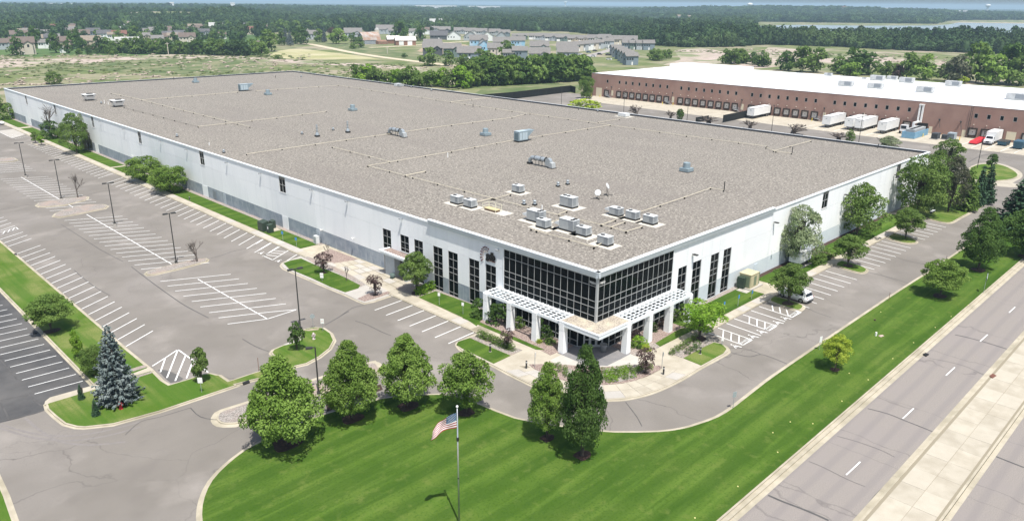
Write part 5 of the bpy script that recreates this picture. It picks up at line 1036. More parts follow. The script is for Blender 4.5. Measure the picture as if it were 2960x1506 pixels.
# utility boxes
dgreen=M('cabinet_green',(.035,.055,.04),rough=.5); tanc=M('cabinet_tan',(.50,.46,.30),(.44,.40,.26),1.,3,.6); olive=M('cabinet_olive',(.16,.20,.13),rough=.6)
x0,y0=G(*TC(110,445),.15); PD=MB(); obj_=struct('equipment_pad',MB().prism(GP(TC,[(20,425),(70,390),(185,405),(250,440),(130,468)]),.06,.19),concrete)
for a,b,w,d_,h,l in (((70,440),0,1.2,1.9,1.75,'large dark green transformer cabinet at the wall side of the left lawn'),((135,460),0,.9,1.0,1.5,'smaller dark green cabinet with a white label, in front of the larger'),((160,415),0,.7,1.2,1.4,'dark green cabinet behind the two others')):
    x,y=G(*TC(*a),.19); t=thing('transformer_cabinet',l,'utility cabinet',(x+.3,y+.3,.19),0,'dark green transformer cabinets'); obj('housing',MB().hexa([(-w/2,-d_/2,0),(w/2,-d_/2,0),(w/2,d_/2,0),(-w/2,d_/2,0),(-w/2,-d_/2,h*.9),(w/2,-d_/2,h),(w/2,d_/2,h),(-w/2,d_/2,h*.9)]),dgreen,t); obj('door',MB().box(-w/2-.02,-w/2-.003,-d_/2+.08,-.02,.1,h*.8),dgreen,t); obj('door',MB().box(-w/2-.02,-w/2-.003,.02,d_/2-.08,.1,h*.8),dgreen,t)
    if 'white' in l: obj('warning_label',MB().box(-w/2-.03,-w/2-.021,-.3,0,h*.45,h*.75),signw,t)
x,y=G(*TC(605,565),.14); t=thing('utility_box','small white utility box against the long facade','utility cabinet',(x,y,.14)); obj('housing',MB().box(-.3,.3,-.45,.45,.1,1.35),rtu_top,t); obj('foot',MB().box(-.35,.35,-.5,.5,-.0,.1),concrete_grey,t); obj('door',MB().box(-.32,-.303,-.38,.38,.2,1.2),rtu,t)
x,y=G(*T2(825,165),.15)
t=thing('transformer_cabinet','big beige two part transformer cabinet on a pad at the right lawn','utility cabinet',(x+.2,y+1.0,.15)); obj('housing',MB().box(-.9,1.4,-.9,.9,.15,2.1),tanc,t); obj('lid',MB().box(-.95,1.45,-.95,.95,2.1,2.2),tanc,t); obj('side_cabinet',MB().box(1.45,2.1,-.7,.7,.15,1.95),olive,t); obj('end_door',MB().box(-.93,-.903,-.75,.75,.3,1.9),olive,t); obj('pad',MB().box(-1.2,2.4,-1.2,1.2,0,.15),concrete_grey,t)
obj('rear_cabinet',MB().box(-1.5,-.96,-.2,.9,.15,1.7),dgreen,t)
for k in (-.0,.6): obj('front_door',MB().box(-.7+k*1.2,.0+k*1.2,-.93,-.903,.4,1.8),olive if k else tanc,t)
x,y=G(*TH(550,590),.15); t=thing('generator_trailer','white topped equipment skid half hidden under the tree by the right facade','generator',(x,y+.4,.15),0); obj('housing',MB().box(-1.9,1.9,-.9,.9,.75,2.2),rtu_top,t); obj('base',MB().box(-1.8,1.8,-.85,.85,.1,.75),blackp,t); obj('pad',MB().box(-2.2,2.2,-1.2,1.2,0,.1),concrete_grey,t)
x,y=G(*TP(1600,720),.15); t=thing('garden_bench','pale bench in the shade under the trees at the far right lawn','bench',(x,y,.15),0); obj('seat',MB().box(-.9,.9,-.25,.25,.42,.47),rtu_top,t); obj('backrest',MB().box(-.9,.9,.25,.3,.6,.95),rtu_top,t); [obj('leg',MB().box(s*.8-.04,s*.8+.04,-.2,.28,0,.42),dark,t) for s in (-1,1)]
for a,l in ((T2(660,178),'left small concrete hatch cover in the right lawn'),(T2(733,200),'right small concrete hatch cover in the right lawn')):
    x,y=G(*a,.16); o=obj('hatch_cover',MB().box(x-.6,x+.6,y-.4,y+.4,.1,.19),concrete_grey); o['label']=l; o['category']='hatch cover'
for a,l in ((TI(1262,240),'stubby white pipe marker on the roadside lawn'),(TI(1256,152),'small rusty cap on the roadside lawn')):
    x,y=G(*a,.15); o=obj('ground_marker',MB().tube((x,y,.1),(x,y,.6 if 'white' in l else .3),.12,.12,8),signw if 'white' in l else mulch); o['label']=l; o['category']='marker'
o=obj('flat_stone',MB().prism(GP(TI,[(1275,240),(1300,235),(1310,242),(1290,249)],.15),.1,.19),M('stone_pink',(.42,.33,.28))); o['label']='flat pinkish stone beside the stubby marker on the lawn'; o['category']='stone'
for a in ((1548,355),(1935,480)): 
    x,y=G(*TI(*a)); 
o=struct('storm_drain',MB().prism(GP(TI,[(1532,352),(1548,345),(1568,352),(1552,362)]),.0,.16),fan); o=struct('storm_drain',MB().prism(GP(TI,[(1915,480),(1935,466),(1957,478),(1935,492)]),.0,.19),M('rust',(.16,.07,.05)))
o=struct('storm_drain',MB().prism(GP(TE,[(330,683),(392,660),(402,678),(340,700)]),.0,.16),fan); o=struct('storm_drain',MB().prism(GP(TF,[(140,470),(165,465),(172,478),(150,482)]),0,.17),fan); o=struct('storm_drain',MB().prism(GP(TD,[(330,210),(355,205),(368,222),(345,228)]),0,.17),fan)
# sprinkler-like yellow flags / dots on the lawn
yb=M('irrigation_cap',(.75,.68,.30))
for i,a in enumerate(((695,913),(898,748),(1066,618),(1360,373),(1480,281),(1605,193),(1697,130),(1795,65),(465,1110),(217,1292),(768,738),(1218,495),(1108,457),(667,800),(1290,104))):
    x,y=G(*TI(*a),.15); o=obj('sprinkler_cap',MB().tube((x,y,.14),(x,y,.20),.06,.06,6),yb); o['label']='tiny yellow sprinkler cap in the roadside lawn'; o['category']='sprinkler'; o['group']='sprinkler caps in the roadside lawn'
# stepping-stone trellis shadows come from real battens; bench in the island
# ================================================================ FLAG POLE
FX0,FY0,FH=-31.05,-11.85,10.1
t=thing('flagpole','silver flagpole with a ball on top standing in the round front lawn','flagpole',(FX0,FY0,.15)); alu=M('aluminium',(.55,.56,.57),rough=.25,metal=.7)
obj('pole',MB().tube((0,0,0),(0,0,FH),.085,.045,14),alu,t,True); obj('ball',MB().lathe([(0,FH-.02),(.07,FH+.0),(.1,FH+.08),(.07,FH+.16),(0,FH+.19)],14),signw,t,True); f=MB(); f.tube((.07,.0,1.),(.05,.0,FH-.1),.008,.008,4); obj('halyard',f,signw,t); f=MB(); f.tube((0,0,7.3),(0,0,7.6),.1,.1,10); obj('collar',f,blackp,t); f=MB(); f.tube((0,0,4.0),(0,0,4.1),.075,.075,10); obj('collar',f,blackp,t)
# the flag hangs to the camera's left, drooping; its plane follows picture-left direction on the ground
fd=np.array((-.80,.60)); fl,fhh=2.25,1.25
flag=thing('flag','stars and stripes flag drooping in folds from the pole','flag',(FX0,FY0,.15))
red_=M('flag_red',(.33,.04,.045),rough=.8); wht=M('flag_white',(.80,.78,.76),rough=.8); blu=M('flag_blue',(.03,.10,.20),rough=.8)
def fp(u,v): # u along the fly 0..1, v down the hoist 0..1
    top=FH-.45; s=.07+u*fl*(.86-.18*v*0); z=top-v*fhh*(1-.30*u)-u*u*.95-u*.35+.03*math.sin(9*u+3*v); w=.13*math.sin(6.5*u+2.6*v)*u**.6+.05*math.sin(15*u-4*v)*u
    s=s*(1-.10*u*(1-v))
    n=np.array((-fd[1],fd[0])); p=fd*s+n*w; return (p[0],p[1],z)
NU=24
def strip(name,u0,u1,v0,v1,mt,off=0.,par=flag):
    m=MB(); nu=max(2,int(NU*(u1-u0))+1); vs=[]
    for i in range(nu+1):
        for vv in (v0,v1):
            q=fp(u0+(u1-u0)*i/nu,vv); n=(-fd[1]*off,fd[0]*off); vs.append((q[0]+n[0],q[1]+n[1],q[2]))
    m.add(vs,[(2*i,2*i+1,2*i+3,2*i+2) for i in range(nu)]); return obj(name,m,mt,par)
for k in range(13): strip('stripe',.40 if k<7 else 0,1,k/13,(k+1)/13,red_ if k%2==0 else wht)
cn=strip('canton',0,.40,0,7/13,blu)
m=MB()
for r in range(9):
    for c in range(6 if r%2==0 else 5):
        u=(.40)*((c+.5)/6 if r%2==0 else (c+1)/6); v=7/13*(r+.6)/9.2; q=fp(u,v)
        for off in (.006,-.006):
            n=np.array((-fd[1]*off,fd[0]*off)); m.add([(q[0]+n[0]+fd[0]*a*.028,q[1]+n[1]+fd[1]*a*.028,q[2]+b*.028) for a,b in ((math.cos(t_),math.sin(t_)) for t_ in np.linspace(math.pi/2,math.pi/2+2*math.pi*4/5,5))],[(0,2,4),(1,3,0),(1,2,4)])
obj('stars',m,wht,cn)
# ================================================================ TREES AND SHRUBS
rng=np.random.default_rng(11)
def leafmat(name,c1,c2,c3=None,tr=.38,sc=1.1): return M(name,c1,c2,sc,3,.75,c3=c3,scale3=.45,coord='object',spec=.25,transl=tr,rand=.10,fac=(.35,.65))
LM={'linden':leafmat('leaf_linden',(.14,.24,.036),(.245,.365,.08)),'dark':leafmat('leaf_dark',(.058,.118,.024),(.11,.19,.043)),'mid':leafmat('leaf_mid',(.11,.19,.038),(.19,.28,.07)),
 'lime':leafmat('leaf_lime',(.16,.31,.025),(.25,.39,.05)),'yellow':leafmat('leaf_yellow_green',(.29,.39,.035),(.40,.48,.07)),'pale':leafmat('leaf_pale',(.18,.25,.11),(.38,.42,.27)),'purple':leafmat('leaf_purple',(.09,.06,.055),(.16,.11,.10)),
 'blue':leafmat('needle_blue',(.10,.135,.13),(.19,.225,.22),tr=.05,sc=2.2),'spruce':leafmat('needle_green',(.03,.075,.033),(.065,.125,.065),tr=.05,sc=2.),'brownfir':leafmat('needle_brown',(.06,.045,.038),(.10,.08,.07),tr=.05),'greyb':M('bare_twig',(.13,.11,.095),rough=.9),
 'dusk':leafmat('leaf_dusk',(.10,.12,.065),(.15,.15,.10)),'far':leafmat('leaf_far',(.045,.095,.028),(.09,.15,.045))}
bark=M('bark',(.10,.08,.065),(.055,.045,.038),4,4,.9,coord='object')
def norm(a): return a/np.maximum(np.linalg.norm(a,axis=-1,keepdims=True),1e-9)
def quads(C,N,size,asp=1.5,sd=None):
    n=len(C); r=sd.normal(size=(n,3)); t=norm(np.cross(N,r)); b=np.cross(N,t); s=(size*sd.uniform(.6,1.3,n))[:,None]
    fold=N*s*.25
    V=np.stack([C-t*s*asp*.5,C-b*s*.5+fold,C+t*s*asp*.5,C+b*s*.5+fold],1).reshape(-1,3)
    return V
def qmesh(name,V,mats,mi=None,extraV=None,extraF=None,smooth=False):
    nq=len(V)//4; F=np.arange(nq*4).reshape(-1,4)
    me=D.meshes.new(name); me.vertices.add(len(V)); me.vertices.foreach_set('co',V.astype(np.float32).ravel()); me.loops.add(nq*4); me.loops.foreach_set('vertex_index',F.ravel().astype(np.int32)); me.polygons.add(nq); me.polygons.foreach_set('loop_start',(np.arange(nq)*4).astype(np.int32)); me.polygons.foreach_set('loop_total',np.full(nq,4,np.int32))
    for m in (mats if isinstance(mats,list) else [mats]): me.materials.append(m)
    if mi is not None: me.polygons.foreach_set('material_index',mi.astype(np.int32))
    me.update(calc_edges=True); me.validate(); return me
ENV={'round':lambda t:np.sqrt(np.clip(1-(2*t-1)**2,0,1))**.75,'linden':lambda t:np.where(t<.28,(.45+.55*(t/.28)**.7),np.clip(1-(np.clip(t-.28,0,1)/.72)**1.12,0,1)**.95+.03),'column':lambda t:np.where(t<.22,.5+.5*t/.22,np.clip(1-(np.clip(t-.22,0,1)/.78)**1.5,0,1)**.9+.02),
 'egg':lambda t:np.where(t<.35,.35+.65*np.sin(t/.35*1.57),np.cos((t-.35)/.65*1.5)**.8),'dome':lambda t:np.clip(1-t**2.2,0,1)**.55,'vase':lambda t:np.where(t<.65,.25+.75*(t/.65)**.8,np.sqrt(np.clip(1-((t-.65)/.36)**2,0,1)))}
def crown(env,n,leaf,seed,lobes=55,lr=.30,fill=.2,sparse=0.):
    """unit crown (radius 1, height 1 scaled later): leaves on the skin of many boughs"""
    sd=np.random.default_rng(seed); f=ENV[env]
    t=sd.uniform(.06,.97,lobes); a=np.arange(lobes)*2.39996+sd.uniform(-.4,.4,lobes); R=f(t)*sd.uniform(.52,.92,lobes)*(1+.12*np.sin(a*2+seed)+.08*np.sin(a*5+t*9))
    ctr=np.stack([R*np.cos(a),R*np.sin(a),(t-.5)*2],1); rad=lr*(.55+.6*f(t))*sd.uniform(.7,1.25,lobes)
    k=sd.choice(lobes,n,p=rad**2/np.sum(rad**2)); d=norm(sd.normal(size=(n,3))); d[:,2]=np.abs(d[:,2])*sd.choice([1,1,1,-.6],n); d=norm(d+norm(ctr[k]*np.array([1,1,.6]))*.45)
    C=ctr[k]+d*(rad[k]*sd.uniform(.72,1.12,n))[:,None]*np.array([1,1,.75])
    m=int(n*fill); C[:m]=C[:m]*sd.uniform(.35,.8,(m,1))
    if sparse:
        keep=np.sin(C[:,0]*5+seed)+np.sin(C[:,1]*6+1)+np.sin(C[:,2]*7+2)>-3+sparse*3.2; C=C[keep]; d=d[keep]
    N=norm(d*.6+sd.normal(size=C.shape)*.55+np.array([0,0,.35]))
    V=quads(C,N,leaf,1.5,sd); V[:,2]=(V[:,2]+1)/2; return V
def conifer(n_tier,leaf,seed,droop=.12,dens=1.,brown=.0,wide=1.):
    sd=np.random.default_rng(seed); CC=[];NN=[];
    for i in range(n_tier):
        t=.02+.95*i/n_tier; R=(1-t)**.8*wide*(.92+.08*math.sin(i*2.3))+.03; nb=max(5,int(15*(1-t)+4))
        for j in range(nb):
            a=2*math.pi*j/nb+i*.8+sd.uniform(-.2,.2); Rb=R*sd.uniform(.72,1.1); m=max(3,int(20*Rb*dens))
            u=sd.uniform(.15,1,m)**.7; w=sd.normal(0,.07,m)*(1.15-u)
            x=np.cos(a)*u*Rb-np.sin(a)*w; y=np.sin(a)*u*Rb+np.cos(a)*w; z=t-droop*u*Rb*.35+.05*(u**3)*Rb+sd.normal(0,.006,m)
            CC.append(np.stack([x,y,z],1)); NN.append(norm(np.stack([np.cos(a)*.3+0*x,np.sin(a)*.3+0*x,1+0*x],1)+sd.normal(size=(m,3))*.45))
    C=np.concatenate(CC);N=np.concatenate(NN); V=quads(C,N,leaf,1.9,sd); Q=V.reshape(-1,4,3); cc=Q.mean(1,keepdims=True); Q=cc+(Q-cc)*np.array([1,1,.35]); return Q.reshape(-1,3)
def branches(seed,depth=4,spread=.55,n0=4,trunk=.35,lean=0.):
    sd=random.Random(seed); m=MB()
    def go(p,d,l,r,k):
        q=p+d*l; m.tube(p,q,r,r*.62,5,False)
        if k==0: return
        for i in range(n0 if k==depth else (3 if k>1 else 3)):
            e=(d+Vector((sd.gauss(0,spread),sd.gauss(0,spread),sd.gauss(.12,.2)))).normalized(); go(p+d*l*sd.uniform(.55,1.) if i else q,e,l*sd.uniform(.55,.8),r*.55,k-1)
    go(Vector((0,0,0)),Vector((lean,0,1)).normalized(),trunk,.035,depth)
    zs=max(v[2] for v in m.v); xs_=max(max(abs(v[0]),abs(v[1])) for v in m.v); m.v=[(v[0]/xs_,v[1]/xs_,v[2]/zs) for v in m.v]; return m
def trunkmesh(seed,forks=4):
    sd=random.Random(seed); m=MB(); m.tube((0,0,-.02),(0,0,.42),1.0,.75,8,False); m.tube((0,0,.42),(.3,.2,.95),.75,.2,6,False)
    for i in range(forks):
        a=i*6.28/forks+sd.uniform(0,1); z=sd.uniform(.25,.5); m.tube((0,0,z),(math.cos(a)*5,math.sin(a)*5,z+sd.uniform(.25,.42)),.5,.12,5,False)
    return m.mesh('trunk',bark)
TRK=[trunkmesh(i) for i in range(3)]
CACHE={}
KIND=dict( # env, leaves, leafsize(for radius 1), lobes, lobe radius, fill, sparse
 big=('linden',20000,.042,190,.19,.14,0),bigegg=('column',17000,.042,170,.19,.14,0),medium=('egg',9500,.06,90,.25,.15,0),roundish=('round',9500,.06,90,.26,.15,0),
 light=('egg',6500,.062,75,.25,.1,.35),airy=('vase',2600,.085,40,.30,.1,.3),small=('egg',1500,.15,26,.36,.15,.15),wispy=('vase',800,.13,30,.34,.2,.25),shrub=('dome',900,.15,30,.30,.15,0),ballshrub=('dome',700,.11,40,.22,.1,0),farcrown=('egg',650,.20,22,.38,.2,0))
def crown_mesh(kind,mt,var):
    key=(kind,mt,var)
    if key not in CACHE:
        if kind in ('spruce','spruce_big'): V=conifer(26 if kind=='spruce_big' else 20,.075 if kind=='spruce_big' else .11,var+3,dens=1.9 if kind=='spruce_big' else 1.1,wide=1.12 if kind=='spruce_big' else 1.)
        else:
            e,n,l,lo,lr,fi,sp=KIND[kind]; V=crown(e,n,l,var*13+5,lo,lr,fi,sp)
        CACHE[key]=qmesh('crown',V,LM[mt])
    return CACHE[key]
def tree(kind,mt,x,y,h,r,label=None,group=None,z=.15,var=0,clear=.18,name='tree',cat='tree',trunk=True,mul=True,rz=None):
    t=thing(name,label,cat,(x,y,z),rz if rz is not None else random.uniform(0,6.28),group) if label else None
    cr=link('crown' if cat=='tree' else 'foliage',crown_mesh(kind,mt,var),t,(0,0,h*clear)); cr.scale=(r,r,h*(1-clear))
    if trunk:
        tk=link('trunk',TRK[var%3],t,(0,0,-.05)); s=max(.05,h*.016); tk.scale=(s,s,h*.8)
    return t
def T(kind,mt,base,top,wpx,label,z=.15,var=0,clear=.18,off=None,cat='tree',name='tree',group=None,trunk=True,ring=True,hs=1.):
    x,y=G(*base,z); h=tall(base,top,z)*hs; r=wpx/2/FPX*dist(x,y)*1.0
    t=tree(kind,mt,x,y,h,r,label,group,z,var,clear,name,cat,trunk)
    if ring and cat=='tree' and r>.8 and dist(x,y)<130:
        pts=[(x+(.55+.1*math.sin(3*a+x))*math.cos(a)*min(1.6,r*.35)/.55,y+(.55+.1*math.cos(2*a))*math.sin(a)*min(1.6,r*.35)/.55) for a in np.linspace(0,6.1,14)]
        o=obj('mulch_ring',MB().prism([(p[0]-x,p[1]-y) for p in pts],0,.03),mulch,t); o.rotation_euler=(0,0,-t.rotation_euler.z)
    return t
T('big','linden',(828,1282),(813,1030),238,'largest round linden, leftmost of the row along the drive, over the gravel island',var=0,clear=.13)
T('big','linden',(1018,1208),(1012,988),184,'round linden right of the single lamp post, second of the row',var=1,clear=.16)
T('big','linden',(1178,1174),(1160,969),174,'round linden with a straight pale trunk, third of the row along the drive',var=2,clear=.2)
T('medium','linden',(1349,1192),(1352,1020),143,'thinner pale linden behind the flag, fourth of the row',var=0,clear=.2)
T('bigegg','linden',(1581,1266),(1590,1048),125,'bright green conical tree left of the dark tall one in front of the plaza',var=0,clear=.16)
T('bigegg','dark',(1683,1316),(1683,1000),150,'tall dark green tree in front of the glass corner',var=1,clear=.13)
T('medium','mid',(149,957),(128,855),120,'spreading round tree with wide crown on the lawn between the two lots',var=1,clear=.30)
T('spruce_big','blue',(344,1160),(313,933),128,'large blue spruce with brown inner twigs at the lawn corner',var=0,clear=.02)
bs=D.objects[-1] if False else None
T('small','lime',(225,1033),(217,958),27,'slim young lime green tree on the lawn left of the blue spruce',var=0,clear=.2)
T('roundish','mid',(283,1083),(270,1004),78,'low dark round tree pressed against the blue spruce',var=0,clear=.06)
x,y=G(224,1034,.15)
T('ballshrub','dark',(225,1035),(224,1020),20,'small dark shrub at the foot of the slim lime tree',cat='shrub',name='shrub',trunk=False,clear=0)
T('spruce','spruce',(236,1153),(226,1107),22,'small pointed arborvitae by the curved path',cat='shrub',name='arborvitae',clear=0,var=1)
T('spruce','spruce',(278,1200),(272,1153),28,'second small arborvitae, in the grass left of the hydrant',cat='shrub',name='arborvitae',clear=0,var=2)
T('small','mid',(583,1103),(563,1010),48,'young tree beside the white hatched corner',var=1,clear=.25)
T('small','dark',(859,1012),(840,935),38,'young tree in a mulch ring on the loop island',var=2,clear=.25)
T('wispy','purple',(936,789),(930,735),50,'purple leaved tree in the lawn by the side entrance path',var=0,clear=.25)
T('wispy','purple',(1085,853),(1083,797),46,'purple leaved tree in the red gravel bed by the side entrance',var=1,clear=.25)
T('medium','mid',(1204,846),(1213,733),92,'leafy green tree in front of the side entrance portal',var=2,clear=.3)
T('wispy','purple',(1468,1007),(1466,955),42,'purple tree standing in the clipped hedge left of the plaza',var=2,clear=.3)
T('wispy','purple',(1865,1078),(1867,1013),56,'purple tree at the right end of the round shrub bed',var=0,clear=.22)
T('airy','lime',(2021,978),(2040,877),128,'bright lime green spreading tree by the round clipped shrubs',var=0,clear=.25)
T('medium','mid',(2278,877),(2283,764),104,'tree on the grass island right by the white SUV',var=0,clear=.28)
T('medium','mid',(2451,768),(2456,681),90,'tree on the middle grass island of the right stalls',var=2,clear=.28)
T('medium','mid',(2617,690),(2621,602),87,'tree on the farthest grass island of the right stalls',var=1,clear=.28)
T('light','pale',(2300,765),(2328,594),122,'pale half bare tree leaning on the right facade',var=0,clear=.12)
T('light','mid',(2475,680),(2494,533),140,'large green tree against the right facade, left of the dense group',var=1,clear=.1)
T('roundish','mid',(2651,623),(2645,457),128,'biggest green tree at the dense group by the far facade corner',var=1,clear=.1)
T('light','dusk',(2740,612),(2735,458),84,'brownish grey green tree inside the dense group',var=2,clear=.1)
T('light','mid',(2735,500),(2736,402),93,'dark green tree behind the far corner of the building',var=0,clear=.1)
T('spruce','mid',(2790,607),(2795,477),78,'green conifer with pointed tip at the right of the dense group',clear=.03,var=3)
T('spruce','spruce',(2824,594),(2825,474),52,'dark spruce, left one of two before the turning circle',clear=.03,var=4)
T('spruce','spruce',(2848,588),(2842,468),56,'dark spruce, right one of two before the turning circle',clear=.03,var=5)
T('spruce_big','spruce',(2932,672),(2948,512),140,'large dark spruce at the right edge of the picture',clear=.03,var=1)
T('bigegg','dark',(2827,780),(2836,600),124,'tall dark two topped tree on the roadside lawn',clear=.14,var=0)
T('roundish','dark',(2965,742),(2955,610),130,'dark round tree cut by the right edge of the picture',clear=.1,var=0)
T('medium','linden',(2717,855),(2731,752),116,'round ball shaped tree on the roadside lawn near the diamond sign',clear=.22,var=1)
T('light','yellow',(2413,1068),(2430,969),83,'small yellow green tree alone on the roadside lawn',clear=.25,var=1)
T('small','dark',(2864,489),(2872,447),30,'tiny dark tree in the turning circle',clear=.3,var=1)
# left facade
T('light','mid',(222,443),(209,331),76,'tall green tree by the long facade behind the accessible bay',clear=.08,var=2)
T('light','dusk',(257,434),(248,378),42,'dark purple tree next to the tall green tree at the long facade',clear=.05,var=0)
T('light','pale',(250,428),(235,330),46,'pale green upper tree right of the tall green one at the long facade',clear=.35,var=1)
T('shrub','dark',(150,400),(146,350),55,'dark bush at the foot of the bare tree by the far facade',cat='shrub',name='shrub',clear=0,trunk=False)
T('roundish','linden',(420,522),(412,458),98,'left of the two round trees by the middle of the long facade',clear=.1,var=2)
T('roundish','linden',(493,556),(492,483),96,'right of the two round trees by the middle of the long facade',clear=.1,var=0)
T('light','pale',(466,545),(452,495),50,'loose pale tree squeezed between the two round trees',clear=.1,var=0)
for i,(b,tp,l) in enumerate((((103,414),(102,382),'left sapling on the small far gravel island'),((120,420),(116,394),'right sapling on the small far gravel island'))): T('small','lime' if i else 'mid',b,tp,20,l,clear=.25,var=i)
T('shrub','mid',(8,345),(6,285),60,'green trees at the left edge by the end of the long facade',clear=0,trunk=False,cat='shrub',name='shrub',var=1)
T('light','mid',(158,243),(157,208),44,'loose bush in the meadow behind the far end of the roof',clear=0,var=1)
T('shrub','yellow',(1685,330),(1683,288),104,'wide yellow green bush behind the back parapet',z=0,clear=0,cat='shrub',name='shrub',trunk=False,var=0)
T('roundish','mid',(1695,286),(1692,222),40,'bright green tree beside the left end of the brown warehouse',z=0,clear=.05,var=1)
T('roundish','dark',(1965,350),(1963,317),21,'small round tree between the bare bushes in the yard',z=0,clear=.1,var=2)
T('light','mid',(2455,412),(2452,375),26,'green leafed bush in front of the trailer group',z=0,clear=.05,var=1)
T('light','pale',(2570,425),(2572,395),60,'pale green bush just behind the back parapet, right',z=0,clear=.0,var=2)
# bare trees
BARE=[branches(s,5,.42).mesh('branches',LM['greyb']) for s in (3,8,21)]
BB=[branches(s,4,.75,6,.12).mesh('branches',LM['greyb']) for s in (5,9)]
def bare(base,top,wpx,label,z=.14,var=0,bush=False,group=None):
    x,y=G(*base,z); h=tall(base,top,z); r=wpx/2/FPX*dist(x,y)
    t=thing('bare_bush' if bush else 'bare_tree',label,'bush' if bush else 'tree',(x,y,z),random.uniform(0,6),group); o=link('branches',(BB if bush else BARE)[var],t); o.scale=(r,r,h)
bare((225,571),(226,496),52,'bare leafless tree on the upper gravel island in the lot',var=0); bare((569,756),(563,694),64,'bare leafless tree on the nearest gravel island',var=1)
bare((150,400),(130,300),62,'tall bare tree against the far part of the long facade',var=2); bare((949,740),(946,700),30,'thin bare sapling in the bed near the side entrance walk',var=0); bare((1002,812),(1000,768),22,'thin bare sapling at the edge of the entrance plaza lawn',var=1)
for i,(b,tp,w_,l) in enumerate(((TK(1240,545),TK(1240,425),46,'bare bush behind the back parapet, leftmost'),(TK(1580,575),TK(1580,480),46,'bare bush beside the small round tree'),(TK(1960,620),TK(1960,530),70,'bare bush in front of the low black fence'),(TK(2370,670),TK(2370,575),70,'bare bush left of the lone trailer'),(TJ(250,730),TJ(250,615),84,'wide bare bush in front of the lone trailer'),(TJ(700,790),TJ(700,690),80,'bare bush in front of the trailer group'),(TJ(1150,830),TJ(1150,745),60,'bare bush left of the pale green bush'))): bare(b,tp,w_,l,z=0,var=i%2,bush=True)
# clipped hedges and garden shrubs
ordl='first second third fourth fifth sixth seventh eighth ninth tenth eleventh twelfth thirteenth'.split()
def shrub(t_,a,b,wpx,hm,label,mt='mid',group=None,z=.15,kind='ballshrub',var=0):
    x,y=G(*t_(a,b),z); r=wpx/2/FPX*dist(x,y)*1.15; t=thing('shrub',label,'shrub',(x,y,z),random.uniform(0,6),group); o=link('foliage',crown_mesh(kind,mt,var),t); o.scale=(r,r,hm)
for i in range(13):
    u=i/12; shrub(TA,690+u*590,335+u*255,22,.95,ordl[i]+' clipped shrub from the left in the hedge row left of the plaza','mid','hedge shrubs left of the plaza',var=i%3)
for i in range(8):
    u=i/7; shrub(TB,1560+u*340,535-u*225,18,.8,ordl[i]+' clipped shrub from the front in the hedge row right of the plaza','mid','hedge shrubs right of the plaza',var=i%3)
for a,b,l in ((1790,520,'front one of the three round clipped balls right of the plaza'),(1882,487,'middle one of the three round clipped balls right of the plaza'),(1940,445,'rear one of the three round clipped balls right of the plaza')): shrub(TB,a,b,20,1.05,l,'dark')
bedl=((530,800),(592,812),(665,793),(738,788),(797,780),(850,760),(912,742),(580,855),(655,843),(725,838),(797,822),(875,803),(948,775),(545,895),(645,885),(725,875),(795,872),(875,843),(985,815),(610,922),(705,925),(875,895),(980,870),(1040,785),(1080,760),(1100,735),(1240,745),(1200,730))
for i,(a,b) in enumerate(bedl): shrub(TB,a,b+8,16.5 if i not in (19,20) else 22,.7,'round green shrub planted in rows in the curved bed','lime' if i%3 else 'mid','shrubs in the round bed',var=i%3)
for i,(a,b) in enumerate(((2080,915),(2155,900),(2165,985),(2275,955),(2278,1015),(2282,1075))): shrub(TA,a,b,16,.6,'round green shrub at the left end of the curved bed','mid','shrubs in the round bed, left end',var=i%3)
for t_,a,b,w_,h,mt,l in ((TR5,30,765,50,2.3,'dark','big dark rounded shrub left of the first trellis column'),(TR5,200,815,74,2.3,'dark','big dark rounded shrub behind the first trellis column'),(TR5,395,870,26,1.4,'mid','leafy shrub between the first columns'),(TR5,650,975,30,1.7,'dark','dark leafy shrub between the third and fourth columns'),(TR5,605,950,14,2.2,'dark','upright dark shrub at the third column'),(TR5,690,1025,30,.7,'mid','low green planting before the third bay'),(TR5,585,1018,16,.5,'yellow','small yellow green shrub at the foot of the third column'),
    (TR5,1500,985,22,1.3,'purple','purple leafed shrub right of the entrance column'),(TR5,1530,1040,38,1.1,'lime','broad green perennial clump right of the entrance'),(TR5,1465,1060,20,.7,'mid','small shrub at the foot of the right entrance column'),(TR5,1600,1090,24,.7,'yellow','yellow green clump in the right bed'),(TR5,1525,1075,14,.5,'dark','small dark shrub in the right bed'),(TR5,1672,910,20,1.2,'dark','dark shrub behind the second right column'),(TR5,1745,860,16,1.0,'purple','small purple shrub between the right columns'),(TR5,1880,810,24,1.6,'mid','green shrub near the last right column'),(TR5,1940,770,26,1.8,'dark','dark green shrub behind the last right column')):
    shrub(t_,a,b,w_,h,l,mt,kind='shrub',z=.13)
x,y=G(*TM(1150,880),.15)
for i,(a,b) in enumerate(((1030,885),(1100,865),(1170,830),(1240,790))): shrub(TM,a,b+10,26,1.2,'bright green rounded hedge bush by the lawn under the windows','lime','bright hedge bushes under the windows',kind='shrub')
for t_,a,b,w_,h,l in ((TH,760,560,50,1.6,'grey green bush beside the equipment skid'),(TH,850,480,44,1.6,'green bush on the lawn between the facade trees'),(TLf,690,400,30,1.2,'bush in the lawn left of the tall green tree')): shrub(t_,a,b,w_,h,l,'mid',kind='shrub')
_on='first second third fourth fifth sixth seventh eighth ninth tenth eleventh twelfth thirteenth fourteenth fifteenth sixteenth seventeenth eighteenth nineteenth'.split()
def ordinal(i):
    n=i+1
    if n<20: return _on[n-1]
    return ('twentieth','thirtieth','fortieth')[n//10-2] if n%10==0 else ('twenty','thirty','forty')[n//10-2]+' '+_on[n%10-1]
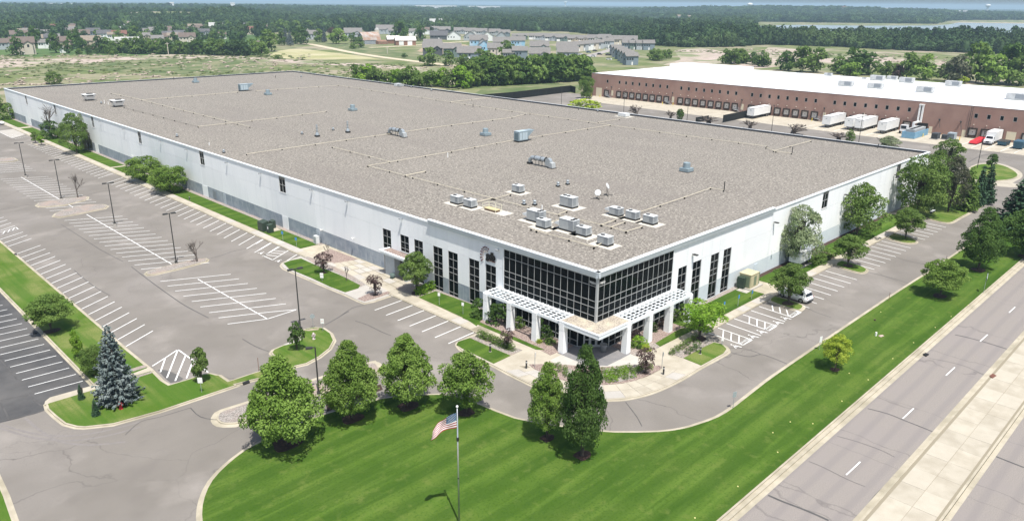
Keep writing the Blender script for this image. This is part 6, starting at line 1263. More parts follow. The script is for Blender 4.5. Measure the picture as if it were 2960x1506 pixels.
# ================================================================ COUNTRYSIDE BEYOND
field=M('hay_field',(.40,.36,.20),(.27,.28,.12),.03,5,.95,c3=(.46,.42,.27),scale3=.02); gfield=M('green_field',(.12,.20,.06),(.16,.22,.08),.03,5,.95); reed=M('dry_reed',(.47,.385,.335),(.39,.32,.275),.09,6,.95,c3=(.24,.24,.13),scale3=.04)
overlay(reed,'speckle',(.15,.19,.075),.85,scale=.03,detail=10,a=.53,b=.60)
overlay(reed,'speckle',(.20,.15,.12),.5,scale=.12,detail=8,a=.55,b=.68)
green_g=M('rough_grass',(.095,.13,.048),(.15,.17,.078),.06,9,.95,c3=(.24,.22,.13),scale3=.06)
overlay(green_g,'speckle',(.06,.10,.03),.7,scale=.09,detail=9,a=.52,b=.64); gravel_road=M('gravel_road',(.55,.48,.35),(.48,.41,.30),.1,5,.95)
def sheet(name,pts,mt,z): struct(name,MB().sheet(pts,z),mt)
def GS(t_,pts): return GP(t_,pts)
sheet('reed_bed',GS(S1,[(-60,570),(250,600),(700,590),(1050,605),(1000,640),(500,665),(-60,690)]),reed,-.04)
sheet('reed_bed',smooth(GS(S1,[(1000,600),(1700,550),(2576,575),(2576,605),(1900,615),(1200,610)]),2),reed,-.036)
sheet('reed_bed',smooth(GS(S2,[(0,590),(300,600),(1000,640),(1500,670),(2300,715),(2576,760),(2300,830),(1700,740),(1300,690),(700,655),(0,615)]),2),reed,-.032)
sheet('reed_bed',smooth(GS(S3,[(1640,510),(1900,490),(2060,510),(2300,545),(2576,520),(2800,520),(3200,560),(3800,660),(3000,640),(2400,700),(1600,670),(1560,640),(1700,600)]),2),reed,-.04)
sheet('reed_bed',smooth(GS(S4,[(0,480),(430,510),(800,560),(1500,590),(1900,640),(1700,700),(1200,690),(700,620),(0,620)]),2),reed,-.03)
sheet('green_meadow',smooth(GS(S1,[(300,690),(900,640),(1700,590),(2576,620),(2576,720),(2000,760),(1400,760),(1000,700),(600,690)]),2),green_g,-.028)
sheet('mown_field',smooth(GS(S2,[(140,560),(250,510),(450,495),(750,530),(1000,560),(1250,600),(900,600),(500,600),(200,585)]),2),field,-.02)
sheet('green_meadow',smooth(GS(S2,[(200,460),(500,440),(900,520),(1650,620),(1800,640),(2200,650),(2300,600),(1700,560),(1200,480),(850,440),(560,420)]),1),green_g,-.024)
sheet('green_meadow',GP(TK,[(-400,330),(-300,270),(0,240),(300,200),(680,190),(680,310),(560,300),(0,375)]),green_g,-.02)
mb=MB(); mb.ribbon(smooth(GS(S2,[(440,440),(560,450),(760,490),(960,530),(1250,575),(1650,625),(1850,650),(2040,668)]),3,False),7.5,.0); mb.ribbon(smooth(GS(S2,[(1130,482),(1400,470),(1700,450),(1950,432),(2150,418)]),3,False),7.,.004); struct('gravel_road',mb,gravel_road)
mb=MB(); mb.ribbon(smooth(GS(S3,[(720,610),(750,570),(850,545),(960,515),(1060,480)]),3,False),8,.0); mb.ribbon(smooth(GS(S3,[(180,400),(330,410),(560,425),(900,450)]),3,False),6,.004); mb.ribbon(smooth(GS(S2,[(2280,565),(2450,580),(2600,600)]),2,False),9,.008); struct('estate_road',mb,M('estate_asphalt',(.36,.33,.31),(.30,.28,.26),.1))
sheet('bare_earth',GS(S2,[(1620,520),(1700,460),(2100,450),(2260,500),(2300,570),(1900,560)]),M('bare_earth',(.40,.31,.22),(.3,.23,.15),.1,5),-.016)
mb=MB(); mb.lathe([(9,0),(6,1.6),(3,2.6),(0,3.)],18,G(*S2(1940,465))); struct('soil_mound',mb,D.materials['bare_earth'])
water=M('lake_water',(.30,.36,.40),rough=.18,spec=.5)
sheet('lake',[G(2150,78),G(2150,88),G(2500,97),(G(3100,108))]+[G(3300,76),G(2960,68.5),(G(2775,65.5)),G(2745,72),G(2700,75.5),G(2500,76),G(2300,73.5)],water,.35)
sheet('shore_reeds',[G(2740,65.2),G(2960,67.7),G(3200,72),G(3200,73.5),G(2960,69.3),G(2745,66.3)],M('shore_tan',(.45,.36,.25)),.4)
# hillside field seen above the houses
sheet('suburb_lawn',GS(S1,[(-200,250),(2700,260),(2700,480),(2560,560),(1000,560),(700,560),(350,575),(-200,560)]),M('suburb_lawn',(.055,.115,.03),(.09,.14,.04),.03,6,.95),-.05)
# ---------------------------------------------------------------- houses
HW=[M('siding_'+n,c,rough=.8) for n,c in (('white',(.72,.73,.72)),('grey',(.36,.39,.41)),('slate_blue',(.19,.235,.27)),('tan',(.46,.40,.31)),('dark',(.09,.10,.11)),('brick',(.24,.13,.09)),('green',(.15,.20,.18)),('beige',(.55,.50,.42)))]
HR=[M('roof_'+n,c,tuple(v*.8 for v in c),.8,4,.9) for n,c in (('grey',(.20,.19,.18)),('brown',(.155,.122,.105)),('dark',(.11,.11,.115)),('tan',(.25,.21,.165)),('red',(.19,.095,.072)),('pale',(.42,.42,.40)))]
HWN=['white','grey','slate blue','tan','charcoal','brick','sage green','beige']; HRN=['grey','brown','dark','tan','red','pale']
hw_=M('house_window',(.03,.035,.04),rough=.2); hd=M('house_garage',(.75,.75,.73),rough=.6); hm_cache={}
def house_mesh(w,d,h,rh,axis):
    m=MB(); 
    if axis=='x': # ridge along x
        m.add([(-w/2,-d/2,0),(w/2,-d/2,0),(w/2,d/2,0),(-w/2,d/2,0),(-w/2,-d/2,h),(w/2,-d/2,h),(w/2,d/2,h),(-w/2,d/2,h),(-w/2,0,h+rh),(w/2,0,h+rh)],[(0,1,5,4),(1,2,6,9,5),(2,3,7,6),(3,0,4,8,7)])
    else: m.add([(-w/2,-d/2,0),(w/2,-d/2,0),(w/2,d/2,0),(-w/2,d/2,0),(-w/2,-d/2,h),(w/2,-d/2,h),(w/2,d/2,h),(-w/2,d/2,h),(0,-d/2,h+rh),(0,d/2,h+rh)],[(0,1,5,8,4),(1,2,6,5),(2,3,7,9,6),(3,0,4,7)])
    r=MB(); o=.5; e=.25
    def slab(p): # thick roof plane
        p=[Vector(q) for q in p]; r.add([tuple(q) for q in p]+[(q.x,q.y,q.z+e) for q in p],[(3,2,1,0),(4,5,6,7),(0,1,5,4),(1,2,6,5),(2,3,7,6),(3,0,4,7)])
    if axis=='x':
        k=rh/(d/2); slab([(-w/2-o,-d/2-o,h-o*k),(w/2+o,-d/2-o,h-o*k),(w/2+o,0,h+rh),(-w/2-o,0,h+rh)]); slab([(-w/2-o,.02,h+rh),(w/2+o,.02,h+rh),(w/2+o,d/2+o,h-o*k),(-w/2-o,d/2+o,h-o*k)])
    else:
        k=rh/(w/2); slab([(-w/2-o,-d/2-o,h-o*k),(0,-d/2-o,h+rh),(0,d/2+o,h+rh),(-w/2-o,d/2+o,h-o*k)]); slab([(.02,-d/2-o,h+rh),(w/2+o,-d/2-o,h-o*k),(w/2+o,d/2+o,h-o*k),(.02,d/2+o,h+rh)])
    return m,r
def toward(x,y): return math.atan2(CAM[1]-y,CAM[0]-x)+math.pi/2   # local -Y faces the viewer's side of the street
HN=0; HLAB=set()
def house(x,y,w,h,wi,ri,label,rz=0,axis='x',wing=True,garage=False,d=None,rh=None,group='houses',name='house'):
    d=d or w*.62; rh=rh or min(d if axis=='x' else w,13)*.40
    t=thing(name,label,'house' if name=='house' else 'barn',(x,y,0),toward(x,y)+rz,group)
    m,r=house_mesh(w,d,h,rh,axis); obj('wall',m,HW[wi],t); obj('roof',r,HR[ri],t)
    if wing:
        m,r=house_mesh(w*.36,d*.5,h*.92,w*.36*.32,'y'); me=m.mesh('gable_wing',HW[wi]); o=link('gable_wing',me,t,(w*.22,-d*.5,0)); o2=link('wing_roof',r.mesh('wing_roof',HR[ri]),o)
        f=MB().box(w*.22-.7,w*.22+.7,-d*.75-.06,-d*.75-.003,h*.62,h*.85); obj('window',f,hw_,t)
    for k in range(3):
        xx=-w*.38+k*w*.2; z0=h*.55
        if wing and xx>w*.02: continue
        obj('window',MB().box(xx-.6,xx+.6,-d/2-.06,-d/2-.003,z0,z0+1.3),hw_,t)
    obj('window',MB().box(-w/2-.06,-w/2-.003,-.6,.6,h*.5,h*.5+1.3),hw_,t)
    if garage: obj('garage_door',MB().box(-w*.3-2.2,-w*.3+1.2,-d/2-.07,-d/2-.061,0,2.3),hd,t)
    else: obj('door',MB().box(-.5,.5,-d/2-.07,-d/2-.061,0,2.1),hd,t)
    return t
def HP(t_,a,b,wtile,h,wi,ri,lab,**k):
    s=3.481; x,y=G(*t_(a,b)); w=max(8.,wtile/s/FPX*dist(x,y)*1.02); return house(x,y,w,h,wi,ri,lab,**k)
L1=[(75,500,150,5.5,1,1,'grey dormered house with brown roof at the left edge, nearest row'),(245,548,205,8.5,7,1,'tall beige three storey house with brown roof nearest the meadow, left'),(455,490,110,5,0,0,'white gabled house with grey roof behind the dark round trees'),(640,490,170,6,3,1,'broad two storey house with brown roof beside the white shed'),(930,480,170,6,3,3,'tan house with sandy roof in the nearest row'),(1290,480,210,4,1,5,'long low house with pale roof in the nearest row'),(1590,430,110,4,7,0,'small hipped roof house behind the belt of trees'),(1890,425,150,5,7,1,'brown roofed house just above the tree belt'),(1135,410,60,6,0,3,'narrow white gabled house in the middle of the left suburb'),(1210,405,130,6,3,4,'house with reddish roof behind the narrow white one'),
(200,400,150,5,1,1,'long house with brown roof in the second row, far left'),(120,320,100,4.5,7,4,'red roofed house left in the back row'),(255,325,80,4.5,7,4,'red roofed house second in the back row'),(195,372,90,5,0,0,'white walled house with grey roof left in the middle row'),(330,372,110,5,1,0,'grey house in the middle row left of the white one'),(460,375,90,5,1,0,'grey house with steep roof in the middle row'),(520,395,70,5.5,2,2,'slate blue house with dark roof left of centre'),(690,355,130,5.5,0,0,'white trimmed grey roofed house in the middle row'),(500,312,110,4.5,0,4,'white gabled house with red roof at the back'),(820,400,160,5.5,1,1,'grey house with brown roof in the middle row'),(860,295,130,4.5,3,4,'long red roofed house behind the trees'),(950,385,120,7,2,2,'deep blue two storey house with white trim'),(1060,400,130,6,0,2,'white and pale blue house beside the deep blue one'),(1160,345,110,5,1,5,'house with pale roof in the back row centre'),(1300,330,130,5,7,5,'house with pale roof behind the round tree'),(1450,355,90,5,4,2,'charcoal house with dark roof in the back row'),(1560,345,100,5,1,0,'grey gabled house left of the flat long roof'),(1740,345,190,4,1,1,'long brown roofed building in the back row'),(1460,410,100,5,3,0,'small house with grey roof behind the dark conifer'),(1690,400,90,6,0,2,'white house with dark steep roof'),(1820,385,110,5,4,2,'house with dark roof beside the steep white one'),(1900,345,110,5,0,0,'house with twin gables in the back row'),(2060,375,100,6,1,2,'tall house with dark porch in the right part of the left suburb'),(2180,310,130,6,7,5,'pale hipped house among trees'),(2360,290,100,5,1,1,'brown roofed house among trees, upper right of the suburb'),(2240,395,60,5,0,1,'narrow gable end peeking over the tree belt'),(2510,350,110,6,3,4,'orange roofed house near the tree belt end'),(2480,285,90,5,7,1,'small brown house at the far right of the left suburb')]
for a,b,w,h,wi,ri,l in L1: HP(S1,a,b,w,h,wi,ri,l,group='houses of the left suburb',garage=(wi==0))
t=thing('garden_shed','small white garden shed at the edge of the left suburb','shed',(*G(*S1(635,535)),0),toward(*G(*S1(635,535)))); m,r=house_mesh(4,3.5,2.6,1.4,'y'); obj('wall',m,HW[0],t); obj('roof',r,HR[5],t)
L2=[(110,310,100,5,1,1,'house among the trees left of the mown field, back'),(260,300,120,5,7,1,'brown roofed house behind the tall firs'),(400,300,90,5,1,1,'small house right behind the firs'),(570,400,130,6,1,0,'grey gabled house right of the firs'),(980,385,170,6,1,0,'large grey roofed house left of the big barn'),(1080,300,130,6,3,1,'house above the barn among trees'),(1300,345,170,6,1,0,'grey roofed house right of the barn silo'),(1380,360,90,6,1,0,'gable beside the house right of the silo'),(1580,365,80,6,0,0,'white gabled house left of the dark oak'),(1700,350,90,6,0,1,'pale gabled house right of the dark oak')]
for a,b,w,h,wi,ri,l in L2: HP(S2,a,b,w,h,wi,ri,l,group='houses along the gravel road')
t_=HP(S2,1812,283,120,9,0,5,'bright white tall farmhouse on the rise',group='farm buildings'); HP(S2,2190,272,190,5,1,5,'long grey roofed riding hall next to the white farmhouse',wing=False,group='farm buildings')
HP(S2,30,480,90,3.5,5,1,'low brick pavilion at the left end of the mown field',wing=False,group='farm buildings')
# gambrel barn with silo
x,y=G(*S2(1140,445)); t=thing('old_barn','old weathered barn with gambrel tin roof','barn',(x,y,0),toward(x,y)+.45); tin=M('tin_roof',(.42,.40,.38),(.34,.20,.13),.3,5,.6); wood=M('barn_wood',(.30,.33,.36),(.22,.24,.26),.8)
prof=[(-6,0),(-6,4),(-4.6,8),(0,11),(4.6,8),(6,4),(6,0)]; m=MB(); n=7; m.add([(-9,a,z) for a,z in prof]+[(9,a,z) for a,z in prof],[tuple(range(n))[::-1],tuple(range(n,2*n)),(0,1,8,7),(5,6,13,12)]); obj('wall',m,wood,t)
m=MB(); pr=[(-6.3,3.8),(-4.7,8.1),(0,11.2),(4.7,8.1),(6.3,3.8)]; m.add([(s*9.6,a,z) for s in (-1,1) for a,z in pr],[(i,i+1,i+6,i+5) for i in range(4)]); obj('roof',m,tin,t); obj('lean_to',MB().hexa([(4,-12,0),(14,-12,0),(14,-6,0),(4,-6,0),(4,-12,2.6),(14,-12,2.6),(14,-6,3.8),(4,-6,3.8)]),M('rust_roof',(.30,.17,.11),(.2,.13,.1),.5),t); obj('barn_door',MB().box(9.01,9.1,-1.5,1.5,0,3),hw_,t)
x,y=G(*S2(1222,415)); t=thing('silo','round pale silo beside the old barn','silo',(x,y,0)); obj('shaft',MB().tube((0,0,0),(0,0,11),2.6,2.6,16),HW[7],t); obj('dome',MB().lathe([(2.6,11),(2.,12.6),(0,13.4)],16),HR[5],t)
x,y=G(*S2(1500,455)); w=250/3.481/FPX*dist(x,y); t=thing('machine_shed','long brick machine shed with bright tin roof and white doors','shed',(x,y,0),toward(x,y)+.12); m,r=house_mesh(w*.8,14,4.5,3.2,'x'); obj('wall',m,HW[5],t); obj('roof',r,M('bright_tin',(.72,.70,.66),(.6,.55,.5),.5,3,.5),t)
for xx in (-w*.18,w*.16): obj('door',MB().box(xx-2.2,xx+2.2,-7.06,-7.003,0,4),hd,t)
x,y=G(*S2(1380,440)); t=thing('machine_shed','smaller left wing shed with bright tin roof','shed',(x,y,0),toward(x,y)+.12); m,r=house_mesh(12,11,4.2,3,'x'); obj('wall',m,HW[5],t); obj('roof',r,D.materials['bright_tin'],t)
_aa=sorted((60+(j*733)%2450,j) for j in range(34)); rank={j:ordinal(k) for k,(q_,j) in enumerate(_aa)}
for i in range(34):
    a=60+(i*733)%2450; b=[300,330,362,392,425][i%5]+random.uniform(-8,8)
    if min(abs(a-q[0])+2*abs(b-q[1]) for q in L1)<60: continue
    HP(S1,a,b,random.uniform(80,130),random.choice((4.5,5,6)),random.choice((0,1,1,7,3,2)),random.choice((0,0,1,1,2,3,4)),'suburban house partly hidden by trees, '+rank[i]+' from the left among the hidden ones',group='hidden houses of the left suburb')
# curved row of cottages, and townhouse terraces
fr=[(1840,400,190,4,2,'x'),(1990,405,150,0,0,'y'),(2160,410,150,1,0,'y'),(2330,415,160,0,0,'y'),(2470,410,120,1,0,'y')]
for i,(a,b,w,wi,ri,ax) in enumerate(fr): HP(S2,a,b,w*.9,4.5,wi,ri,('charcoal' if wi==4 else HWN[wi])+' gabled cottage, number %s from the left in the long curved row'%['one','two','three','four','five'][i],axis=ax,wing=False,group='cottages of the curved row')
bk=[(1790,325,90,1),(1900,335,110,4),(2050,345,110,1),(2160,350,110,0),(2270,355,110,1),(2400,360,110,1),(2500,370,110,2)]
for i,(a,b,w,wi) in enumerate(bk): HP(S2,a,b,w,4.5,wi,0,'grey roofed cottage in the back row, '+['leftmost, near the white farmhouse','second from the left','third from the left','in the middle','third from the right','second from the right','rightmost'][i],group='cottages of the back row')
fr3=[(35,400,70,2),(110,400,90,6),(215,400,90,0),(290,405,110,1),(390,412,120,1),(510,418,130,6),(620,428,120,3),(710,430,110,7),(820,425,120,0),(930,420,120,1),(1060,440,140,7),(1180,445,150,1)]
for i,(a,b,w,wi) in enumerate(fr3): HP(S3,a,b,w,4.2,wi,0,'%s cottage with grey roof, %s of the far estate row'%(HWN[wi],['first','second','third','fourth','fifth','sixth','seventh','eighth','ninth','tenth','eleventh','last'][i]),group='cottages of the far estate row',garage=i>3)
def terrace(a0,b0,a1,b1,n,w,h,wi,ri,where,rz=.0,ax='x'):
    for i in range(n):
        u=i/(n-1); a=a0+(a1-a0)*u; b=b0+(b1-b0)*u
        HP(S3,a,b,w*(1-.25*(1-u if b1>b0 else u)),h,wi[i%len(wi)],ri,'townhouse %s, unit %s'%(where,['one','two','three','four','five','six','seven','eight'][i]+' counted from the far end' if b1>b0 else ['one','two','three','four','five','six','seven','eight'][i]+' counted from the near end'),rz=rz,axis=ax,wing=False,d=None,group='townhouse terraces')
terrace(870,495,560,530,7,100,6,[1,7,0],0,'in the middle diagonal terrace',.5)
terrace(960,480,1060,460,2,110,6,[1,7],0,'at the bend of the estate road',.3)
terrace(1370,505,1150,500,4,110,6,[2,1,6],0,'in the right terrace with blue gables',.2)
terrace(1040,560,1190,655,6,130,6,[1,1,2],0,'in the near diagonal terrace beside the hedge',.45)
near=[(S2,1780,525,190,6.5,1,0,'large grey house with steep roof behind the charcoal one','x'),(S2,1780,560,210,6,4,0,'charcoal two storey house nearest the gravel road','x'),(S2,1975,575,190,6.5,6,0,'sage green two storey house between the charcoal and blue ones','x'),(S2,2145,600,250,5,2,0,'wide slate blue house with long grey roof','x'),(S2,2240,475,190,6.5,1,0,'grey house wrapped in light blue house wrap','x'),(S2,2295,540,130,6.5,1,0,'grey gabled house right of the blue wrapped one','y'),(S2,2420,570,190,6.5,7,0,'white and beige house with twin gables','x'),(S2,2470,490,180,6,1,0,'grey roofed house behind the twin gables','x'),(S2,2540,600,60,5,1,0,'small gabled end wall at the trees','x'),
 (S3,60,480,150,6.5,2,0,'blue wrapped unfinished house with grey roof','x'),(S3,80,600,160,6.5,2,0,'dark teal gabled house at the hedge, left','x'),(S3,275,540,200,6,1,0,'grey house behind the hedge with broad roof','x'),(S3,275,625,220,6,1,0,'grey two storey house with twin windows right behind the hedge','x'),(S3,545,560,210,6,1,0,'long grey roofed terrace behind the hedge','x'),(S3,560,600,220,5.5,1,0,'long grey roofed terrace nearest the hedge','x')]
for t_,a,b,w,h,wi,ri,l,ax in near: HP(t_,a,b,w*.92,h,wi,ri,l,axis=ax,wing=w>180 and 'long' not in l,group='two storey estate houses')
wrap=M('house_wrap',(.22,.45,.62),(.4,.5,.6),.3)
for o in [o for o in D.objects if o.get('label','') and 'blue' in o['label'] and 'wrap' in o['label']]:
    for c in o.children:
        if c.name.startswith('wall'): c.data.materials[0]=wrap
for a,b,w,h,wi,ri,l in ((1115,325,70,6,0,5,'small white house among the dark woods, right of centre'),(2050,292,40,4,0,4,'red roofed cottage in the right woods'),(300,295,50,4,0,0,'white cottage in the woods above the far row')): HP(S3,a,b,w,h,wi,ri,l,wing=False,group='lone houses in the woods')
# cars on the estate road
cm=[MB().hexa([(-2.1,-.85,.25),(2.1,-.85,.25),(2.1,.85,.25),(-2.1,.85,.25),(-2.1,-.8,.9),(2.0,-.8,.85),(2.0,.8,.85),(-2.1,.8,.9)]).mesh('body',m_) for m_ in (vwhite,blackp,D.materials['vehicle_blue'])]; cc=MB().hexa([(-1.7,-.75,.9),(1.0,-.75,.87),(1.0,.75,.87),(-1.7,.75,.9),(-1.3,-.6,1.45),(.4,-.6,1.45),(.4,.6,1.45),(-1.3,.6,1.45)]).mesh('cabin',vglass); wc=MB(); [wc.tube((x_,y_,.32),(x_,y_*1.12,.32),.32,.32,10) for x_ in (-1.3,1.3) for y_ in (-.8,.8)]; wcm=wc.mesh('wheels',tyre)
for a,b,c,l in ((690,555,0,'white car left on the estate drive, by the long terrace'),(725,565,1,'black car beside the white one on the estate drive'),(820,575,0,'pale car in the middle of the estate road bend'),(882,555,1,'dark car crossing the estate road bend'),(965,560,1,'dark car parked at the near diagonal terrace'),(975,605,0,'white car parked nearest the hedge at the estate'),(955,495,0,'white van on the far side of the estate road'),(835,520,1,'dark car in the drive of the middle terrace'),(1060,445,0,'white car in front of the eleventh cottage'),(770,535,2,'blue car in the drive of the middle terrace')):
    x,y=G(*S3(a,b)); t=thing('parked_car',l,'car',(x,y,0.01),random.uniform(-.5,.5)+toward(x,y),'cars of the estate'); link('body',cm[c],t); link('cabin',cc,t); link('wheels',wcm,t)
# water towers, mast, utility poles, distant roofs
def wtower(u,vt,d_,h,label):
    d=_ray(u,30); d=d[:2]/np.linalg.norm(d[:2]); x,y=CAM[0]+d[0]*d_,CAM[1]+d[1]*d_; s=h/40
    t=thing('water_tower',label,'water tower',(x,y,0)); obj('stem',MB().lathe([(9*s,0),(5*s,4*s),(4*s,30*s)],14),HW[0],t,True); obj('tank',MB().lathe([(4*s,28*s),(10*s,33*s),(11*s,37*s),(9*s,40.5*s),(0,42*s)],16),HW[0],t,True)
wtower(2166,18,3800,47,'white water tower on the horizon left of the lake ridge'); wtower(2854,25,5200,52,'white water tower on the horizon above the lake'); wtower(1634,12,7500,60,'faint white water tower on the horizon in the middle')
x,y=G(*S2(1483,165)); h=tall(S2(1483,165),S2(1481,32)); t=thing('radio_mast','tall thin radio mast among the middle woods','mast',(x,y,0)); obj('mast',MB().tube((0,0,0),(0,0,h),.7,.3,5),HR[5],t)
for t_,a,b,c,d_,l in ((S2,1323,545,1323,470,'wooden utility pole right of the gravel road fork'),(S2,965,500,965,485,'x'),(S2,527,400,527,290,'utility pole beside the grey gabled house'),(S2,716,380,716,320,'utility pole left of the old barn'),(S1,712,275,712,210,'power pole above the left suburb, left'),(S1,1140,260,1140,215,'power pole above the left suburb, second'),(S1,1170,260,1170,200,'power pole above the left suburb, third'),(S1,1525,280,1525,225,'power pole above the left suburb, fourth'),(S1,1622,290,1622,255,'power pole above the left suburb, fifth'),(S1,1697,560,1690,430,'pole at the meadow edge before the tree belt')):
    if l=='x': continue
    x,y=G(*t_(a,b)); h=tall(t_(a,b),t_(c,d_)); t=thing('utility_pole',l,'utility pole',(x,y,0),0,'utility poles'); obj('pole',MB().tube((0,0,0),(0,0,h),.3,.22,6),HW[7],t); obj('crossarm',MB().box(-1.4,1.4,-.12,.12,h-1.,h-.7),HW[7],t)
for u,v,w,l,ri in ((1260+0,28,120,'long bright warehouse roofs on the horizon, middle',5),(1400,28,90,'long bright warehouse roofs on the horizon, right of the first',5),(155,16.5,16,'white hall on the left horizon',5),(195,17.5,30,'second white hall on the left horizon',5),(2560,42,26,'pale long building on the lake ridge',5),(2435,44,18,'brown roofed villa on the lake ridge',4),(2770,42,8,'small white roof on the far shore woods',5),(2790,43,16,'second small white roof on the far shore woods',5),(500,30,10,'white barn at the edge of the hillside field',5),(675,30,12,'white farm above the right end of the hillside field',5),(1960,58,14,'pale house in the woods before the lake',3),(1990,60,9,'small house beside the pale one',3)):
    x,y=G(u,v+6); D_=dist(x,y); wm=w/FPX*D_; zz=float(hills(np.array(x),np.array(y)))+ (10 if v<40 else 4)
    t=thing('distant_building',l,'building',(x,y,zz),toward(x,y)); m,r=house_mesh(wm,wm*.3 if wm>40 else wm*.6,9,3,'x'); obj('wall',m,HW[0],t); obj('roof',r,HR[ri],t)
# ---------------------------------------------------------------- individual trees among the houses and along the fields
N=0
def ft(t_,a,b,hm,wm,mt,label,group,kind='farcrown',z=0):
    x,y=G(*t_(a,b)); tree(kind,mt,x,y,hm,wm/2,label,group,0,random.randint(0,3),.06,trunk=True)
def line_trees(t_,pts,n,h0,h1,mt,label,group,jit=10,wr=(.75,1.05)):
    L_=[0]; P_=[np.array(p,float) for p in pts]
    for p,q in zip(P_[:-1],P_[1:]): L_.append(L_[-1]+np.linalg.norm(q-p))
    for i in range(n):
        s=L_[-1]*(i+random.random())/n; k=max(j for j in range(len(P_)) if L_[j]<=s) if s<L_[-1] else len(P_)-2; k=min(k,len(P_)-2); u=(s-L_[k])/(L_[k+1]-L_[k]); p=P_[k]*(1-u)+P_[k+1]*u
        h=random.uniform(h0,h1)*1.12; ft(t_,p[0]+random.uniform(-jit,jit)*.6,p[1]+random.uniform(-jit*.35,jit*.35),h,h*random.uniform(*wr),random.choice(mt),ordinal(i)+' '+label,group)
line_trees(S1,[(1000,530),(1400,545),(1800,545),(2250,560),(2550,560)],42,5.5,10.5,['mid','dark','mid','far'],'tree from the left in the belt below the left suburb','tree belt below the left suburb',14)
line_trees(S1,[(750,560),(1000,545),(1200,555)],9,3,6,['mid','dark'],'low tree left of the belt below the left suburb','low trees left of the belt',8)
for a,b,h,w,mt,l in ((360,490,17,10,'dark','tall dark oval tree between the beige house and the white gabled house'),(175,560,12,9,'dark','dark round tree in front of the beige three storey house'),(565,535,14,10,'dark','dark oval tree left of the white shed'),(690,540,9,6,'dark','small dark tree right of the white shed'),(775,495,15,11,'dark','dark oval tree right of the two storey house'),(830,515,10,7,'dark','smaller dark oval tree before the tan house'),(1195,415,10,9,'mid','round green tree in front of the reddish roof'),(1365,420,14,11,'mid','bright round tree behind the pale long roof'),(1435,460,8,5,'dark','dark conifer right of the pale long roof'),(905,520,5,6,'purple','purple bush beside the tan house'),(55,390,9,9,'dark','dark tree at the left edge in the middle rows'),(215,410,6,6,'dark','low dark tree in the second row'),(1760,440,10,7,'dark','dark pointed tree before the steep white house'),(700,410,8,7,'dark','dark tree between the middle rows')): ft(S1,a,b,h,w,mt,l,'single trees in the left suburb')
line_trees(S1,[(0,300),(600,290),(1200,290),(1900,300),(2576,330)],44,7,12,['dark','mid','far'],'tree from the left behind the left suburb','trees in the back of the left suburb',30)
line_trees(S1,[(20,400),(700,400),(1400,400),(2100,400),(2500,420)],38,5,9,['dark','mid','far'],'garden tree from the left between the suburb rows','garden trees of the left suburb',40)
for a,b,h,w,mt,k,l in ((130,520,16,16,'mid','farcrown','large willow like tree at the left end of the mown field'),(60,570,10,10,'mid','farcrown','bush like tree below the low brick pavilion'),(345,465,14,8,'blue','spruce','blue fir right of the willow like tree'),(300,440,15,8,'blue','spruce','second blue fir at the road end'),(480,450,15,12,'dark','farcrown','dark maple beside the gravel road end'),(400,445,12,9,'dark','farcrown','dark tree between the fir and the maple'),(260,460,12,9,'dark','farcrown','dark tree left of the blue firs'),(690,430,14,7,'blue','spruce','blue fir left of the old barn'),(640,425,12,12,'mid','farcrown','green tree left of the blue fir by the barn'),(830,445,14,17,'linden','farcrown','broad light green tree left of the barn'),(770,400,12,10,'purple','farcrown','purple tree behind the broad light green one'),(980,430,9,9,'dark','farcrown','dark round tree beside the white shed of the farm'),(1050,480,9,8,'mid','farcrown','green tree in front of the barn'),(985,495,5,7,'mid','farcrown','low bush in front of the farm sheds'),(1450,415,19,17,'dark','farcrown','huge dark oak behind the machine shed'),(1655,415,15,12,'dark','farcrown','dark tree right of the machine shed'),(1745,665,11,11,'mid','farcrown','bushy tree beside the gravel road, before the charcoal house'),(1940,665,9,8,'mid','farcrown','round tree on the gravel road right of the bushy one'),(2080,690,8,8,'mid','farcrown','round bush right of the round road tree'),(2280,690,11,14,'mid','farcrown','loose tree before the wide blue house'),(1493,582,3,4,'dark','farcrown','small round bush in the estate meadow'),(210,595,2.5,7,'mid','farcrown','low bush at the left foot of the mown field'),(2520,590,12,12,'mid','farcrown','tree at the right end of the two storey houses')):
    ft(S2,a,b,h,w,mt,l,'trees along the gravel road',k)
line_trees(S2,[(30,330),(500,330),(900,300),(1300,310),(1650,330)],34,8,14,['dark','far','mid'],'tree from the left behind the farm and barn','trees behind the farm',26)
line_trees(S2,[(1750,300),(2100,300),(2500,300)],10,4,7,['dark','mid'],'low tree from the left by the white farmhouse','low trees near the white farmhouse',14)
# band of trees directly behind the building
line_trees(TK,[(-1600,205),(-1250,225),(-1000,235),(-700,250),(-400,262)],20,5,9,['mid','mid','lime','mid'],'leafy tree from the left in the row behind the back parapet','tree row behind the back parapet',20)
line_trees(TK,[(-450,235),(-100,225),(200,205),(500,190),(780,190)],34,8,12,['mid','dark','mid','mid'],'dense tree from the left in the hedge row by the brown warehouse','dense hedge row left of the brown warehouse',24,(.8,1.1))
line_trees(TK,[(-400,190),(0,170),(400,150),(760,140)],26,8,11,['mid','dark','mid'],'tree from the left in the rear rank of the hedge row','second rank of the hedge row',24)
line_trees(S3,[(1380,600),(1450,620),(1600,590)],5,5,7,['mid','dark'],'bushy tree from the left on the slope right of the townhouses','bushy trees right of the townhouses',16)
line_trees(S3,[(2130,650),(2300,640),(2500,670),(2560,680)],12,5,9,['mid','dark','mid'],'meadow tree from the left behind the white roof','meadow trees behind the white roof',24)
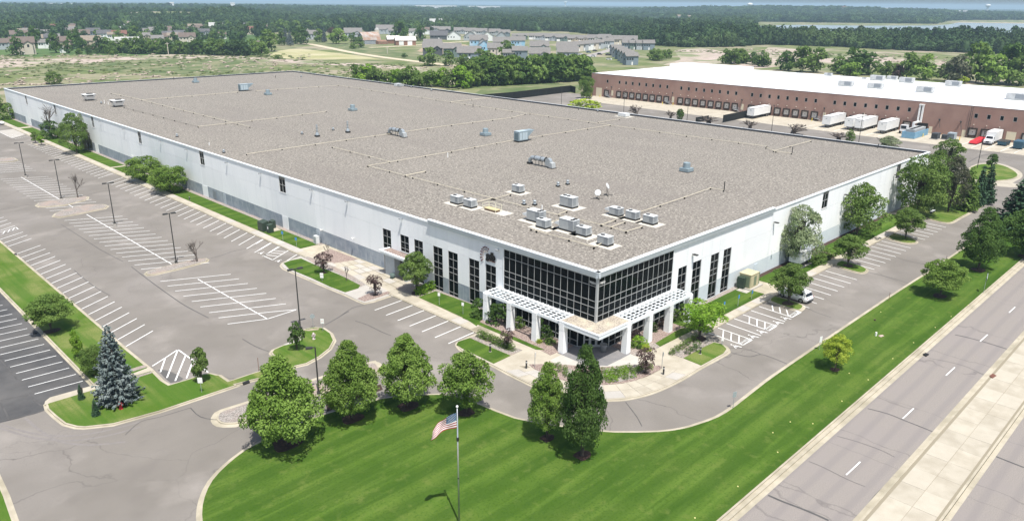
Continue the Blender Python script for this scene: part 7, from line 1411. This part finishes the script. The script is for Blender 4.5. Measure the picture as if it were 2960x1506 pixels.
for a,b,h,w,mt,l in ((170,720,13,13,'dark','dark round tree behind the white roof, left'),(330,735,17,17,'mid','tall grey green tree behind the white roof'),(480,740,16,15,'mid','grey green tree beside the tall one behind the white roof'),(700,750,11,11,'mid','low green tree between the two big clumps'),(850,760,17,19,'dark','big dark green tree behind the roof units'),(1000,765,14,14,'dark','dark tree right of the big one behind the roof units'),(820,780,9,14,'linden','yellow green low tree in front of the big dark one'),(1180,785,10,10,'mid','green tree before the gap in the clumps'),(1390,800,16,15,'mid','bright green tree left in the right clump'),(1560,810,15,14,'linden','bright green tree in the middle of the right clump'),(1300,800,9,7,'purple','dark low bush left of the bright green tree'),(1880,850,16,15,'dusk','large brown bare looking bush at the right'),(1780,825,11,12,'mid','green tree left of the brown bush'),(2090,840,23,17,'mid','tall green tree right of the brown bush'),(2250,860,17,17,'linden','yellow green tree at the right end'),(2400,850,23,19,'dark','dark tree at the right end behind the white roof'),(2520,870,17,17,'mid','green tree at the right edge behind the white roof'),(1940,860,5,7,'yellow','small yellow bush at the white roof rim')): ft(S4,a,b-8,h*.85,w*.85,mt,l,'trees behind the white roof')
# ================================================================ FAR WOODS (uncountable), then the air
fleaf=M('forest_leaf',(.02,.052,.018),(.062,.105,.032),.012,5,.85,c3=(.06,.095,.04),scale3=.25,coord='world',spec=.15,rand=.45,fac=(.3,.7))
def forest(name,pts,seed,n=300,leaf=.25,mt=None):
    V=crown('dome' if seed%2 else 'egg',n,leaf,seed,20,.42,.05); V=V.astype(float); F=[tuple(range(4*i,4*i+4)) for i in range(len(V)//4)]
    core=MB(); core.lathe([(0,.02),(.62,.10),(.78,.35),(.66,.65),(.35,.85),(0,.9)],8); o=len(V); vs=[tuple(v) for v in V]+core.v; F+=[tuple(o+i for i in f) for f in core.f]
    k=len(vs); vs+=[tuple(p[:3]) for p in pts]; me=D.meshes.new(name); me.from_pydata(vs,[],F); me.materials.append(mt or fleaf)
    a=me.attributes.new('is_point','BOOLEAN','POINT'); a.data.foreach_set('value',[i>=k for i in range(len(vs))])
    b=me.attributes.new('size','FLOAT_VECTOR','POINT'); S=np.ones((len(vs),3)); S[k:]=np.array([p[3:6] for p in pts]); b.data.foreach_set('vector',S.ravel())
    o=link(name,me,None,kind='stuff'); g=D.node_groups.new('scatter','GeometryNodeTree'); g.interface.new_socket('Geometry',in_out='INPUT',socket_type='NodeSocketGeometry'); g.interface.new_socket('Geometry',in_out='OUTPUT',socket_type='NodeSocketGeometry')
    N_=g.nodes; L_=g.links; gi=N_.new('NodeGroupInput'); go=N_.new('NodeGroupOutput'); sep=N_.new('GeometryNodeSeparateGeometry'); sep.domain='POINT'; na=N_.new('GeometryNodeInputNamedAttribute'); na.data_type='BOOLEAN'; na.inputs[0].default_value='is_point'
    nb=N_.new('GeometryNodeInputNamedAttribute'); nb.data_type='FLOAT_VECTOR'; nb.inputs[0].default_value='size'; ins=N_.new('GeometryNodeInstanceOnPoints'); rv=N_.new('FunctionNodeRandomValue'); rv.data_type='FLOAT_VECTOR'; rv.inputs[0].default_value=(0,0,0); rv.inputs[1].default_value=(0,0,6.28)
    L_.new(gi.outputs[0],sep.inputs[0]); L_.new(na.outputs[0],sep.inputs[1]); L_.new(sep.outputs[0],ins.inputs['Points']); L_.new(sep.outputs[1],ins.inputs['Instance']); L_.new(nb.outputs[0],ins.inputs['Scale']); L_.new(rv.outputs[0],ins.inputs['Rotation']); L_.new(ins.outputs[0],go.inputs[0])
    o.modifiers.new('scatter','NODES').node_group=g; return o
overlay(fleaf,'speckle',(.10,.15,.045),.6,scale=.008,detail=6,a=.52,b=.66)
def inside(u,v,poly):
    r=np.zeros(len(u),bool); p=poly; j=len(p)-1
    for i in range(len(p)):
        xi,yi=p[i]; xj,yj=p[j]; c=((yi>v)!=(yj>v))&(u<(xj-xi)*(v-yi)/((yj-yi) or 1e-9)+xi); r^=c; j=i
    return r
def cloud(rmin,rmax,seed):
    sd=np.random.default_rng(seed); out=[]; d=rmin
    while d<rmax:
        sp=max(8.2,d*.0062); a0,a1=YAW-.72,YAW+.72; n=int((a1-a0)*d/sp); a=a0+(np.arange(n)+sd.uniform(0,1,n))*(a1-a0)/n; dd=d+sd.uniform(-.5,.5,n)*sp
        out.append(np.stack([CAM[0]+dd*np.cos(a),CAM[1]+dd*np.sin(a),np.full(n,sp)],1)); d+=sp
    P=np.concatenate(out); q=np.stack([P[:,0],P[:,1],np.zeros(len(P))],1)-CAM; w=q@FW; u=W0/2+FPX*(q@RT)/w; v=H0/2-FPX*(q@UP)/w; return P,u,v
P_,u_,v_=cloud(520,13500,4)
# where the picture shows woods: the near rim of the woods as a line of feet, and openings inside
rimu=np.array([-900,0,150,330,520,700,760,900,1030,1250,1340,1500,1640,1760,1850,1900,1960,2100,2220,2400,2600,2960,3900]); rimv=np.array([78,78,80,80,84,86,84,76,78,66,74,84,92,108,122,133,137,138,130,136,146,160,190])
ok=v_<np.interp(u_,rimu,rimv)
P3s=[(x/3.481,y/3.481) for x,y in ()]
def op(ox,pts): return [(ox+x/3.481,y/3.481) for x,y in pts]
OPEN=[op(740,[(540,215),(560,195),(1000,180),(1010,205),(700,235)]),op(740,[(1760,320),(1780,275),(2560,270),(2600,310)]),op(1480,[(1140,240),(1170,205),(1560,205),(1640,235),(1400,262)]),op(1480,[(1430,420),(1440,368),(1530,368),(1520,430)]),
 [(2190,64),(2700,70),(2740,62),(4000,60),(4000,140),(2960,131),(2600,122),(2480,114),(2350,116),(2200,112),(2160,90)],op(1480,[(1360,270),(1400,255),(1660,230),(1660,262)]),op(0,[(0,215),(180,200),(200,225),(0,240)]),op(2220,[(1820,420),(1830,390),(2020,390),(1960,425)]),
 op(740,[(980,120),(1500,118),(1500,135),(980,135)]),op(1480,[(1650,100),(1980,90),(1960,70),(1700,75)])]
for o_ in OPEN: ok&=~inside(u_,v_,o_)
# the hillside field is kept free (its crest and its near flank)
d0=_ray(470,40); d0=d0[:2]/np.linalg.norm(d0[:2]); hx,hy=CAM[0]+d0[0]*1500,CAM[1]+d0[1]*1500
ok&=((P_[:,0]-hx)**2+(P_[:,1]-hy)**2)>112**2
# a gravel yard and thin spots
sd=np.random.default_rng(9); thin=np.sin(P_[:,0]*.013+2)*np.sin(P_[:,1]*.011)+np.sin(P_[:,0]*.004)*np.sin(P_[:,1]*.0047+1); ok&=~((thin>1.05)&(sd.uniform(size=len(P_))<.75)&(v_>30))
sd2=np.random.default_rng(21).uniform(size=len(P_))
sub_=((u_<760)&(v_>=78)&(v_<138)&(sd2<.09)&(v_<118))|((u_>=760)&(u_<1300)&(v_>=74)&(v_<96)&(sd2<.30))|((u_>1300)&(u_<1640)&(v_>=64)&(v_<92)&(sd2<.5))
HX=np.array([(o.location.x,o.location.y) for o in D.objects if o.get('category') in ('house','building','barn','shed')])
near=np.min(np.hypot(P_[:,0][:,None]-HX[:,0],P_[:,1][:,None]-HX[:,1]),1)<10.5
front=np.zeros(len(P_),bool)
for u0,v0 in [PX(*h) for h in HX]: front|=(np.abs(u_-u0)<9)&(v_>v0)&(v_<v0+9)
ok=(ok|sub_)&~near&~front
P_=P_[ok]; n=len(P_); zz=hills(P_[:,0],P_[:,1])*np.clip((np.hypot(P_[:,0]-CAM[0],P_[:,1]-CAM[1])-700)/300,0,1)
hh=np.random.default_rng(3).uniform(6.5,16.5,n)*(1+.18*np.sin(P_[:,0]*.02)*np.cos(P_[:,1]*.017)); rr=P_[:,2]*np.random.default_rng(5).uniform(.5,.85,n)
pts=np.stack([P_[:,0],P_[:,1],zz-.3,rr,rr,hh],1); k=np.random.default_rng(6).integers(0,3,n)
for i in range(3): forest('forest',pts[k==i],i+2)
# tufts and brush of the meadow
Q,u2,v2=cloud(150,1000,8); Q2,u3,v3=cloud(154,1000,18)
tg=M('tuft_green',(.10,.14,.05),(.16,.185,.08),.05,5,.9,spec=.1,rand=.2); tt=M('tuft_reed',(.44,.37,.31),(.36,.31,.235),.05,5,.9,spec=.1,rand=.15)
for nm,(Q_,a_,b_),mt_,fr in (('meadow_brush',(Q,u2,v2),tg,.6),('reed_tufts',(Q2,u3,v3),tt,.33)):
    Q_=np.concatenate([Q_+np.array([dx,dy,0]) for dx,dy in ((0,0),(3.5,2),(-2,4.1))]); q=np.stack([Q_[:,0],Q_[:,1],np.zeros(len(Q_))],1)-CAM; w=q@FW; a_=W0/2+FPX*(q@RT)/w; b_=H0/2-FPX*(q@UP)/w
    r_=np.random.default_rng(len(nm)); cl=np.sin(Q_[:,0]*.05+Q_[:,1]*.021)+np.sin(Q_[:,1]*.043-Q_[:,0]*.017+2)+r_.normal(0,.6,len(Q_)); cl=cl if nm[0]=='m' else -cl
    left=(b_>158-.0*a_)&(b_<262)&(a_<900)&(Q_[:,1]>264); mid=(b_>186)&(b_<262)&(a_>=900)&(a_<1330); rgt=inside(a_,b_,[(1900,150),(2200,142),(2500,158),(2960,176),(3200,185),(3200,250),(2960,240),(2230,205),(1900,182)]); far=inside(a_,b_,[(760,158),(1000,185),(1300,205),(1480,212),(1480,250),(1000,230),(760,200)])
    s0=(left|mid|rgt|far)&(cl>.1)&(r_.uniform(size=len(Q_))<fr)&~inside(a_,b_,[(1390,190),(1960,150),(2960,200),(2960,600),(1480,420),(1300,300)])
    Q_=Q_[s0]; s_=r_.uniform(.3,1.0,len(Q_)); forest(nm,np.stack([Q_[:,0],Q_[:,1],0*s_-.12,.6+1.1*s_,.6+1.1*s_,.2+.8*s_**2],1),5,50,.4,mt_)
hb=MB(); hb.box(-15500,15500,-15500,15500,-1.2,72); hm=D.materials.new('haze_air'); hm.use_nodes=True; n_=hm.node_tree; n_.nodes.clear(); pv=n_.nodes.new('ShaderNodeVolumePrincipled'); pv.inputs['Color'].default_value=(.60,.83,1.,1); pv.inputs['Density'].default_value=1.4e-4; pv.inputs['Anisotropy'].default_value=.0; mo=n_.nodes.new('ShaderNodeOutputMaterial'); n_.links.new(pv.outputs[0],mo.inputs['Volume'])
hz=obj('haze',hb,hm,None,kind='stuff')
if 0:
    for o in D.objects:
        if o.get('label') and len(o['label'].split())>16: print('LONG',o.name,o['label'])
